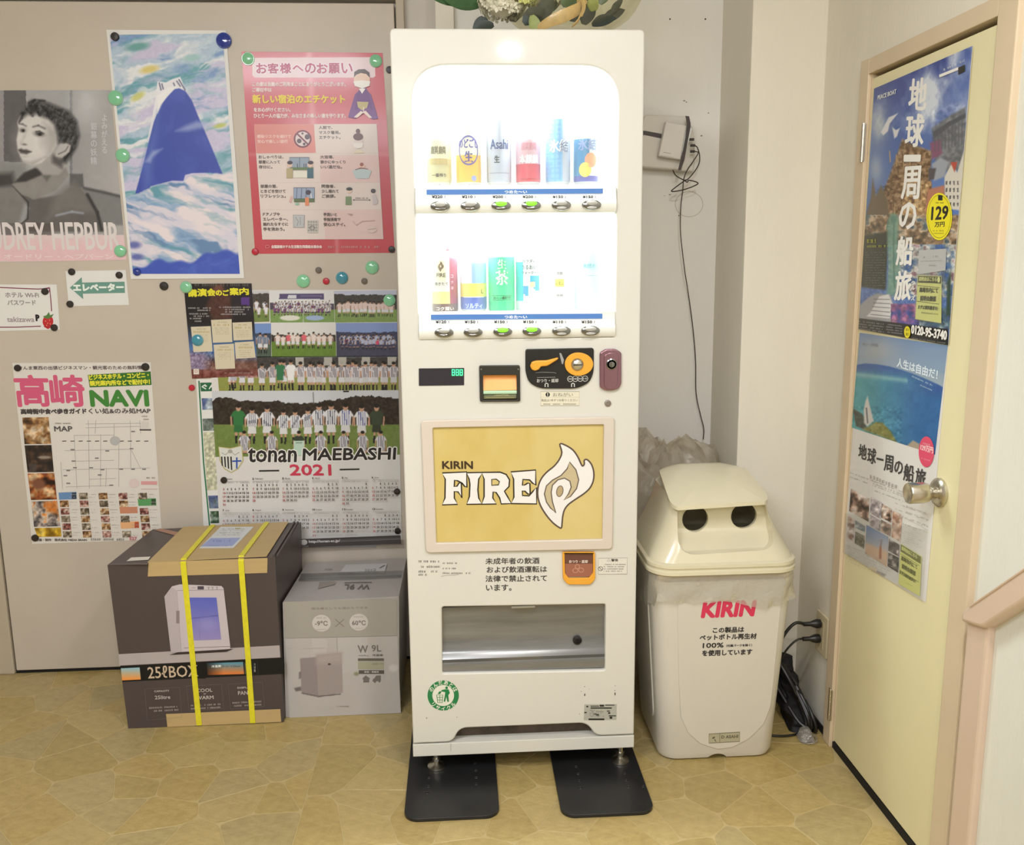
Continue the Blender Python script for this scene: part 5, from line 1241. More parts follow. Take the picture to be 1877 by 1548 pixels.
ik = Ink(PG, .0014, K8g); ik.txt('W', 755, 850, 905, 68, GT, 2); ik.txt('9L', 885, 975, 893, 60, GT, 1.5); ik.txt('ペルチェ', 758, 855, 938, 12, GT, .5); ik.txt('冷温庫', 890, 990, 938, 20, GT, .8)
ik.rect(755, 958, 1000, 982, (.40, .38, .34)); ik.rect(755, 990, 1000, 1060, (.66, .65, .56)); ik.scrib(885, 995, 1016, 14, (.45, .43, .4)); ik.rect(762, 1070, 1002, 1104, (.36, .34, .31)); ik.txt('家庭・車載用', 815, 950, 1094, 16, (.78, .76, .74), .6)
ik.rect(765, 1108, 990, 1195, (.74, .72, .71)); ik.poly([(795, 1150), (828, 1118), (870, 1148), (862, 1155), (862, 1185), (805, 1187), (805, 1158)][::-1], GT)
ik.poly([(892, 1178), (895, 1155), (915, 1140), (925, 1120), (972, 1118), (972, 1172)][::-1], GT); ik.ell(915, 1180, 10, 10, GT); ik.ell(958, 1176, 10, 10, GT); ik.txt('L-TOWER', 555, 672, 1418, 12, (.58, .55, .53), .5)
ik.build('carton_lettering', gr)
ik = Ink(PGT, .0006, K8g)
ik.poly([(575, 160), (905, 150), (1030, 62), (640, 75)][::-1] and [(575, 162), (1005, 152), (1030, 64), (640, 75)][::-1], (.80, .79, .80)); ik.scrib(590, 690, 155, 12, (.5, .5, .5)); ik.scrib(820, 930, 145, 30, (.45, .45, .48)); ik.line([(960, 110), (1010, 80)], 8, (.45, .45, .48))
ik.line([(195, 215), (600, 195), (1165, 180)], 9, (.50, .48, .47)); ik.line([(625, 246), (885, 242)], 6, (.42, .40, .38)); ik.poly([(375, 305), (390, 238), (548, 234), (535, 262)][::-1], (.58, .55, .52))
ik.txt('W 9L', 872, 632, 262, -45, (.42, .40, .38), 2); ik.scrib(440, 515, 126, 12, (.5, .48, .46)); ik.build('top_print', gr)
PGT.plate('clear_tape', [[PGT.uv(510 + x * .1938, 1020 + y * .1938) for x, y in ((190, 235), (1165, 200), (1180, 130), (215, 160))]], .0009, .0012, clear_mat('clear_tape', (.95, .95, .95), .10, .15, .08), gr)
# ------------------------------------------------------------------ posters on the steel door
PW = Plane((-.6, YB, 0), (1, 0, 0), (0, 0, 1))
PAP = mat('paper_white', (.90, .895, .885), .45); 
K1 = (.4007, 0, 0); K2 = (.28428, 420, 60); K3 = (.34895, 0, 480); K4 = (.35541, 320, 470)

# portrait poster
q = [(-150, 414), (506, 412), (578, 1188), (-60, 1200)]
po = sheet('portrait_poster', PW, q, .0003, .0006, PAP, 'black and white portrait poster of a short-haired woman with a pink lower edge', 'poster', 'papers on the steel door', K1)
p = Paint(PW, q, 1.35, K1); X, Y = p.X, p.Y
p.fill((.66, .655, .66)); p.grad(300, 560, (.60, .60, .61), (.69, .68, .68), 'x'); p.rect(-200, 300, 18, 860, (.60, .59, .60)); p.rect(18, 300, 120, 740, (.40, .39, .40)); p.rect(120, 380, 320, 800, (.66, .66, .67)); p.rect(320, 400, 332, 800, (.50, .50, .52))
p.ell(395, 470, 60, 90, (.80, .80, .82), 1.4, 0, .7); p.poly([(-160, 760), (120, 745), (120, 900), (-160, 900)], (.55, .55, .55), 20); p.poly([(-100, 800), (60, 790), (70, 850), (-100, 870)], (.28, .27, .27), 15)
p.poly([(320, 795), (380, 795), (385, 860), (320, 850)], (.38, .38, .38), 4); p.poly([(380, 860), (470, 870), (570, 905), (580, 1030), (430, 1030)], (.50, .50, .50), 6); p.line([(385, 860), (560, 900)], 12, (.32, .32, .32), 10)
p.poly([(-120, 870), (60, 860), (115, 920), (85, 1030), (-120, 1030)], (.50, .495, .49), 8)
p.poly([(60, 850), (150, 910), (290, 890), (350, 830), (400, 900), (450, 970), (480, 1060), (100, 1060), (135, 950)], (.40, .39, .385), 6)
p.poly([(250, 900), (340, 830), (400, 900), (440, 970), (300, 960), (220, 1000)], (.47, .46, .45), 20); p.line([(400, 890), (445, 970), (465, 1050)], 14, (.22, .21, .21), 10); p.line([(60, 850), (130, 925), (128, 1000), (90, 1030)], 6, (.22, .22, .22), 5)
p.poly([(55, 845), (95, 800), (160, 765), (240, 742), (300, 760), (315, 800), (260, 870), (160, 910), (100, 890)], (.56, .55, .54), 4)
p.poly([(65, 835), (110, 790), (170, 765), (235, 750), (190, 800), (120, 830)], (.24, .23, .23), 6); p.poly([(190, 800), (240, 742), (250, 780), (215, 830)], (.42, .41, .40), 6)
p.poly([(150, 750), (235, 690), (300, 720), (305, 760), (270, 800), (200, 800)], (.66, .645, .64), 6); p.poly([(235, 700), (290, 735), (285, 770), (240, 745)], (.36, .35, .35), 10)
p.poly([(92, 530), (130, 500), (210, 520), (255, 570), (268, 650), (235, 705), (190, 745), (150, 758), (105, 738), (82, 690), (76, 640), (86, 590), (80, 560)], (.83, .815, .81), 4)
p.poly([(200, 560), (265, 600), (268, 650), (235, 705), (215, 720), (220, 640)], (.68, .665, .66), 18); p.poly([(150, 756), (110, 742), (100, 732), (140, 742), (210, 716)], (.66, .645, .64), 9)
HA = [(92, 548), (98, 520), (118, 495), (128, 470), (150, 458), (195, 462), (250, 482), (315, 508), (352, 555), (364, 620), (352, 670), (322, 720), (302, 745), (286, 738), (282, 715), (300, 668), (286, 650), (268, 655), (264, 615), (250, 570), (225, 545), (190, 532), (168, 520), (150, 528), (128, 522), (110, 535)]
p.poly(HA, (.21, .205, .21), 12); hm = p.inside(HA, 5); hn = fbm((X + Y * .5) / 9, (Y - X * .5) / 34, 12); p.mix(hm * np.clip((hn - .5) * 3, 0, .7), (.38, .375, .38)); p.mix(hm * np.clip((.42 - hn) * 4, 0, .8), (.09, .09, .09))
for l_ in ([(140, 480), (165, 500), (182, 528)], [(120, 500), (140, 515), (150, 530)], [(190, 480), (215, 510), (232, 545)], [(105, 520), (100, 540), (88, 560)], [(135, 470), (160, 458), (205, 462)]): p.line(l_, 9, (.15, .145, .15), 8, .8)
for l_ in ([(160, 470), (215, 485), (270, 515)], [(240, 520), (290, 545), (325, 600)], [(175, 462), (230, 472)]): p.line(l_, 6, (.40, .39, .40), 8, .6)
p.ell(150, 640, 70, 80, (.87, .855, .85), 1.4, 0, .35); p.ell(170, 660, 30, 40, (.90, .885, .88), 1.4, 0, .4)
p.speck((np.abs(X - 230) < 140) * (Y < 700) * (Y > 450) * (p.C[:, 0] < .35), .35, 14, 3)
p.poly([(275, 660), (305, 655), (325, 665), (318, 695), (285, 722), (255, 715), (255, 695)], (.74, .725, .72), 4); p.line([(268, 705), (300, 690), (312, 670)], 5, (.45, .44, .44), 4)
p.ell(180, 613, 26, 13, (.58, .56, .56), .9, 10); p.ell(182, 613, 17, 8, (.35, .34, .34), .7, 10); p.ell(184, 614, 8, 7, (.12, .12, .12), .6); p.ell(104, 596, 16, 11, (.58, .56, .56), .9, 10); p.ell(106, 597, 10, 7, (.34, .33, .33), .7); p.ell(108, 598, 5, 6, (.13, .13, .13), .6)
p.line([(152, 580), (176, 574), (206, 588)], 7, (.36, .35, .35), 8, .8); p.line([(90, 567), (104, 568), (120, 577)], 6, (.36, .35, .35), 8, .8); p.line([(164, 602), (182, 600), (202, 612)], 4, (.16, .15, .15), 4, .9)
p.line([(124, 590), (112, 625), (100, 648)], 9, (.74, .725, .72), 14, .7); p.ell(110, 660, 14, 5, (.52, .50, .50), 1.0, 8); p.ell(100, 652, 9, 8, (.78, .765, .76), 1.0); p.ell(205, 650, 22, 30, (.70, .685, .68), 1.4, 0, .5)
p.poly([(84, 684), (98, 679), (108, 684), (122, 683), (146, 694), (122, 706), (94, 701)], (.36, .34, .34), 5); p.line([(86, 688), (110, 691), (144, 694)], 3, (.20, .19, .19), 3, .8); p.ell(112, 716, 16, 5, (.76, .745, .74), 1.3); p.line([(258, 985), (330, 968), (380, 975)], 9, (.66, .68, .74), 9, .8)
p.rect(-400, 1074, 700, 1300, (.90, .78, .80)); p.grad(1074, 1130, (.88, .80, .81), (.905, .76, .785), 'y', (p.Y > 1074) * 1.0); p.mix(((p.Y > 1020) & (p.Y < 1075)) * (p.X < 250) * .5, (.32, .29, .28)); p.rect(-400, 1195, 700, 1300, (.80, .78, .78))
p.speck(1.0, .04, 30, 5); p.build('portrait_print', po, .0011, .38)
ik = Ink(PW, .0014, K1); ik.txt('AUDREY', -92, 214, 1142, 124, (.88, .85, .85), 2.2); ik.txt('HEPBUR', 246, 552, 1142, 124, (.88, .85, .85), 2.2); ik.build('title_lettering', po, .38); ik = Ink(PW, .0014, K1)
ik.vtxt('よみがえる', 480, 520, 705, 26, (.80, .80, .82), .6); ik.vtxt('銀幕の妖精', 432, 558, 755, 28, (.78, .78, .80), .6); ik.txt('オードリー・ヘプバーン', 20, 520, 1184, 22, (.95, .87, .88), .8); ik.build('poster_lettering', po, .38)

# mountain poster
q = [(488, 137), (1035, 140), (1118, 1272), (600, 1276)]
po = sheet('mountain_poster', PW, q, .0019, .0006, PAP, 'tall poster of a steep blue mountain rising above swirling clouds, white border', 'poster', 'papers on the steel door', K1)
q = [(503, 160), (1020, 155), (1098, 1252), (610, 1252)]
p = Paint(PW, q, 1.25, K1); X, Y = p.X, p.Y
def sw(s1, s2, sd, sl=-.25, o=4): return fbm((X + fbm(X / 150, Y / 90, sd + 7) * 120) / s1, (Y + sl * -X + fbm(X / 130, Y / 100, sd + 3) * 90) / s2, sd, o)
p.fill((.70, .78, .86)); a = sw(230, 60, 2); b_ = sw(180, 45, 9); c = sw(260, 55, 21)
p.mix((a - .42) * 5, (.42, .64, .70)); p.mix((b_ - .48) * 6, (.90, .91, .93)); p.mix((c - .52) * 6, (.80, .78, .89)); p.mix((.40 - b_) * 6 * (Y < 500), (.50, .62, .80))
p.speck(1.0, .08, 9, 4)
for x, y, rx, ry, cc, an in ((632, 215, 52, 18, (.38, .62, .60), -8), (685, 318, 42, 16, (.86, .78, .42), -12), (632, 442, 34, 15, (.80, .80, .45), -30), (1008, 575, 28, 10, (.74, .78, .38), -12), (880, 265, 40, 14, (.62, .78, .78), -8)): p.ell(x, y, rx, ry, cc, .8, an, .85)
M1 = [(735, 480), (770, 440), (800, 408), (822, 405), (850, 418), (880, 462), (905, 525), (940, 605), (980, 700), (1020, 797), (960, 790), (880, 792), (848, 800), (840, 828), (790, 826), (735, 840), (690, 852), (675, 882), (620, 886), (640, 815), (662, 735), (682, 650), (705, 560)]
p.poly([(722, 372), (760, 378), (790, 362), (826, 352), (852, 415), (800, 408), (770, 445), (735, 490), (705, 565), (683, 650), (676, 640), (698, 540), (712, 450)], (.92, .92, .95), 2)
p.poly(M1, (.245, .31, .68), 2.0); n = sw(90, 200, 31, .3); p.mix(p.inside(M1, 2) * np.clip((n - .5) * 2, 0, .5), (.33, .40, .76)); p.poly([(735, 480), (720, 620), (700, 780), (690, 850), (660, 870), (650, 760), (690, 640)], (.36, .45, .76), 16, .6)
for l in ([(730, 380), (738, 412)], [(742, 385), (748, 408)], [(820, 365), (848, 412)], [(810, 372), (826, 395)], [(795, 380), (800, 392)]): p.line(l, 5, (.30, .30, .45), 4)
p.poly([(720, 440), (770, 400), (812, 398), (770, 432), (740, 480), (722, 520)], (.95, .95, .96), 4)
p.poly([(805, 600), (850, 575), (900, 555), (950, 560), (930, 585), (860, 600)], (.62, .68, .86), 10, .75); p.poly([(665, 740), (700, 690), (745, 680), (700, 720), (690, 745)], (.66, .72, .88), 8, .7)
m = np.clip((Y - (np.interp(X, [560, 620, 690, 735, 790, 840, 870, 950, 1020, 1100], [905, 885, 852, 842, 826, 830, 800, 792, 790, 775]) + 10 * (fbm(X / 26, Y / 26, 91) - .5) * 2)) / 14, 0, 1); e1 = sw(220, 60, 41, .35); e2 = sw(200, 50, 55, .35)
p.mix(m, (.86, .84, .90)); p.mix(m * (e1 - .47) * 6, (.56, .68, .82)); p.mix(m * (e2 - .50) * 6, (.92, .88, .90)); p.mix(m * (.40 - e2) * 8, (.42, .55, .72)); p.mix(m * (sw(260, 60, 77, .35) - .60) * 5, (.40, .62, .70))
m = np.clip((Y - (1215 - .16 * (X - 620) + 14 * np.sin(X / 42) + 8 * np.sin(X / 17))) / 14, 0, 1); p.mix(m, (.26, .35, .74)); p.mix(m * (sw(60, 30, 5) - .5) * 2, (.34, .44, .80)); p.ell(615, 1120, 30, 16, (.42, .45, .70), .9); p.ell(628, 1175, 30, 14, (.40, .44, .70), .9)
p.build('mountain_print', po, .0029, .4)

# red notice
q = [(80, 122), (990, 130), (1068, 1418), (168, 1425)]
po = sheet('red_notice_poster', PW, q, .0003, .0005, PAP, 'red lodging etiquette poster with a kimono lady and eight picture panels', 'poster', 'papers on the steel door', K2)
p = Paint(PW, q, 2.2, K2); X, Y = p.X, p.Y; p.fill((.775, .29, .33)); p.mix(np.exp(-((X - 525 - (Y - 300) * .05) / 22) ** 2) * (Y < 780) * .45, (.92, .72, .74)); p.mix(np.exp(-((Y - 785) / 12) ** 2) * .25, (.9, .7, .72)); p.mix(np.exp(-((X - 640 - .04 * Y) / 14) ** 2) * (Y > 1250) * .4, (.92, .72, .74)); p.build('notice_print', po, .0009, .3, .2)
ik = Ink(PW, .0012, K2); ikpos = []
sk = .003
L = [(150, 275), (150, 175), (165, 162), (925, 158), (940, 175), (943, 280), (930, 290), (165, 290)]; ik.poly(L[::-1], (.92, .83, .86)); RC = (.70, .22, .38)
for i, (ch, x0) in enumerate(zip('お客様へのお願い', (178, 252, 332, 412, 492, 568, 645, 728))): 
    ik.txt(ch, x0, x0 + (68 if ch != 'へ' else 66), 262 if ch != 'へ' else 246, 64 if ch != 'へ' else 34, (.95, .90, .93), 8); 
for i, (ch, x0) in enumerate(zip('お客様へのお願い', (178, 252, 332, 412, 492, 568, 645, 728))): 
    ik.txt(ch, x0, x0 + (68 if ch != 'へ' else 66), 262 if ch != 'へ' else 246, 64 if ch != 'へ' else 34, RC, 2.2)
Wp = (.94, .86, .86)
ik.txt('この度は当館のご利用まことにありがとうございます。', 152, 752, 346, 28, Wp, 1.4); ik.txt('ご滞在中は', 152, 275, 382, 26, Wp, 1.4); ik.txt('新しい宿泊のエチケット', 155, 748, 455, 54, (.93, .83, .20), 2.6)
ik.txt('をお心がけください。', 162, 398, 510, 26, Wp, 1.4); ik.txt('ひとり一人の協力が、みなさまの楽しい旅を守ります。', 162, 752, 550, 28, Wp, 1.4)
ik.poly([(162, 590), (952, 588), (995, 1330), (215, 1333)][::-1], (.885, .83, .81)); ik.poly([(162, 590), (548, 590), (560, 775), (178, 778)][::-1], (.86, .55, .52))
for a_, b2, c2_, d2 in (((585, 790), (960, 788), (968, 965), (590, 970)), ((610, 1145), (980, 1143), (990, 1328), (620, 1330))): ik.poly([a_, b2, c2_, d2][::-1], (.885, .775, .765))
for y in (780, 968, 1142): ik.line([(178 + (y - 778) * .05, y), (962 + (y - 778) * .05, y - 3)], 2, (.82, .76, .75))
ik.txt('感染リスクを避けて', 182, 400, 680, 22, (.95, .80, .78), .8); ik.txt('安心で楽しい旅行', 185, 380, 712, 22, (.95, .80, .78), .8)
ik.ell(475, 685, 57, 57, (.86, .80, .80), 32); ik.ring(475, 685, 52, 52, 11, (.48, .20, .28)); ik.ell(505, 672, 17, 17, (.35, .28, .32)); ik.ell(453, 698, 15, 15, (.35, .28, .32)); ik.ell(485, 718, 9, 9, (.35, .28, .32)); ik.ell(474, 650, 7, 7, (.35, .28, .32)); ik.line([(438, 650), (512, 722)], 11, (.48, .20, .28))
TX = (.40, .35, .33)
for (x, y, rows) in ((580, 622, ('人前で、', 'マスク着用。', 'エチケット。')), (192, 812, ('おしゃべりは、', '部屋に入って', '存分に。')), (590, 812, ('大浴場、', '静かにゆっくり', 'いい湯だな。')), (205, 1000, ('部屋の窓、', 'ときどき空けて', 'リフレッシュ。')), (598, 1000, ('同宿者、', '少し離れて', 'ご挨拶。')), (220, 1180, ('ドアノブや', 'エレベーター、', '触れたらすぐに', '手を洗おう。')), (610, 1182, ('手洗いと', '手指消毒で', '安心ステイ。'))):
    for i, r_ in enumerate(rows): ik.txt(r_, x + i, x + i + 24 * len(r_) * (.95 if len(r_) > 5 else .9), y + i * 32, 21, TX, .8)
# kimono lady
ik.poly([(812, 400), (865, 345), (915, 400), (962, 555), (925, 560), (870, 520), (815, 555), (768, 545)][::-1], (.47, .29, .56)); ik.poly([(825, 400), (850, 360), (885, 360), (905, 400), (930, 500), (870, 480), (812, 500)][::-1], (.43, .25, .53))
ik.ell(857, 300, 52, 56, (.90, .78, .70)); ik.poly([(806, 290), (808, 255), (835, 238), (875, 236), (905, 258), (908, 292), (885, 268), (850, 262), (822, 272)][::-1], (.27, .18, .15)); ik.poly([(803, 315), (858, 308), (912, 315), (905, 345), (858, 362), (812, 345)][::-1], (.93, .92, .90)); ik.poly([(838, 362), (858, 395), (880, 362)][::-1], (.95, .93, .92)); ik.poly([(825, 445), (900, 448), (890, 485), (858, 502), (832, 482)][::-1], (.76, .70, .50))
ik.poly([(806, 545), (850, 505), (868, 515), (828, 550)][::-1], (.93, .86, .82)); ik.poly([(865, 515), (880, 503), (922, 548), (905, 552)][::-1], (.93, .86, .82)); ik.line([(868, 480), (868, 520)], 6, (.93, .86, .82))
# little pictures
ik.ell(834, 700, 28, 34, (.86, .80, .78)); ik.ell(833, 672, 32, 24, (.38, .24, .22)); ik.ell(832, 635, 14, 15, (.38, .24, .22)); ik.poly([(800, 712), (868, 710), (862, 740), (834, 748), (806, 740)][::-1], (.92, .90, .88)); ik.poly([(805, 770), (834, 750), (872, 768), (872, 776), (805, 778)][::-1], (.88, .84, .74))
ik.rect(392, 805, 518, 880, (.58, .64, .72)); ik.line([(392, 805), (518, 805), (518, 880), (392, 880)], 4, (.25, .25, .32), True); ik.line([(456, 805), (456, 880)], 4, (.3, .3, .38)); ik.rect(395, 868, 545, 885, (.38, .48, .30)); ik.rect(415, 892, 505, 935, (.90, .89, .84))
for x, cc in ((442, 855), (485, 855), (497, 855)): ik.line([(x, 845), (x, 868)], 5, (.2, .2, .28))
for x, c1_ in ((392, (.72, .66, .50)), (525, (.24, .40, .46))): ik.ell(x, 852, 18, 18, (.88, .76, .70)); ik.ell(x + 2, 838, 18, 12, (.25, .20, .24)); ik.rect(x - 20, 875, x + 20, 938, c1_)
ik.poly([(795, 890), (830, 880), (880, 878), (920, 892), (900, 940), (820, 942)][::-1], (.74, .80, .82)); ik.ell(855, 862, 22, 14, (.90, .76, .70)); ik.ell(856, 850, 12, 12, (.62, .33, .30)); ik.line([(815, 885), (850, 872), (895, 880)], 5, (.5, .32, .3))
ik.rect(418, 1000, 552, 1070, (.60, .66, .76)); ik.line([(418, 1000), (552, 1000), (552, 1070), (418, 1070)], 4, (.28, .28, .38), True)
for x in (440, 470, 500): ik.line([(x, 1002), (x - 4, 1068)], 5, (.38, .42, .55))
ik.rect(420, 1070, 552, 1092, (.38, .45, .30)); ik.ell(512, 1030, 18, 16, (.25, .22, .28)); ik.rect(492, 1062, 516, 1115, (.88, .55, .38)); ik.line([(528, 1035), (532, 1066)], 6, (.9, .9, .9)); ik.poly([(388, 1090), (400, 1050), (412, 1060), (402, 1095)][::-1], (.85, .7, .68)); ik.ell(440, 1104, 14, 8, (.6, .75, .68))
ik.ell(776, 1018, 18, 16, (.90, .80, .74)); ik.ell(776, 1008, 20, 11, (.22, .24, .22)); ik.rect(752, 1056, 790, 1110, (.48, .56, .40)); ik.ell(930, 1020, 16, 14, (.30, .25, .28)); ik.poly([(920, 1050), (945, 1040), (962, 1100), (930, 1110)][::-1], (.80, .76, .78)); ik.line([(800, 1078), (912, 1078)], 3, (.45, .42, .42)); ik.poly([(798, 1078), (808, 1072), (808, 1084)][::-1], (.3, .3, .3)); ik.poly([(914, 1078), (904, 1072), (904, 1084)][::-1], (.3, .3, .3)); ik.scrib(808, 900, 1070, 8, (.5, .48, .46))
ik.rect(415, 1175, 488, 1255, (.74, .75, .76)); ik.line([(415, 1175), (488, 1178), (480, 1255), (418, 1255)], 3, (.55, .55, .58), True); ik.rect(505, 1208, 575, 1290, (.78, .77, .75))
for i in range(4):
    for j in range(4): ik.rect(510 + j * 16, 1214 + i * 18, 521 + j * 16, 1226 + i * 18, (.62, .60, .58))
ik.ring(538, 1258, 16, 12, 4, (.45, .40, .40)); ik.line([(430, 1190), (448, 1215), (440, 1245)], 4, (.55, .56, .62)); ik.line([(460, 1188), (462, 1240)], 4, (.6, .6, .65))
ik.poly([(760, 1165), (800, 1170), (790, 1180)][::-1], (.70, .60, .58)); ik.line([(800, 1215), (820, 1240), (860, 1215), (940, 1210)], 5, (.80, .66, .64)); ik.ell(920, 1268, 34, 22, (.86, .78, .76)); ik.line([(895, 1270), (950, 1262)], 4, (.7, .55, .53))
ik.ring(249, 1379, 13, 10, 3, (.85, .55, .58)); ik.txt('全国旅館ホテル生活衛生同業組合連合会', 275, 600, 1389, 20, (.93, .84, .84), 1); ik.scrib(638, 970, 1387, 14, (.88, .68, .70)); ik.build('notice_lettering', po, .35, .1)

# elevator arrow sign
q = [(345, 48), (660, 42), (678, 225), (362, 232)]
po = sheet('arrow_sign', PW, q, .0003, .0006, PAP, 'small white sign with a green arrow pointing left', 'sign', 'papers on the steel door', K3)
ik = Ink(PW, .0012, K3); G_ = (.42, .60, .55)
ik.poly([(368, 135), (430, 80), (432, 108), (655, 103), (657, 162), (436, 166), (438, 195)][::-1], G_); ik.txt('エレベーター', 388, 650, 152, 36, (.92, .95, .93), 3, -.01); ik.build('sign_print', po)
# wifi card
q = [(-20, 118), (298, 118), (315, 355), (-8, 362)]
po = sheet('wifi_card', PW, q, .0003, .0006, PAP, 'white hotel wifi password card with red border and strawberry', 'sign', 'papers on the steel door', K3)
ik = Ink(PW, .0012, K3); RB = (.50, .16, .28)
ik.line([(-10, 133), (100, 138), (200, 142), (262, 138), (268, 200), (272, 258)], 5, RB); ik.line([(-10, 342), (80, 342), (215, 337)], 5, RB); ik.line([(225, 140), (262, 134), (258, 160)], 4, RB)
ik.txt('ホテル Wi-Fi', 30, 205, 186, 26, (.58, .54, .54), .8); ik.txt('パスワード', 42, 190, 226, 26, (.58, .54, .54), .8); ik.txt('takizawa', 40, 182, 314, 26, (.66, .60, .62), .8); ik.txt('P', 192, 208, 308, 30, (.12, .10, .10), 3)
ik.ell(253, 312, 28, 32, (.76, .16, .20), 24, 10); ik.poly([(232, 340), (253, 352), (272, 340), (270, 325), (235, 325)][::-1], (.72, .14, .18)); ik.poly([(226, 285), (245, 280), (258, 262), (264, 280), (284, 272), (272, 290), (255, 298), (240, 296)][::-1], (.35, .50, .25))
for x, y in ((240, 310), (252, 322), (262, 305), (246, 332), (265, 325)): ik.ell(x, y, 2.2, 3, (.92, .75, .45), 8)
ik.build('card_print', po)

# town guide poster
q = [(65, 530), (792, 526), (852, 1455), (170, 1480)]
po = sheet('town_guide_poster', PW, q, .0003, .0005, mat('paper_cream', (.875, .855, .83), .45), 'white town map poster with large pink and green heading and food photos', 'poster', 'papers on the steel door', K3)
ik = Ink(PW, .0010, K3)
PK, GN, BK2 = (.83, .36, .50), (.26, .52, .22), (.30, .27, .27)
ik.txt('さんま東西の出張ビジネスマン・観光客のための無料情報', 100, 772, 566, 20, (.40, .36, .36), .8, -.004)
for ch, x0, x1 in (('高', 92, 264), ('崎', 276, 448)): ik.txt(ch, x0, x1, 756, 160, PK, 5.2)
ik.poly([(462, 592), (792, 574), (797, 645), (472, 658)][::-1], (.20, .42, .16)); ik.txt('ビジネスホテル・コンビニ・', 470, 782, 618, 26, (.90, .88, .25), 1.6, -.04); ik.txt('観光案内所などで配付中！', 474, 788, 650, 26, (.90, .88, .25), 1.6, -.03)
ik.txt('NAVI', 482, 780, 755, 78, GN, 6, -.006); ik.txt('高崎街中食べ歩きガイド', 112, 455, 798, 26, BK2, 2, -.008); ik.txt('くい処&のみ処MAP', 468, 792, 796, 28, BK2, .9, -.006)
ln_ = (.68, .67, .66)
for l in ([(465, 830), (470, 1190)], [(530, 905), (528, 1180)], [(625, 960), (625, 1180)], [(685, 830), (688, 1080)], [(735, 830), (740, 900)], [(390, 910), (405, 1190)], [(320, 1050), (330, 1190)], [(390, 910), (600, 908)], [(330, 1090), (790, 1080)], [(340, 990), (680, 982)], [(450, 870), (740, 862)], [(400, 1045), (600, 1040)], [(690, 985), (740, 1085)], [(470, 1140), (610, 1135)], [(560, 1080), (556, 1180)], [(600, 850), (600, 920)], [(345, 1180), (600, 1172)], [(505, 830), (500, 900)], [(450, 850), (740, 846)]): ik.line(l, 2, ln_)
for i in range(11):
    if i not in (6,): ik.line([(328 + i * 43, 940), (350 + i * 43, 939)], 4, (.28, .27, .27))
ik.ell(605, 938, 27, 24, (.72, .72, .72)); ik.txt('MAP', 288, 382, 888, 26, (.35, .33, .33), 1.2); ik.scrib(290, 372, 850, 7, (.5, .48, .48))
for x, y in ((372, 985), (378, 1045), (385, 1080), (350, 1095), (335, 1122), (470, 1080), (530, 1090), (628, 1088), (690, 1088), (748, 1088), (515, 1118), (350, 1162), (575, 1172), (682, 980), (555, 992), (500, 1030), (690, 890)): ik.rect(x, y - 4, x + 20, y + 2, (.50, .48, .48))
ik.rect(735, 877, 795, 884, (.3, .27, .27)); ik.scrib(745, 775, 812, 6, (.55, .53, .5)); ik.scrib(745, 785, 828, 6, (.6, .55, .5)); ik.rect(745, 838, 780, 868, (.84, .82, .79)); ik.ell(705, 1160, 26, 24, (.87, .80, .79)); ik.rect(742, 1150, 826, 1168, (.86, .62, .62)); ik.rect(742, 1190, 830, 1192, (.8, .6, .6)); ik.scrib(770, 820, 1136, 8, (.6, .5, .5))
ik.txt('企画・制作　株式会社 MEDIA BRAIN', 190, 458, 1464, 13, (.40, .37, .36), .6); ik.scrib(478, 655, 1460, 11, (.5, .48, .47)); ik.txt('527', 682, 720, 1458, 16, (.80, .45, .48), 1)
ik.build('guide_lettering', po)
def photo(po, pl, K, quad, pal, sc, seed, extra=None, n=.0016, step=1.7, rough=.4):
    p = Paint(pl, quad, step, K); p.photo(-1e5, -1e5, 1e5, 1e5, pal, sc, seed)
    if extra: extra(p)
    return p.build('photo', po, n, rough)
fd = [(.25, .17, .12), (.50, .35, .22), (.70, .55, .38), (.85, .78, .68)]
dk = [(.14, .12, .12), (.18, .15, .14), (.24, .18, .15), (.34, .25, .2)]
photo(po, PW, K3, [(118, 816), (256, 814), (270, 954), (130, 956)], fd, 30, 1); photo(po, PW, K3, [(130, 962), (271, 960), (284, 1102), (146, 1104)], dk, 24, 2, lambda p: (p.ell(235, 1025, 34, 8, (.6, .55, .5), .6), p.rect(155, 1060, 192, 1100, (.3, .28, .28), .7)))
photo(po, PW, K3, [(146, 1110), (286, 1107), (300, 1246), (164, 1249)], [(.16, .08, .06), (.4, .2, .12), (.7, .42, .22), (.82, .7, .55)], 34, 3, lambda p: p.ell(205, 1165, 36, 28, (.5, .32, .24), .6)); photo(po, PW, K3, [(165, 1256), (302, 1253), (318, 1386), (180, 1390)], [(.2, .2, .22), (.55, .5, .48), (.8, .75, .7), (.82, .45, .12)], 26, 4, lambda p: p.poly([(230, 1256), (302, 1253), (310, 1330), (240, 1300)], (.82, .42, .1), 12, .7)); photo(po, PW, K3, [(182, 1396), (320, 1393), (324, 1440), (198, 1443)], [(.6, .45, .1), (.78, .62, .15), (.85, .74, .35)], 28, 5)
sd = 10
for r_ in range(6):
    for c_ in range(5):
        x = 310 + c_ * 104 + r_ * 4; y = 1212 + r_ * 40
        if (c_, r_) in ((0, 0), (3, 2), (3, 4), (4, 1)): continue
        sd += 1; photo(po, PW, K3, [(x, y), (x + 46, y - 1), (x + 49, y + 33), (x + 3, y + 34)], [fd, [(.25, .15, .14), (.55, .3, .28), (.75, .6, .55), (.85, .8, .75)], [(.2, .18, .16), (.5, .44, .36), (.8, .76, .7)]][sd % 3], 10, sd, None, .0014, 2.2)
ik = Ink(PW, .0012, K3)
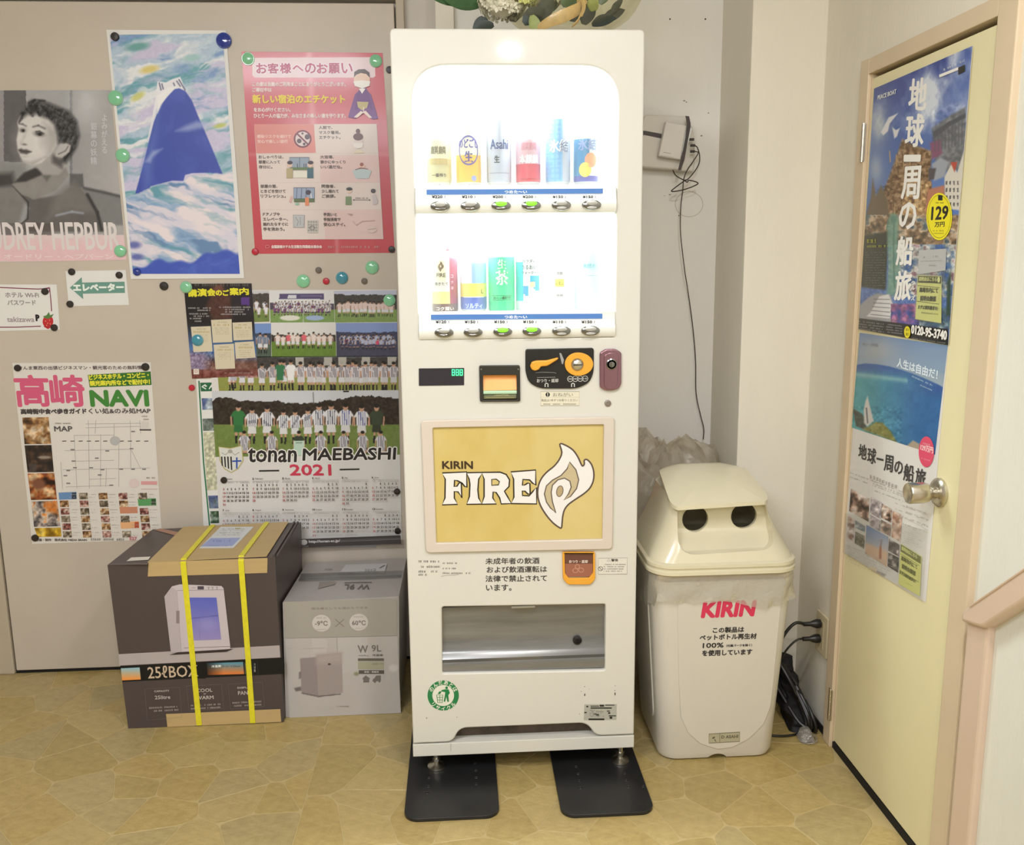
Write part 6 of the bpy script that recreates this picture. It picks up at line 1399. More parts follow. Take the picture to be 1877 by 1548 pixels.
ik.poly([(308, 1210), (402, 1206), (404, 1244), (312, 1248)][::-1], (.42, .56, .74)); ik.rect(378, 1210, 402, 1244, (.2, .25, .32)); ik.poly([(724, 1242), (820, 1240), (822, 1278), (728, 1280)][::-1], (.36, .62, .38)); ik.rect(796, 1243, 818, 1276, (.2, .3, .2)); ik.poly([(628, 1286), (722, 1284), (724, 1318), (632, 1320)][::-1], (.80, .54, .42)); ik.poly([(632, 1364), (730, 1360), (732, 1396), (636, 1400)][::-1], (.92, .70, .50)); ik.rect(708, 1364, 730, 1396, (.72, .32, .22))
for c_ in range(5):
    for r_ in range(6):
        if rng.random() < .8: ik.scrib(362 + c_ * 104 + r_ * 4, 402 + c_ * 104 + r_ * 4, 1222 + r_ * 40, 5, (.72, .68, .68), .8)
        ik.scrib(362 + c_ * 104 + r_ * 4, 395 + c_ * 104 + r_ * 4, 1236 + r_ * 40, 4, (.78, .74, .74), .7)
ik.build('guide_panels', po)

# green-edged map behind the calendar
q = [(112, 632), (240, 630), (268, 1400), (150, 1400)]
po = sheet('green_edged_poster', PW, q, .0003, .0005, PAP, 'white map poster with thin green border mostly hidden behind the team calendar', 'poster', 'papers on the steel door', K4)
ik = Ink(PW, .0011, K4); ik.line([(126, 640), (150, 1060), (182, 1398)], 7, (.15, .45, .30)); ik.poly([(132, 650), (240, 648), (242, 692), (136, 695)][::-1], (.14, .40, .26)); ik.txt('ぐんま', 142, 250, 683, 24, (.88, .92, .88), 1.5); ik.build('map_print', po)
photo(po, PW, K4, [(140, 730), (236, 728), (238, 788), (144, 790)], [(.25, .3, .48), (.45, .52, .68), (.7, .75, .8)], 30, 61); photo(po, PW, K4, [(144, 835), (238, 833), (240, 896), (148, 898)], [(.2, .25, .25), (.4, .45, .42), (.78, .8, .82)], 30, 62); photo(po, PW, K4, [(148, 905), (244, 903), (256, 1200), (168, 1205)], [(.72, .72, .62), (.80, .79, .70), (.78, .80, .68)], 18, 63)
photo(po, PW, K4, [(174, 1232), (250, 1230), (254, 1296), (180, 1298)], [(.25, .32, .52), (.45, .5, .6), (.3, .38, .35)], 30, 64); photo(po, PW, K4, [(182, 1312), (258, 1310), (260, 1372), (186, 1374)], [(.15, .22, .16), (.25, .35, .25), (.8, .82, .82)], 30, 65)

# football team calendar
q = [(165, 174), (1145, 170), (1172, 1466), (238, 1492)]
po = sheet('team_calendar', PW, q, .0012, .0006, mat('paper_cal', (.87, .86, .85), .42), 'football team wall calendar 2021 with squad photographs above twelve months', 'calendar', 'papers on the steel door', K4)
prs = random.Random(3)
def player(p, x, y, h, top=(.88, .88, .90), stripe=(.18, .20, .32), legs=(.85, .85, .86), sit=False, seed=0):
    skin = (.76, .60, .50); hd = h * .088
    if not sit:
        for s in (-1, 1): p.rect(x + s * h * .055 - h * .028, y - h * .22, x + s * h * .055 + h * .028, y, (.12, .11, .14)); p.rect(x + s * h * .055 - h * .03, y - h * .30, x + s * h * .055 + h * .03, y - h * .20, skin)
        p.poly([(x - h * .115, y - h * .28), (x - h * .10, y - h * .48), (x + h * .10, y - h * .48), (x + h * .115, y - h * .28)], legs, 1)
        ty, by = y - h * .83, y - h * .46
    else: ty, by = y - h * .62, y - h * .10; p.poly([(x - h * .24, y), (x - h * .20, y - h * .2), (x + h * .20, y - h * .2), (x + h * .24, y)], (.14, .13, .16), 1); p.rect(x - h * .14, y - h * .13, x + h * .14, y - h * .02, skin)
    w2 = h * .125
    p.poly([(x - w2, by), (x - w2 * 1.1, ty + h * .04), (x - w2 * .5, ty), (x + w2 * .5, ty), (x + w2 * 1.1, ty + h * .04), (x + w2, by)], top, 1)
    for s in (-1, 1): p.poly([(x + s * w2 * 1.0, ty + h * .03), (x + s * w2 * 1.65, ty + h * .16), (x + s * w2 * 1.35, ty + h * .18), (x + s * w2 * .9, ty + h * .12)], top, 1); p.line([(x + s * w2 * 1.5, ty + h * .17), (x + s * w2 * 1.4, by)], h * .035, skin, 2)
    if stripe is not None:
        for k in (-.62, -.2, .22, .64): p.rect(x + k * w2 - h * .008, ty + h * .02, x + k * w2 + h * .014, by, stripe, .85)
    p.ell(x, ty - hd * .75, hd * .72, hd, skin, .3); p.ell(x, ty - hd * 1.3, hd * .78, hd * .62, (.12, .10, .10), .3)
GR2 = (.44, .52, .27)
# main squad photo
p = Paint(PW, [(192, 692), (1155, 690), (1162, 1020), (212, 1032)], 1.2, K4); X, Y = p.X, p.Y
p.fill((.80, .81, .84)); hl_ = 745 - 30 * np.exp(-((X - 1010) / 160) ** 2) - 18 * np.exp(-((X - 250) / 60) ** 2) + 22 * (fbm(X / 18, X * 0 + 3, 4) - .5) + 14 * np.exp(-((X - 660) / 70) ** 2)
p.mix((Y > hl_) * 1.0, (.20, .165, .14)); p.speck((Y > hl_) * (Y < 865), .22, 10, 8); p.mix(np.clip((Y - 862) / 6, 0, 1), GR2); p.speck((Y > 865) * 1.0, .10, 14, 2)
p.line([(715, 700), (718, 760)], 4, (.4, .38, .36), 3); p.rect(870, 690, 900, 700, (.15, .13, .1))
for i, x in enumerate((330, 400, 478, 562, 622, 688, 745, 808, 882, 965, 1042)):
    if i in (0, 10): player(p, x, 962, 205, (.20, .46, .26) if i == 0 else (.22, .27, .20), None, (.18, .42, .24) if i == 0 else (.2, .22, .18))
    else: player(p, x, 965, (192, 200, 180, 180, 188, 212, 215, 212, 205)[i - 1], stripe=(.22, .24, .34) if i not in (8, 9) else (.30, .33, .60))
for i, x in enumerate((360, 502, 642, 755, 872, 970, 1064)):
    player(p, x, 1015, 150, (.20, .24, .20) if i == 2 else (.84, .83, .86), None if i == 2 else (.20, .20, .28), sit=True)
p.rect(615, 948, 668, 1026, (.74, .84, .78)); p.rect(625, 955, 658, 962, (.5, .6, .55)); p.build('squad_photo', po, .0022, .38)
# upper team pictures
def squad(quad, seed, sky, crowd, n, y0, y1, rows=1, grass=GR2, top=(.88, .87, .90), stripe=(.2, .2, .3), extra=None, tree=(.20, .19, .16), ty=None, legs=(.85, .85, .88)):
    p = Paint(PW, quad, 1.25, K4); rr2 = random.Random(seed); p.fill(sky); x0 = min(a for a, b in quad); x1 = max(a for a, b in quad); h = y1 - y0
    if ty is not None: p.mix((p.Y > ty + 14 * (fbm(p.X / 22, p.X * 0, seed) - .5)) * 1.0, tree); p.speck((p.Y > ty) * 1.0, .15, 9, seed)
    p.mix(np.clip((p.Y - (y1 - h * .45)) / 4, 0, 1), grass); p.speck((p.Y > y1 - h * .4) * 1.0, .08, 12, seed)
    for r2 in range(rows):
        for i in range(n):
            x = x0 + (x1 - x0) * (.06 + .88 * (i + .5 + rr2.uniform(-.15, .15) + (.5 if r2 % 2 else 0) * .6) / n); yy = y1 - (rows - 1 - r2) * h * .20
            player(p, x, yy + rr2.uniform(-2, 2), h * (.95 if rows == 1 else .62) * rr2.uniform(.92, 1.05), crowd if rr2.random() < .15 else top, stripe, legs)
    if extra: extra(p)
    return p.build('team_photo', po, .0022, .4)
squad([(330, 178), (488, 176), (490, 335), (340, 340)], 1, (.78, .78, .80), (.8, .7, .72), 4, 205, 315, 2, ty=190, tree=(.28, .26, .24))
def ex1(p):
    p.rect(540, 190, 770, 220, (.34, .30, .46)); p.rect(585, 198, 628, 214, (.82, .82, .86)); p.rect(650, 200, 760, 206, (.5, .47, .6)); p.ell(596, 316, 52, 14, (.86, .86, .82), .2); p.ell(724, 316, 48, 13, (.62, .70, .84), .2); p.rect(662, 228, 668, 340, (.75, .76, .78), .6)
squad([(490, 176), (820, 174), (826, 338), (495, 340)], 2, (.86, .86, .87), (.5, .3, .5), 17, 230, 305, 3, (.48, .60, .34), extra=ex1, ty=240, tree=(.30, .26, .34), legs=(.3, .25, .4))
squad([(822, 177), (1145, 174), (1148, 337), (828, 340)], 3, (.74, .76, .84), (.9, .85, .85), 13, 222, 310, 1, (.50, .60, .34), ty=196, tree=(.25, .24, .22), top=(.86, .78, .76), stripe=None)
squad([(345, 346), (498, 344), (500, 518), (355, 520)], 4, (.46, .58, .80), (.2, .3, .5), 4, 385, 500, 1, (.30, .36, .32), ty=396, tree=(.22, .26, .34), top=(.60, .64, .72))
squad([(498, 344), (830, 342), (834, 514), (502, 518)], 5, (.86, .86, .85), (.85, .4, .45), 11, 388, 475, 1, (.40, .52, .20), ty=404, tree=(.22, .2, .18), top=(.90, .84, .82), stripe=None)
squad([(832, 342), (1148, 340), (1152, 514), (836, 516)], 6, (.52, .60, .80), (.8, .3, .45), 14, 380, 480, 2, (.27, .27, .36), ty=390, tree=(.24, .25, .36), top=(.70, .72, .82), legs=(.25, .25, .38))
def ex3(p):
    for x, cc in ((545, (.20, .46, .30)), (600, (.92, .92, .92)), (305, (.7, .7, .75))): player(p, x, 680, 150, cc, None, cc)
    for x in (625, 770, 845, 965, 1100): p.rect(x, 518, x + 42, 560, (.82, .81, .78), .8)
    for x in (650, 700, 745, 820, 895, 935, 985, 1035, 1085, 1130): player(p, x, 690, 150, (.85, .83, .85), (.22, .2, .28), (.8, .8, .82))
squad([(215, 516), (1152, 512), (1155, 688), (230, 692)], 7, (.34, .36, .36), (.8, .6, .6), 16, 530, 690, 1, (.56, .58, .30), ty=520, tree=(.26, .24, .24), extra=ex3, top=(.80, .78, .80))
ik = Ink(PW, .0026, K4)
# title
ik.txt('tonan', 380, 628, 1058, 70, (.93, .92, .91), 8, 0, .1); ik.txt('MAEBASHI', 662, 1138, 1050, 60, (.93, .92, .91), 8, -.012, .1)
ik.txt('tonan', 380, 628, 1058, 70, (.16, .14, .14), 2.4, 0, .1); ik.txt('MAEBASHI', 662, 1138, 1050, 60, (.16, .14, .14), 2.4, -.012, .1); ik.txt('2021', 598, 808, 1126, 54, (.80, .24, .34), 2.6)
ik.line([(436, 1104), (540, 1102)], 8, (.16, .15, .15)); ik.line([(852, 1097), (954, 1095)], 8, (.16, .15, .15))
sh = [(228, 980), (288, 988), (348, 974), (354, 1050), (330, 1090), (294, 1112), (258, 1092), (236, 1050)]
ik.poly(sh[::-1], (.86, .86, .84)); ik.line(sh, 5, (.72, .68, .42), True)
for x in (240, 256, 272, 288): ik.poly([(x, 1030), (x + 8, 1030), (x + 11, 1080 + (x - 240) * .45), (x + 4, 1076 + (x - 240) * .45)][::-1], (.14, .13, .14))
ik.line([(322, 1034), (322, 1092)], 8, (.18, .32, .66)); ik.line([(298, 1054), (346, 1052)], 8, (.18, .32, .66)); ik.line([(245, 1010), (262, 1022), (288, 1000), (312, 1022), (335, 1008)], 3, (.55, .55, .55)); ik.ell(288, 1003, 12, 10, (.66, .65, .62))
# months
import calendar as _cal
MN = ['January', 'February', 'March', 'April', 'May', 'June', 'July', 'August', 'September', 'October', 'November', 'December']
for mth in range(12):
    cx0 = 250 + (mth % 6) * 154 + (0 if mth < 6 else 6); y0 = (1150 if mth < 6 else 1305) - (mth % 6) * 2.6; wk = _cal.Calendar(6).monthdayscalendar(2021, mth + 1)
    ik.txt('%d' % (mth + 1), cx0, cx0 + (6 if mth < 9 else 12), y0, 9, (.25, .22, .22), .8); ik.txt(MN[mth], cx0 + 14, cx0 + 14 + 5 * len(MN[mth]), y0, 8, (.5, .47, .47), .3); ik.line([(cx0, y0 + 8), (cx0 + 138, y0 + 6)], 1.5, (.66, .63, .6)); ik.scrib(cx0, cx0 + 138, y0 + 16, 5, (.62, .6, .58))
    for r3, wkk in enumerate(wk):
        for c3, d in enumerate(wkk):
            if d: x = cx0 + c3 * 20 + 2; yy = y0 + 34 + r3 * 19.5 - c3 * .3; ik.txt(str(d), x, x + (4 if d in (1,) else 6 if d < 10 else 13), yy, 10.5, (.70, .35, .35) if c3 == 0 else (.35, .32, .31), .5)
ik.poly([(650, 1440), (1168, 1420), (1172, 1464), (654, 1482)][::-1], (.27, .245, .245)); ik.txt('http://tonan-sc.jp/', 702, 860, 1462, 16, (.82, .80, .80), .8, -.03); ik.line([(860, 1452), (1165, 1440)], 2, (.55, .53, .53)); ik.line([(860, 1446), (1165, 1434)], 1.5, (.5, .48, .48)); ik.ell(676, 1456, 18, 14, (.80, .79, .78)); ik.scrib(662, 700, 1480, 8, (.6, .6, .6))
ik.build('calendar_lettering', po)

# dark lecture poster
q = [(48, 140), (398, 138), (432, 612), (92, 628)]
po = sheet('lecture_poster', PW, q, .0030, .0006, PAP, 'dark lecture notice poster with yellow heading and five cream text boxes', 'poster', 'papers on the steel door', K4)
p = Paint(PW, q, 1.4, K4); X, Y = p.X, p.Y
p.fill((.12, .10, .11)); p.mix(np.clip((Y - 340) / 130, 0, 1) * (X < 460), (.30, .46, .68)); p.mix(np.clip((Y - 490) / 60, 0, 1), (.48, .34, .30)); p.mix(np.clip((Y - 570) / 30, 0, 1), (.48, .26, .24)); p.speck((Y > 490) * 1.0, .4, 16, 5)
p.mix(np.clip((200 - X) / 60, 0, 1) * np.clip((Y - 470) / 40, 0, 1) * (Y < 580), (.56, .50, .62)); p.speck((X < 200) * (Y > 480) * (Y < 570), .6, 8, 9)
p.poly([(165, 250), (185, 215), (180, 160), (215, 150), (255, 150), (262, 185), (292, 205), (298, 320), (196, 325)], (.36, .21, .17), 10, .8); p.ell(228, 170, 22, 26, (.44, .27, .21), .8); p.speck((X > 170) * (X < 300) * (Y < 330), .12, 12, 4); p.rect(345, 208, 388, 250, (.36, .22, .55)); p.mix((X > 300) * (Y < 300) * .15, (.25, .15, .35))
p.build('lecture_print', po, .0037, .35, .2)
ik = Ink(PW, .0040, K4)
ik.scrib(95, 385, 152, 12, (.45, .42, .36)); YL = (.90, .87, .18)
for ch, x0, x1, yb, h in (('講', 74, 118, 206, 36), ('演', 122, 168, 204, 38), ('会', 172, 212, 202, 36), ('の', 216, 246, 200, 26), ('ご', 252, 282, 200, 28), ('案', 288, 332, 198, 36), ('内', 338, 384, 196, 34)): ik.txt(ch, x0, x1, yb, h, YL, 2)
for y, x0, x1 in ((268, 72, 190), (280, 120, 190), (298, 78, 172), (310, 95, 180), (322, 80, 140), (336, 80, 140), (264, 232, 392), (276, 262, 385), (288, 262, 360), (300, 240, 370)): ik.scrib(x0, x1, y, 7, (.82, .80, .80))
CB = (.84, .80, .70)
for b4 in ([(86, 362), (188, 358), (198, 488), (100, 492)], [(190, 326), (296, 322), (300, 440), (200, 444)], [(300, 340), (400, 336), (405, 428), (306, 432)], [(203, 454), (308, 448), (314, 576), (214, 580)], [(312, 442), (410, 436), (420, 520), (318, 526)]):
    ik.poly(b4[::-1], CB); x0, y0 = b4[0]; x1 = b4[1][0]; ik.scrib(x0 + 30, x1 - 25, y0 + 14, 6, (.62, .56, .3)); ik.scrib(x0 + 12, x1 - 6, y0 + 30, 9, (.70, .60, .2))
    for j in range(4): ik.scrib(x0 + 20 + j, x1 - 15 + j, y0 + 44 + j * 10, 4, (.62, .58, .5), .7)
ik.rect(100, 578, 128, 606, (.88, .85, .82)); ik.ring(114, 590, 6, 6, 2, (.75, .35, .3)); ik.scrib(260, 405, 602, 6, (.72, .65, .62)); ik.rect(205, 580, 400, 582, (.45, .3, .28)); ik.build('lecture_lettering', po)
# loose clear strip under the calendar
PW.plate('x', [[PW.uv(546, 990), PW.uv(546, 1003), PW.uv(690, 1004), PW.uv(690, 992)]], .0003, .0007, clear_mat('clear_strip', (.93, .93, .93), .12, .2, .18, (.8, .8, .8))).name = 'clear_tape_strip'
tag(bpy.data.objects['clear_tape_strip'], 'strip of clear tape on the steel door just below the team calendar', 'tape')

# ------------------------------------------------------------------ magnets
M_MB = mat('magnet_black', (.17, .145, .13), .4); M_MG = mat('magnet_green_glass', (.52, .80, .63), .10, coat=.8); M_MR = mat('magnet_red', (.74, .15, .22), .3); M_MT = mat('magnet_teal_glass', (.25, .57, .66), .08, coat=.8); M_MBL = mat('magnet_blue', (.12, .22, .58), .12, coat=.8); M_MGY = mat('magnet_grey', (.42, .38, .34), .5)
M_MRING = mat('magnet_glass_rim', (.62, .82, .68), .06, coat=.6); M_MRINGT = mat('magnet_teal_rim', (.42, .66, .72), .06, coat=.6); M_MRINGB = mat('magnet_blue_rim', (.20, .30, .62), .06, coat=.6)
T6 = 'round magnets on the steel door'
def magnet(px, py, r, kind, lab, n=.0008):
    u, v = PW.uv(px, py); c = PW.w(u, v, n); R = r * 2.85 / 1640.
    m = {'k': M_MB, 'g': M_MG, 'r': M_MR, 't': M_MT, 'b': M_MBL, 'y': M_MGY}[kind]
    root = empty('round_magnet', c, lab, 'magnet', T6)
    if kind in 'gtb':
        B().lathe([(R, 0), (R, .0022), (R * .93, .004)], c, 'y', 28).build('clear_rim', {'g': M_MRING, 't': M_MRINGT, 'b': M_MRINGB}[kind], root, True)
        B().lathe([(R * .90, .003), (R * .86, .0058), (R * .6, .0082), (R * .3, .0092), (.0005, .0095)], c, 'y', 28).build('magnet_dome', m, root, True)
    else:
        B().lathe([(R, 0), (R, .004), (R * .92, .0058)], c, 'y', 24).build('magnet_body', m, root, True)
        B().lathe([(R * .86, .005), (R * .80, .0064), (R * .3, .0070), (.0005, .0072)], c, 'y', 24).build('magnet_cap', m, root, True)
for a in ((212, 68, 7, 'k', 'black magnet at the top left corner of the mountain poster', .0036), (411, 75, 13, 'b', 'large blue magnet at the top right corner of the mountain poster', .0036), (213, 180, 12.5, 'g', 'green magnet between portrait poster and mountain poster, topmost', .0036),
          (226, 285, 12, 'g', 'green magnet halfway down the left edge of the mountain poster', .0036), (221, 460, 10.5, 'g', 'green magnet at the lower right corner of the portrait poster', .0016), (252, 498, 7, 'b', 'dark blue magnet at the bottom left corner of the mountain poster', .0036),
          (132, 498, 6, 'k', 'black magnet at the top left of the arrow sign'), (219, 504, 6, 'k', 'black magnet at the top right of the arrow sign'), (129, 557, 6, 'k', 'black magnet at the bottom left of the arrow sign'),
          (83, 534, 6, 'k', 'black magnet at the top of the wifi card'), (100, 600, 6, 'k', 'black magnet beside the strawberry on the wifi card'), (301, 524, 7.5, 'k', 'lone black magnet below the mountain poster'),
          (342, 526, 10.5, 'g', 'green magnet at the top left of the dark lecture poster', .0040), (363, 623, 10.5, 't', 'teal magnet on the dark lecture poster', .0046), (352, 710, 5.5, 'r', 'small red magnet just below the dark lecture poster'),
          (455, 108, 11, 'g', 'green magnet at the top left of the red notice'), (689, 112, 11, 'g', 'green magnet at the top right of the red notice'), (714, 128, 6, 'k', 'black magnet half hidden by the vending machine edge'),
          (468, 461, 6, 'r', 'red magnet at the bottom left of the red notice'), (718, 457, 6, 'k', 'black magnet at the bottom right of the red notice'), (584, 495, 5.5, 'y', 'small grey magnet directly under the red notice, above its red neighbour'),
          (556, 515, 12, 'g', 'green magnet left of the small red one above the calendar'), (598, 515, 6, 'r', 'small red magnet between the green and teal magnets above the calendar'), (627, 509, 11, 't', 'teal magnet above the calendar'),
          (682, 490, 12, 'g', 'green magnet highest on the right above the calendar'), (668, 515, 5.5, 'y', 'small grey magnet right of the teal one above the calendar'), (714, 550, 11, 'g', 'green magnet on the top right corner of the calendar', .0030),
          (411, 879, 6, 'k', 'black magnet on the January column of the calendar', .0026), (728, 900, 6, 'k', 'black magnet on the right edge of the calendar months', .0026), (729, 972, 6, 'k', 'black magnet on the bottom right corner of the calendar', .0026),
          (33, 674, 6, 'k', 'black magnet at the top left of the town guide poster'), (267, 672, 7, 'k', 'black magnet at the top right of the town guide poster'), (65, 985, 6.5, 'k', 'black magnet at the bottom left of the town guide poster')):
    magnet(*a)

# ------------------------------------------------------------------ posters on the cream door
PD = Plane((1.0078, 1.95, 0), (0, -1, 0), (0, 0, 1))
K5 = (.3878, 1540, 60); K6b = (.33584, 1520, 600)
GLOSSP = mat('paper_gloss', (.88, .87, .86), .3, coat=.2)
q = [(166, 264), (632, 62), (517, 1476), (92, 1400)]
po = sheet('voyage_poster', PD, q, .0022, .0005, GLOSSP, 'tall glossy sea voyage poster with white vertical title and yellow price spot', 'poster', 'papers on the cream door', K5)
p = Paint(PD, q, 1.1, K5); X, Y = p.X, p.Y
p.fill((.15, .25, .58)); p.grad(200, 650, (.13, .22, .54), (.34, .46, .70), 'y'); n = fbm(X / 55, Y / 90, 3); n2 = fbm(X / 28, Y / 60, 13)
cl = np.exp(-((X - 430) / 60) ** 2 - ((Y - 300) / 130) ** 2) * 1.6 + np.clip((X - 470) / 100, 0, 1) * .7 * (Y < 420) + (n - .42) * 1.5 * (Y < 480); p.mix(cl * (n2 + .2), (.82, .85, .90))
p.mix(np.exp(-((X - 190) / 45) ** 2 - ((Y - 430) / 90) ** 2) * (n2 + .3), (.72, .76, .80)); p.mix(np.exp(-((X - 175) / 30) ** 2 - ((Y - 640) / 70) ** 2) * .7, (.70, .74, .78))
p.poly([(505, 340), (600, 330), (620, 200), (632, 62), (560, 100), (530, 230)], (.20, .32, .64), 12, .45)
p.poly([(440, 450), (520, 395), (600, 350), (600, 520), (585, 640), (520, 660), (455, 600)], (.42, .43, .45), 6); p.speck((X > 440) * (Y > 340) * (Y < 660), .3, 18, 12); p.poly([(430, 520), (480, 505), (490, 570), (440, 600)], (.50, .30, .42), 6)
p.poly([(230, 700), (280, 560), (300, 500), (330, 520), (440, 560), (430, 700), (410, 900), (250, 900), (150, 880)], (.52, .41, .29), 6)
p.speck(p.inside([(230, 700), (280, 560), (300, 500), (330, 520), (440, 560), (430, 700), (410, 900), (250, 900), (120, 880), (160, 760)], 5), .7, 13, 22)
p.photo(300, 700, 440, 900, [(.42, .30, .20), (.66, .52, .34), (.80, .70, .54)], 16, 31)
p.speck((Y > 860) * (Y < 1340), .3, 8, 23)
for i in range(22): xx = 240 + (i * 37) % 190; yy = 560 + (i * 53) % 300; p.line([(xx, yy), (xx + 3, yy + 50)], 5, (.36, .27, .18) if i % 2 else (.72, .60, .42), 4)
p.poly([(120, 900), (150, 780), (160, 690), (175, 770), (200, 720), (230, 800), (240, 900)], (.42, .36, .28), 5)
p.poly([(500, 680), (535, 615), (560, 660), (590, 560), (590, 840), (500, 830)], (.83, .81, .76), 3); p.poly([(528, 612), (560, 610), (548, 660)], (.70, .28, .22), 2); p.poly([(420, 740), (500, 720), (500, 850), (410, 850)], (.70, .46, .36), 5)
p.poly([(445, 470), (520, 420), (600, 380), (600, 400), (520, 445), (450, 500)], (.30, .31, .34), 3)
for i in range(9): p.line([(455 + i * 16, 470 - i * 8), (455 + i * 16, 560 - i * 4)], 4, (.34, .35, .38), 3)
p.poly([(440, 620), (480, 590), (520, 610), (500, 680), (450, 700)], (.60, .62, .66), 5); p.poly([(425, 640), (460, 640), (450, 690), (425, 700)], (.30, .28, .30), 4)
for i in range(16): p.rect(505 + (i % 4) * 18, 700 + (i // 4) * 34, 513 + (i % 4) * 18, 718 + (i // 4) * 34, (.25, .25, .28), .8)
p.photo(118, 860, 590, 1010, [(.30, .27, .22), (.52, .42, .32), (.74, .66, .56), (.30, .38, .42)], 34, 5); p.poly([(100, 960), (235, 940), (220, 1215), (100, 1200)], (.19, .21, .17), 6)
p.photo(235, 1000, 590, 1250, [(.22, .36, .58), (.45, .52, .60), (.80, .80, .78), (.55, .40, .45)], 30, 6)
p.poly([(225, 1240), (235, 1100), (228, 1000), (228, 930), (240, 860), (262, 850), (285, 880), (278, 960), (290, 1100), (270, 1240)], (.44, .60, .54), 7, .85); p.line([(262, 870), (258, 1000), (262, 1200)], 5, (.30, .46, .40), 5); p.line([(235, 880), (225, 930)], 6, (.35, .5, .45), 4); p.ell(258, 882, 14, 20, (.36, .52, .46), .5)
p.poly([(95, 1290), (140, 1250), (180, 1230), (245, 1240), (260, 1300), (255, 1375), (95, 1350)], (.60, .60, .62), 5); p.poly([(150, 1320), (190, 1245), (235, 1235), (258, 1290), (240, 1350), (130, 1340)], (.85, .85, .86), 3)
for i in range(5): p.line([(150 + i * 4, 1330 - i * 18), (240, 1340 - i * 20)], 3, (.35, .37, .42), 3)
p.photo(245, 1280, 380, 1385, [(.18, .28, .55), (.50, .30, .50), (.72, .50, .62)], 26, 8); p.photo(380, 1300, 530, 1400, [(.20, .30, .50), (.30, .40, .45), (.65, .70, .75)], 30, 9); p.poly([(512, 1180), (530, 1120), (528, 1330), (508, 1340)], (.16, .26, .22), 5)
for pts_ in ([(198, 470), (235, 400), (280, 380), (240, 430), (232, 465), (210, 485)], [(252, 445), (270, 460), (288, 450), (275, 490), (262, 500)]): p.poly(pts_, (.86, .86, .88), 3)
p.poly([(92, 1348), (518, 1400), (518, 1480), (92, 1410)], (.10, .10, .10), 1.5); p.build('voyage_print', po, .0030, .28, .3)
ik = Ink(PD, .0034, K5); W9 = (.93, .92, .90)
for ch, x0, x1, yt, ybt in (('地', 330, 410, 222, 372), ('球', 314, 396, 392, 545), ('一', 310, 384, 572, 606), ('周', 296, 378, 638, 792), ('の', 284, 362, 806, 935), ('船', 272, 346, 965, 1105), ('旅', 264, 338, 1128, 1270)):
    ik.txt(ch, x0, x1, ybt - (8 if ch != '一' else 0), ybt - yt - 8, W9, 3.2)
ik.vtxt('クルーズ', 352, 1170, 1265, 18, W9, .8)
ik.txt('PEACE BOAT', 185, 273, 318, 20, (.86, .88, .90), .8, -.35); ik.rect(478, 198, 568, 212, W9, -.4); ik.poly([(568, 165), (600, 150), (600, 182), (568, 198)][::-1], (.15, .15, .15)); ik.scrib(490, 600, 182, 10, (.85, .87, .9), .8, -.45)
def ell_d(ik, cx, cy, rx, ry, col, n=30): ik.ell(cx, cy, rx, ry, col, n, 0)
ell_d(ik, 478, 868, 61, 112, (.93, .88, .14)); ik.ring(478, 868, 54, 102, 2.5, (.35, .32, .08)); ik.txt('129', 440, 517, 884, 60, (.10, .10, .08), 2.2, -.06); ik.txt('万円', 456, 502, 918, 22, (.12, .12, .1), .8, -.05); ik.rect(473, 768, 494, 792, (.12, .12, .1)); ik.scrib(462, 500, 806, 6, (.3, .28, .1)); ik.scrib(448, 508, 938, 6, (.5, .46, .15)); ik.scrib(452, 500, 950, 5, (.5, .46, .15))
ik.scrib(135, 178, 992, 20, (.78, .78, .25)); ik.scrib(135, 235, 1014, 10, (.74, .76, .3), .8, -.02)
for i in range(14): ik.scrib(128, 222, 1040 + i * 12, 5, (.55, .57, .52), .7)
ik.txt('0120-95-3740', 346, 512, 1420, 40, W9, 1.8, .19); ell_d(ik, 327, 1414, 15, 28, (.88, .82, .15)); ik.scrib(320, 335, 1408, 12, (.2, .2, .1)); ik.scrib(320, 335, 1430, 12, (.2, .2, .1))
for y in (1366, 1378, 1390, 1402): ik.scrib(98, 215, y, 6, (.66, .66, .66), .8, .12); ik.scrib(228, 305, y + 14, 6, (.66, .66, .66), .8, .12)
ik.scrib(350, 510, 1445, 5, (.6, .6, .6), .9, .15); ik.build('voyage_lettering', po, .3)
# slip and pocket on the upper poster
def slip(name, PDK, q, lab, top, gy):
    s_ = sheet(name, PD, q, .0046, .0006, mat('slip_yellow', (.86, .87, .52), .4), lab, 'leaflet', 'leaflets on the sea voyage posters', PDK); return s_
q = [(378, 1145), (490, 1150), (488, 1372), (366, 1352)]
s1 = slip('yellow_leaflet', K5, q, 'yellow leaflet in a clear pocket on the tall glossy voyage poster', 0, 0)
ik = Ink(PD, .0055, K5); OB = (.27, .27, .12)
ik.poly([(380, 1148), (490, 1152), (489, 1185), (379, 1180)][::-1], OB); ik.txt('説明会はこちら', 384, 468, 1172, 20, (.85, .86, .55), .6, .03); ell_d(ik, 478, 1166, 7, 14, (.88, .88, .6), 14)
ik.line([(376, 1194), (482, 1204), (480, 1282), (374, 1268)], 2.5, OB, True); ik.txt('高崎市内にて', 386, 474, 1226, 24, OB, .9, .05); ik.txt('説明会開催', 390, 464, 1266, 24, OB, .9, .05); ik.txt('まずは資料請求を!', 380, 474, 1304, 18, OB, .6, .08); ik.scrib(396, 476, 1325, 6, (.5, .5, .3), .8, .1); ik.build('leaflet_print', s1)
q = [(384, 1028), (512, 1020), (508, 1122), (378, 1142)]
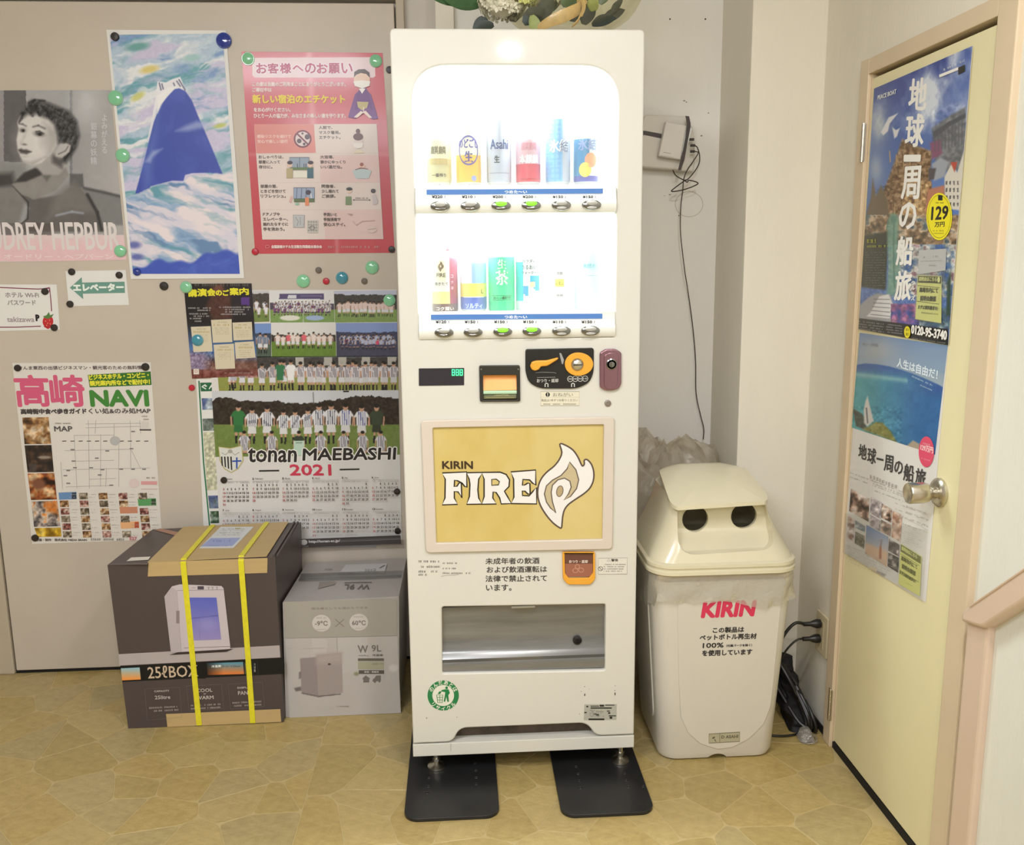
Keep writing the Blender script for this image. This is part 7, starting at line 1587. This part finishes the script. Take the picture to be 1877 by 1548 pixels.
s2 = sheet('white_price_card', PD, q, .0046, .0006, mat('card_greywhite', (.80, .80, .80), .3, coat=.3), 'small white card in the clear pocket above the yellow leaflet on the upper voyage poster', 'leaflet', 'leaflets on the sea voyage posters', K5)
ik = Ink(PD, .0055, K5); ik.scrib(395, 415, 1065, 10, (.6, .6, .58)); ik.scrib(450, 475, 1060, 8, (.6, .6, .58)); ik.line([(392, 1080), (490, 1076)], 2, (.65, .65, .63)); ik.scrib(425, 470, 1102, 6, (.62, .62, .6)); ik.build('card_print', s2)
pk = PD.plate('clear_pocket', [[PD.uv(K5[1] + x * K5[0], K5[2] + y * K5[0]) for x, y in ((376, 1028), (516, 1018), (494, 1376), (362, 1356))][::-1]], .0062, .0066, clear_mat('pocket_film', (.985, .985, .985), .02, .10, .03, (.9, .92, .92), fres=.10))
tag(pk, 'clear plastic leaflet pocket on the tall glossy voyage poster', 'document pocket')
# second poster
q = [(168, 28), (650, 98), (528, 1500), (82, 1226)]
po = sheet('ocean_poster', PD, q, .0003, .0005, GLOSSP, 'ocean photo poster with curved turquoise horizon above white text half, below the first voyage poster', 'poster', 'papers on the cream door', K6b)
q = [(168, 28), (650, 98), (580, 694), (124, 545)]
p = Paint(PD, q, 1.1, K6b); X, Y = p.X, p.Y
p.grad(40, 330, (.42, .52, .68), (.62, .68, .72), 'y'); p.mix(np.exp(-((X - 260) / 110) ** 2 - ((Y - 120) / 70) ** 2) * .55, (.74, .72, .68)); p.grad(20, 120, (.36, .50, .72), (.5, .6, .72), 'y', np.clip((X - 420) / 200, 0, .6) * (Y < 250))
hz = [(140, 212), (160, 202), (200, 196), (260, 200), (330, 212), (400, 232), (470, 256), (540, 285), (600, 312), (660, 345), (660, 760), (100, 760)]
p.poly(hz, (.18, .34, .60), 3); m = p.inside(hz, 3); p.mix(m * np.clip(1.1 - (X - 120) / 420, 0, 1) * np.clip((Y - 215) / 70, 0, 1), (.26, .60, .64)); p.mix(m * np.clip((X - 380) / 150, 0, .8) * np.clip((Y - 330) / 60, 0, 1), (.16, .40, .62)); p.mix(m * np.exp(-((Y - 262 - (X - 200) * .12) / 14) ** 2) * (X < 430) * .6, (.60, .76, .74)); p.speck(m, .10, 30, 6)
p.poly([(150, 540), (130, 440), (180, 470), (200, 500), (205, 560)], (.20, .24, .20), 5); p.poly([(180, 555), (215, 540), (255, 515), (295, 520), (340, 570), (375, 630), (300, 600)], (.50, .50, .26), 6); p.speck((X < 400) * (Y > 430), .35, 14, 4); p.poly([(420, 650), (460, 615), (495, 635), (500, 700), (430, 680)], (.66, .60, .52), 5)
p.poly([(190, 450), (200, 400), (212, 372), (222, 420), (235, 470), (245, 510), (210, 540), (192, 520)], (.80, .79, .78), 4); p.line([(205, 440), (212, 520)], 7, (.35, .35, .38), 5); p.build('ocean_print', po, .0011, .3, .2)
ik = Ink(PD, .0014, K6b)
ik.txt('人生は自由だ！', 372, 592, 214, 50, (.88, .92, .95), 1, .32); ik.scrib(455, 565, 270, 8, (.8, .88, .92), .8, .45); ik.scrib(500, 565, 318, 7, (.8, .88, .92), .8, .45); ik.scrib(180, 270, 95, 14, (.60, .64, .66), .7, .1)
for ch, x0, x1, yt, yb in (('地', 162, 204, 632, 718), ('球', 210, 255, 652, 742), ('一', 262, 298, 716, 724), ('周', 302, 348, 690, 786), ('の', 358, 402, 722, 798), ('船', 408, 462, 738, 838), ('旅', 472, 526, 762, 862)): ik.txt(ch, x0, x1, yb - 6, yb - yt - 6 if ch != '一' else 8, (.25, .24, .24), 1.6, .25)
ell_d(ik, 535, 678, 42, 84, (.86, .30, .42)); ik.txt('129万円', 503, 570, 668, 32, (.95, .80, .82), 1.2, .28); ik.scrib(516, 556, 636, 10, (.95, .75, .78), .8, .28); ik.scrib(508, 555, 716, 6, (.94, .7, .74), .8, .28)
G5 = (.66, .63, .60)
ik.scrib(225, 425, 822, 18, (.74, .70, .68), .8, .40); ik.scrib(120, 420, 795, 6, G5, .7, .37)
for i in range(3): ik.scrib(118 + 125 * (i > 0), 430, 818 + i * 36, 6, G5, .6, .37)
for i in range(7): ik.scrib(365 + (i % 2) * 60, 545, 960 + i * 16, 5, G5, .6, .37)
for i in range(9): ik.scrib(405, 470 + (i % 3) * 20, 1075 + i * 12, 4, (.72, .70, .67), .6, .3)
ik.line([(222, 930), (545, 1105)], 1.5, (.78, .74, .72)); 
for i in range(7): ik.scrib(100, 380 - i * 12, 1190 + i * 14, 5, (.74, .72, .69), .6, .42)
ik.ell(245, 1315, 22, 10, (.90, .84, .74), 14, 25); ik.txt('PEACE BOAT', 265, 310, 1338, 14, (.66, .64, .62), .5, .45)
ik.build('ocean_lettering', po)
sk9 = [(.22, .18, .16), (.50, .40, .36), (.76, .66, .60), (.86, .82, .80)]; sk8 = [(.55, .52, .55), (.72, .68, .70), (.85, .83, .84)]
for (qq, pal, sc, sd) in (([(122, 880), (222, 935), (218, 1060), (112, 1000)], sk9, 34, 71), ([(232, 925), (290, 955), (285, 1045), (226, 1010)], sk8, 22, 72), ([(292, 960), (345, 990), (342, 1065), (288, 1036)], sk9, 22, 73), ([(226, 1020), (284, 1052), (280, 1112), (222, 1078)], sk8, 20, 74), ([(288, 1048), (342, 1078), (338, 1140), (284, 1112)], sk9, 22, 75), ([(350, 1000), (402, 1020), (392, 1172), (344, 1142)], [(.66, .45, .36), (.78, .68, .62), (.88, .82, .78)], 34, 76), ([(105, 1025), (142, 1048), (136, 1168), (98, 1140)], [(.55, .42, .36), (.82, .76, .74), (.8, .78, .78)], 30, 77), ([(146, 1052), (200, 1085), (198, 1118), (144, 1090)], [(.45, .5, .56), (.7, .72, .74)], 20, 78), ([(146, 1112), (198, 1138), (194, 1206), (142, 1176)], [(.2, .22, .18), (.5, .48, .42), (.7, .66, .6)], 22, 79), ([(330, 1150), (388, 1185), (384, 1250), (326, 1218)], [(.2, .18, .2), (.4, .36, .36), (.8, .78, .78)], 20, 80), ([(326, 1226), (384, 1256), (380, 1338), (322, 1302)], [(.1, .1, .12), (.3, .28, .28), (.75, .72, .7)], 24, 81)):
    photo(po, PD, K6b, qq, pal, sc, sd, None, .0018, 1.6)
pbh = Paint(PD, [(206, 1076), (326, 1142), (318, 1304), (200, 1232)], 1.3, K6b); pbh.grad(1090, 1230, (.40, .52, .72), (.80, .76, .74), 'y'); pbh.mix(np.clip((pbh.Y - 1165 - (pbh.X - 206) * .45) / 20, 0, 1), (.84, .72, .62)); pbh.line([(284, 1195), (282, 1258)], 12, (.66, .42, .32), 6); pbh.line([(290, 1160), (286, 1185)], 10, (.55, .5, .55), 5); pbh.build('photo', po, .0018, .4)
q = [(398, 1178), (508, 1250), (515, 1478), (385, 1400)]
q = [(398, 1180), (510, 1248), (500, 1466), (384, 1398)]
s3 = sheet('yellow_leaflet', PD, q, .0024, .0006, _M['slip_yellow'], 'yellow leaflet at the lower right corner of the ocean poster', 'leaflet', 'leaflets on the sea voyage posters', K6b)
ik = Ink(PD, .0033, K6b); OC = (.40, .42, .16)
ik.poly([(398, 1182), (508, 1250), (507, 1290), (396, 1220)][::-1], OC); ik.txt('説明会はこちら', 402, 486, 1212, 22, (.86, .87, .55), .7, .6); ik.line([(394, 1232), (502, 1300), (496, 1388), (390, 1322)], 2.5, OC, True); ik.txt('高崎市内にて', 400, 488, 1268, 26, OC, 1, .6); ik.txt('説明会開催', 404, 478, 1312, 26, OC, 1, .6); ik.txt('まずは資料請求を!', 392, 478, 1342, 18, OC, .7, .6); ik.scrib(420, 465, 1392, 5, (.6, .62, .3), .7, .5); ik.build('leaflet_print', s3)
pk = PD.plate('clear_pocket', [[PD.uv(K6b[1] + x * K6b[0], K6b[2] + y * K6b[0]) for x, y in ((88, 1010), (545, 1105), (520, 1500), (82, 1228))][::-1]], .0040, .0044, _M['pocket_film'])
tag(pk, 'clear plastic sleeve over the lower half of the ocean poster', 'document pocket')

# ------------------------------------------------------------------ wall box, router and cables
Pk = Plane((.6, 2.779, 0), (1, 0, 0), (0, 0, 1))
M_WB = mat('box_offwhite_plastic', (.85, .83, .79), .4); M_TAPE = mat('black_tape', (.26, .22, .215), .45); M_RT = mat('router_white', (.88, .86, .83), .35); M_CAB = mat('cable_black', (.20, .165, .13), .5)
Kw = (.2196, 1140, 160)
wb = empty('wall_switch_box', (.655, 2.779, 1.61), 'off-white rounded wall box with black tape holding a small router beside the machine', 'wall box')
def kq(P, pl): return [pl.uv(Kw[1] + x * Kw[0], Kw[2] + y * Kw[0]) for x, y in P]
Pk2 = Plane((.6, 2.735, 0), (1, 0, 0), (0, 0, 1))
u0, v0 = Pk2.uv(1140 + 140 * Kw[0], 160 + 668 * Kw[0]); L = roundpoly(kq([(100, 660), (500, 690), (545, 240), (205, 226), (180, 250)], Pk2), .008)
Pk2.plate('box_body', [L], -.0435, 0.0, M_WB, wb, .005)
Pk2.plate('box_edge', [roundpoly(kq([(500, 692), (610, 700), (620, 440), (600, 330), (540, 236)], Pk2), .006)], -.0435, -.012, M_WB, wb, .004)
Pk2.plate('black_tape', [kq([(60, 398), (60, 362), (190, 362), (330, 388), (328, 426), (190, 398)], Pk2)], .0003, .0009, M_TAPE, wb)
Pr = Plane((.6, 2.708, 0), (1, 0, 0), (0, 0, 1)); Pr.n
ro = empty('router', at(1235, 255, 2.71), 'small white tilted router strapped with black tape on the wall box', 'router')
Pr.plate('router_body', [roundpoly(kq([(305, 572), (490, 602), (540, 318), (368, 284)], Pr), .003)], -.025, 0.0, M_RT, ro, .0035)
Pr.plate('router_side', [roundpoly(kq([(494, 600), (520, 600), (592, 345), (580, 335), (542, 318)], Pr), .002)], -.025, -.006, mat('router_side_white', (.93, .95, .95), .3), ro, .002)
Pr.plate('black_tape', [kq([(468, 690), (490, 690), (520, 610), (545, 470), (572, 330), (572, 300), (560, 242), (528, 238), (542, 300), (530, 420), (510, 520), (488, 605)], Pr)], .0006, .0014, M_TAPE, ro)
ik = Ink(Pr, .0004, Kw); ik.line([(345, 542), (408, 552)], 5, (.66, .63, .60)); ik.build('router_print', ro)
for i, (x, y) in enumerate(((592, 435), (600, 485), (598, 535))):
    c = at(1140 + x * Kw[0], 160 + y * Kw[0], 2.72); B().box(c - np.array((.010, .004, .0035)), c + np.array((.0035, .004, .0035)), .001).build('plug', M_CAB, ro)
def K(P, Y0): return [at(1140 + x * Kw[0], 160 + y * Kw[0], Y0 if len(r_) == 0 else r_[0]) for x, y, *r_ in P]
o = B().tube(K([(600, 486), (628, 500), (648, 570), (642, 640), (600, 710), (545, 770), (510, 770), (450, 735), (425, 690)], 2.735), .0017, 8, smooth=6).build('router_cable', M_CAB, None, True); tag(o, 'short black cable curling out of the router side', 'cable')
o = B().tube(K([(598, 536), (636, 545), (600, 610), (545, 690), (515, 770), (508, 860), (495, 960), (488, 1080), (488, 1200), (502, 1350), (528, 1560, 2.745)], 2.74), .0015, 8, smooth=6)
P2 = K([(528, 1560, 2.745)], 0) + [at(x, y, 2.765) for x, y in ((1262, 540), (1270, 600), (1275, 660), (1276, 720), (1284, 760), (1290, 785), (1289, 805))]
o.tube(P2, .0015, 8, smooth=6); o = o.build('hanging_cable', M_CAB, None, True); tag(o, 'long thin black cable hanging down the recess wall from the router', 'cable')
o = B().tube(K([(515, 770), (545, 792), (560, 775), (635, 798), (590, 828), (500, 858), (415, 868), (440, 840), (515, 785), (540, 770)], 2.725), .0017, 8, smooth=6).build('cable_loop', M_CAB, None, True); tag(o, 'knotted loop of black cable tied under the router', 'cable')
ik = Ink(Plane((.6, 2.7798, 0), (1, 0, 0), (0, 0, 1)), .0002, Kw)
for x, y, a, b_ in ((520, 112, 10, 5), (538, 124, 6, 5), (722, 214, 5, 6), (664, 404, 9, 6), (476, 1070, 5, 7), (400, 895, 10, 4), (355, 905, 5, 3)): ik.ell(x, y, a, b_, (.52, .48, .43), 8)
ik.ring(560, 975, 115, 105, 5, (.735, .705, .65)); ik.ell(1290 * 0 + 1020, -560, 4, 6, (.5, .46, .42), 8)
o = ik.build('wall_scuffs', bpy.data.objects['wall_recess'])
for x, y in ((1228, 35), (1293, 35)):
    c = at(x, y, 2.7795); b = B(); b.lathe([(.0025, 0), (.002, .002)], c, 'y', 8); b.build('nail', M_CAB, bpy.data.objects['wall_recess'])

# ------------------------------------------------------------------ outlet, plugs, cables and heap in the corner
PO = Plane((1.0115, 2.30, 0), (0, -1, 0), (0, 0, 1))
ou = empty('wall_socket', (1.0115, 2.31, .23), 'beige double wall socket low on the right wall between bin and door', 'wall socket')
PO.plate('socket_plate', [rrect(-.046, .226, .030, .345, .004, 3)], 0, .007, mat('socket_beige', (.80, .75, .62), .4), ou, .002)
PO.plate('socket_insert', [rrect(-.024, .245, .008, .325, .002, 2)], .007, .009, mat('socket_insert', (.74, .68, .55), .4), ou, .0008)
for z, zz, r_, nm, lab in ((.3165, 1137, .0045, 'power_cable', 'thick black power cable from the upper socket down behind the bin'), (.272, 1172, .003, 'thin_power_cable', 'thin black power cable from the lower socket down behind the bin')):
    pr_ = empty(nm, (1.0, 2.31, z), lab, 'cable')
    b = B(); b.lathe([(.004, .001), (.012, .002), (.013, .012), (.010, .022), (.0065, .030), (.006, .05)], (1.0025, 2.31, z), 'x', 16); b.build('plug', M_BLACK, pr_, True)
    y2 = 2.31
    if r_ > .004: P = [(.958, 2.31, z), (.93, 2.31, z + .004), (.905, 2.31, z - .02), (.885, 2.31, z - .06), (.875, 2.33, z - .12), (.880, 2.36, .08), (.90, 2.40, .02)]
    else: P = [(.958, 2.31, z), (.935, 2.31, z - .003), (.905, 2.31, z - .035), (.885, 2.315, z - .09), (.872, 2.33, z - .15), (.880, 2.37, .05), (.91, 2.42, .02)]
    B().tube(P, r_, 10, smooth=6).build('cord', M_BLACK, pr_, True)
hp = empty('cable_bundle', (.95, 2.40, 0), 'black heap of coiled cable and adapter on the floor in the corner behind the bin', 'cable bundle')
rs = random.Random(9)
for i in range(7):
    P = []; ph = rs.uniform(0, 6)
    for k in range(10):
        t = 2 * math.pi * k / 10; e = .030 + .006 * rs.random(); s = math.cos(t + ph) * (.085 + .01 * rs.random())
        P.append((.925 + s * .42 + i * .004, 2.345 - s * .75 + .014 * math.sin(t * 2 + i), max(.009, .105 - s * .80 + math.sin(t + ph) * e * 1.3 - .004 * i)))
    B().tube(P, .0055, 8, smooth=5, closed=True, caps=False).build('coil', M_BLACK, hp, True)
V, F = loft([(z, .925 + .006 * math.sin(z * 90), .990 - z * .15 + .004 * math.sin(z * 130), 2.275 + z * .80 + .007 * math.sin(z * 160), 2.41 + z * .3, .018) for z in np.linspace(.002, .165, 16)]); V[:, 0] += .006 * np.sin(V[:, 1] * 95 + V[:, 2] * 60); mk('adapter_pouch', V, F, mat('black_cloth', (.075, .07, .085), .7, bump=.8, bscale=40), hp, True)
T = np.linspace(-.4, math.pi + .9, 16)
o = B().tube([(.895 + .055 * math.cos(t), 2.30 + .035 * math.sin(t) * .8 - .01, .005) for t in -T], .0032, 8, smooth=3).build('loose_cable_loop', M_BLACK, None, True); tag(o, 'loose loop of thin black cable on the floor right of the bin', 'cable')
V, F = loft([(.001, .93, .968, 2.225, 2.262, .008), (.006, .927, .970, 2.222, 2.266, .010), (.03, .935, .962, 2.235, 2.262, .008), (.036, .940, .957, 2.24, 2.256, .006)])
o = mk('crumpled_wrapper', V, F, clear_mat('wrapper_film', (.95, .95, .95), .12, .1, .25, (.85, .85, .85), 1.0, 60), None, True); tag(o, 'small crumpled clear wrapper on the floor in front of the cable heap', 'wrapper')
B().tube([(.93, 2.24, .004), (.945, 2.215, .006), (.97, 2.22, .010), (.975, 2.25, .012)], .002, 6, smooth=4).build('wrapper_twist', _M['wrapper_film'], o, True)
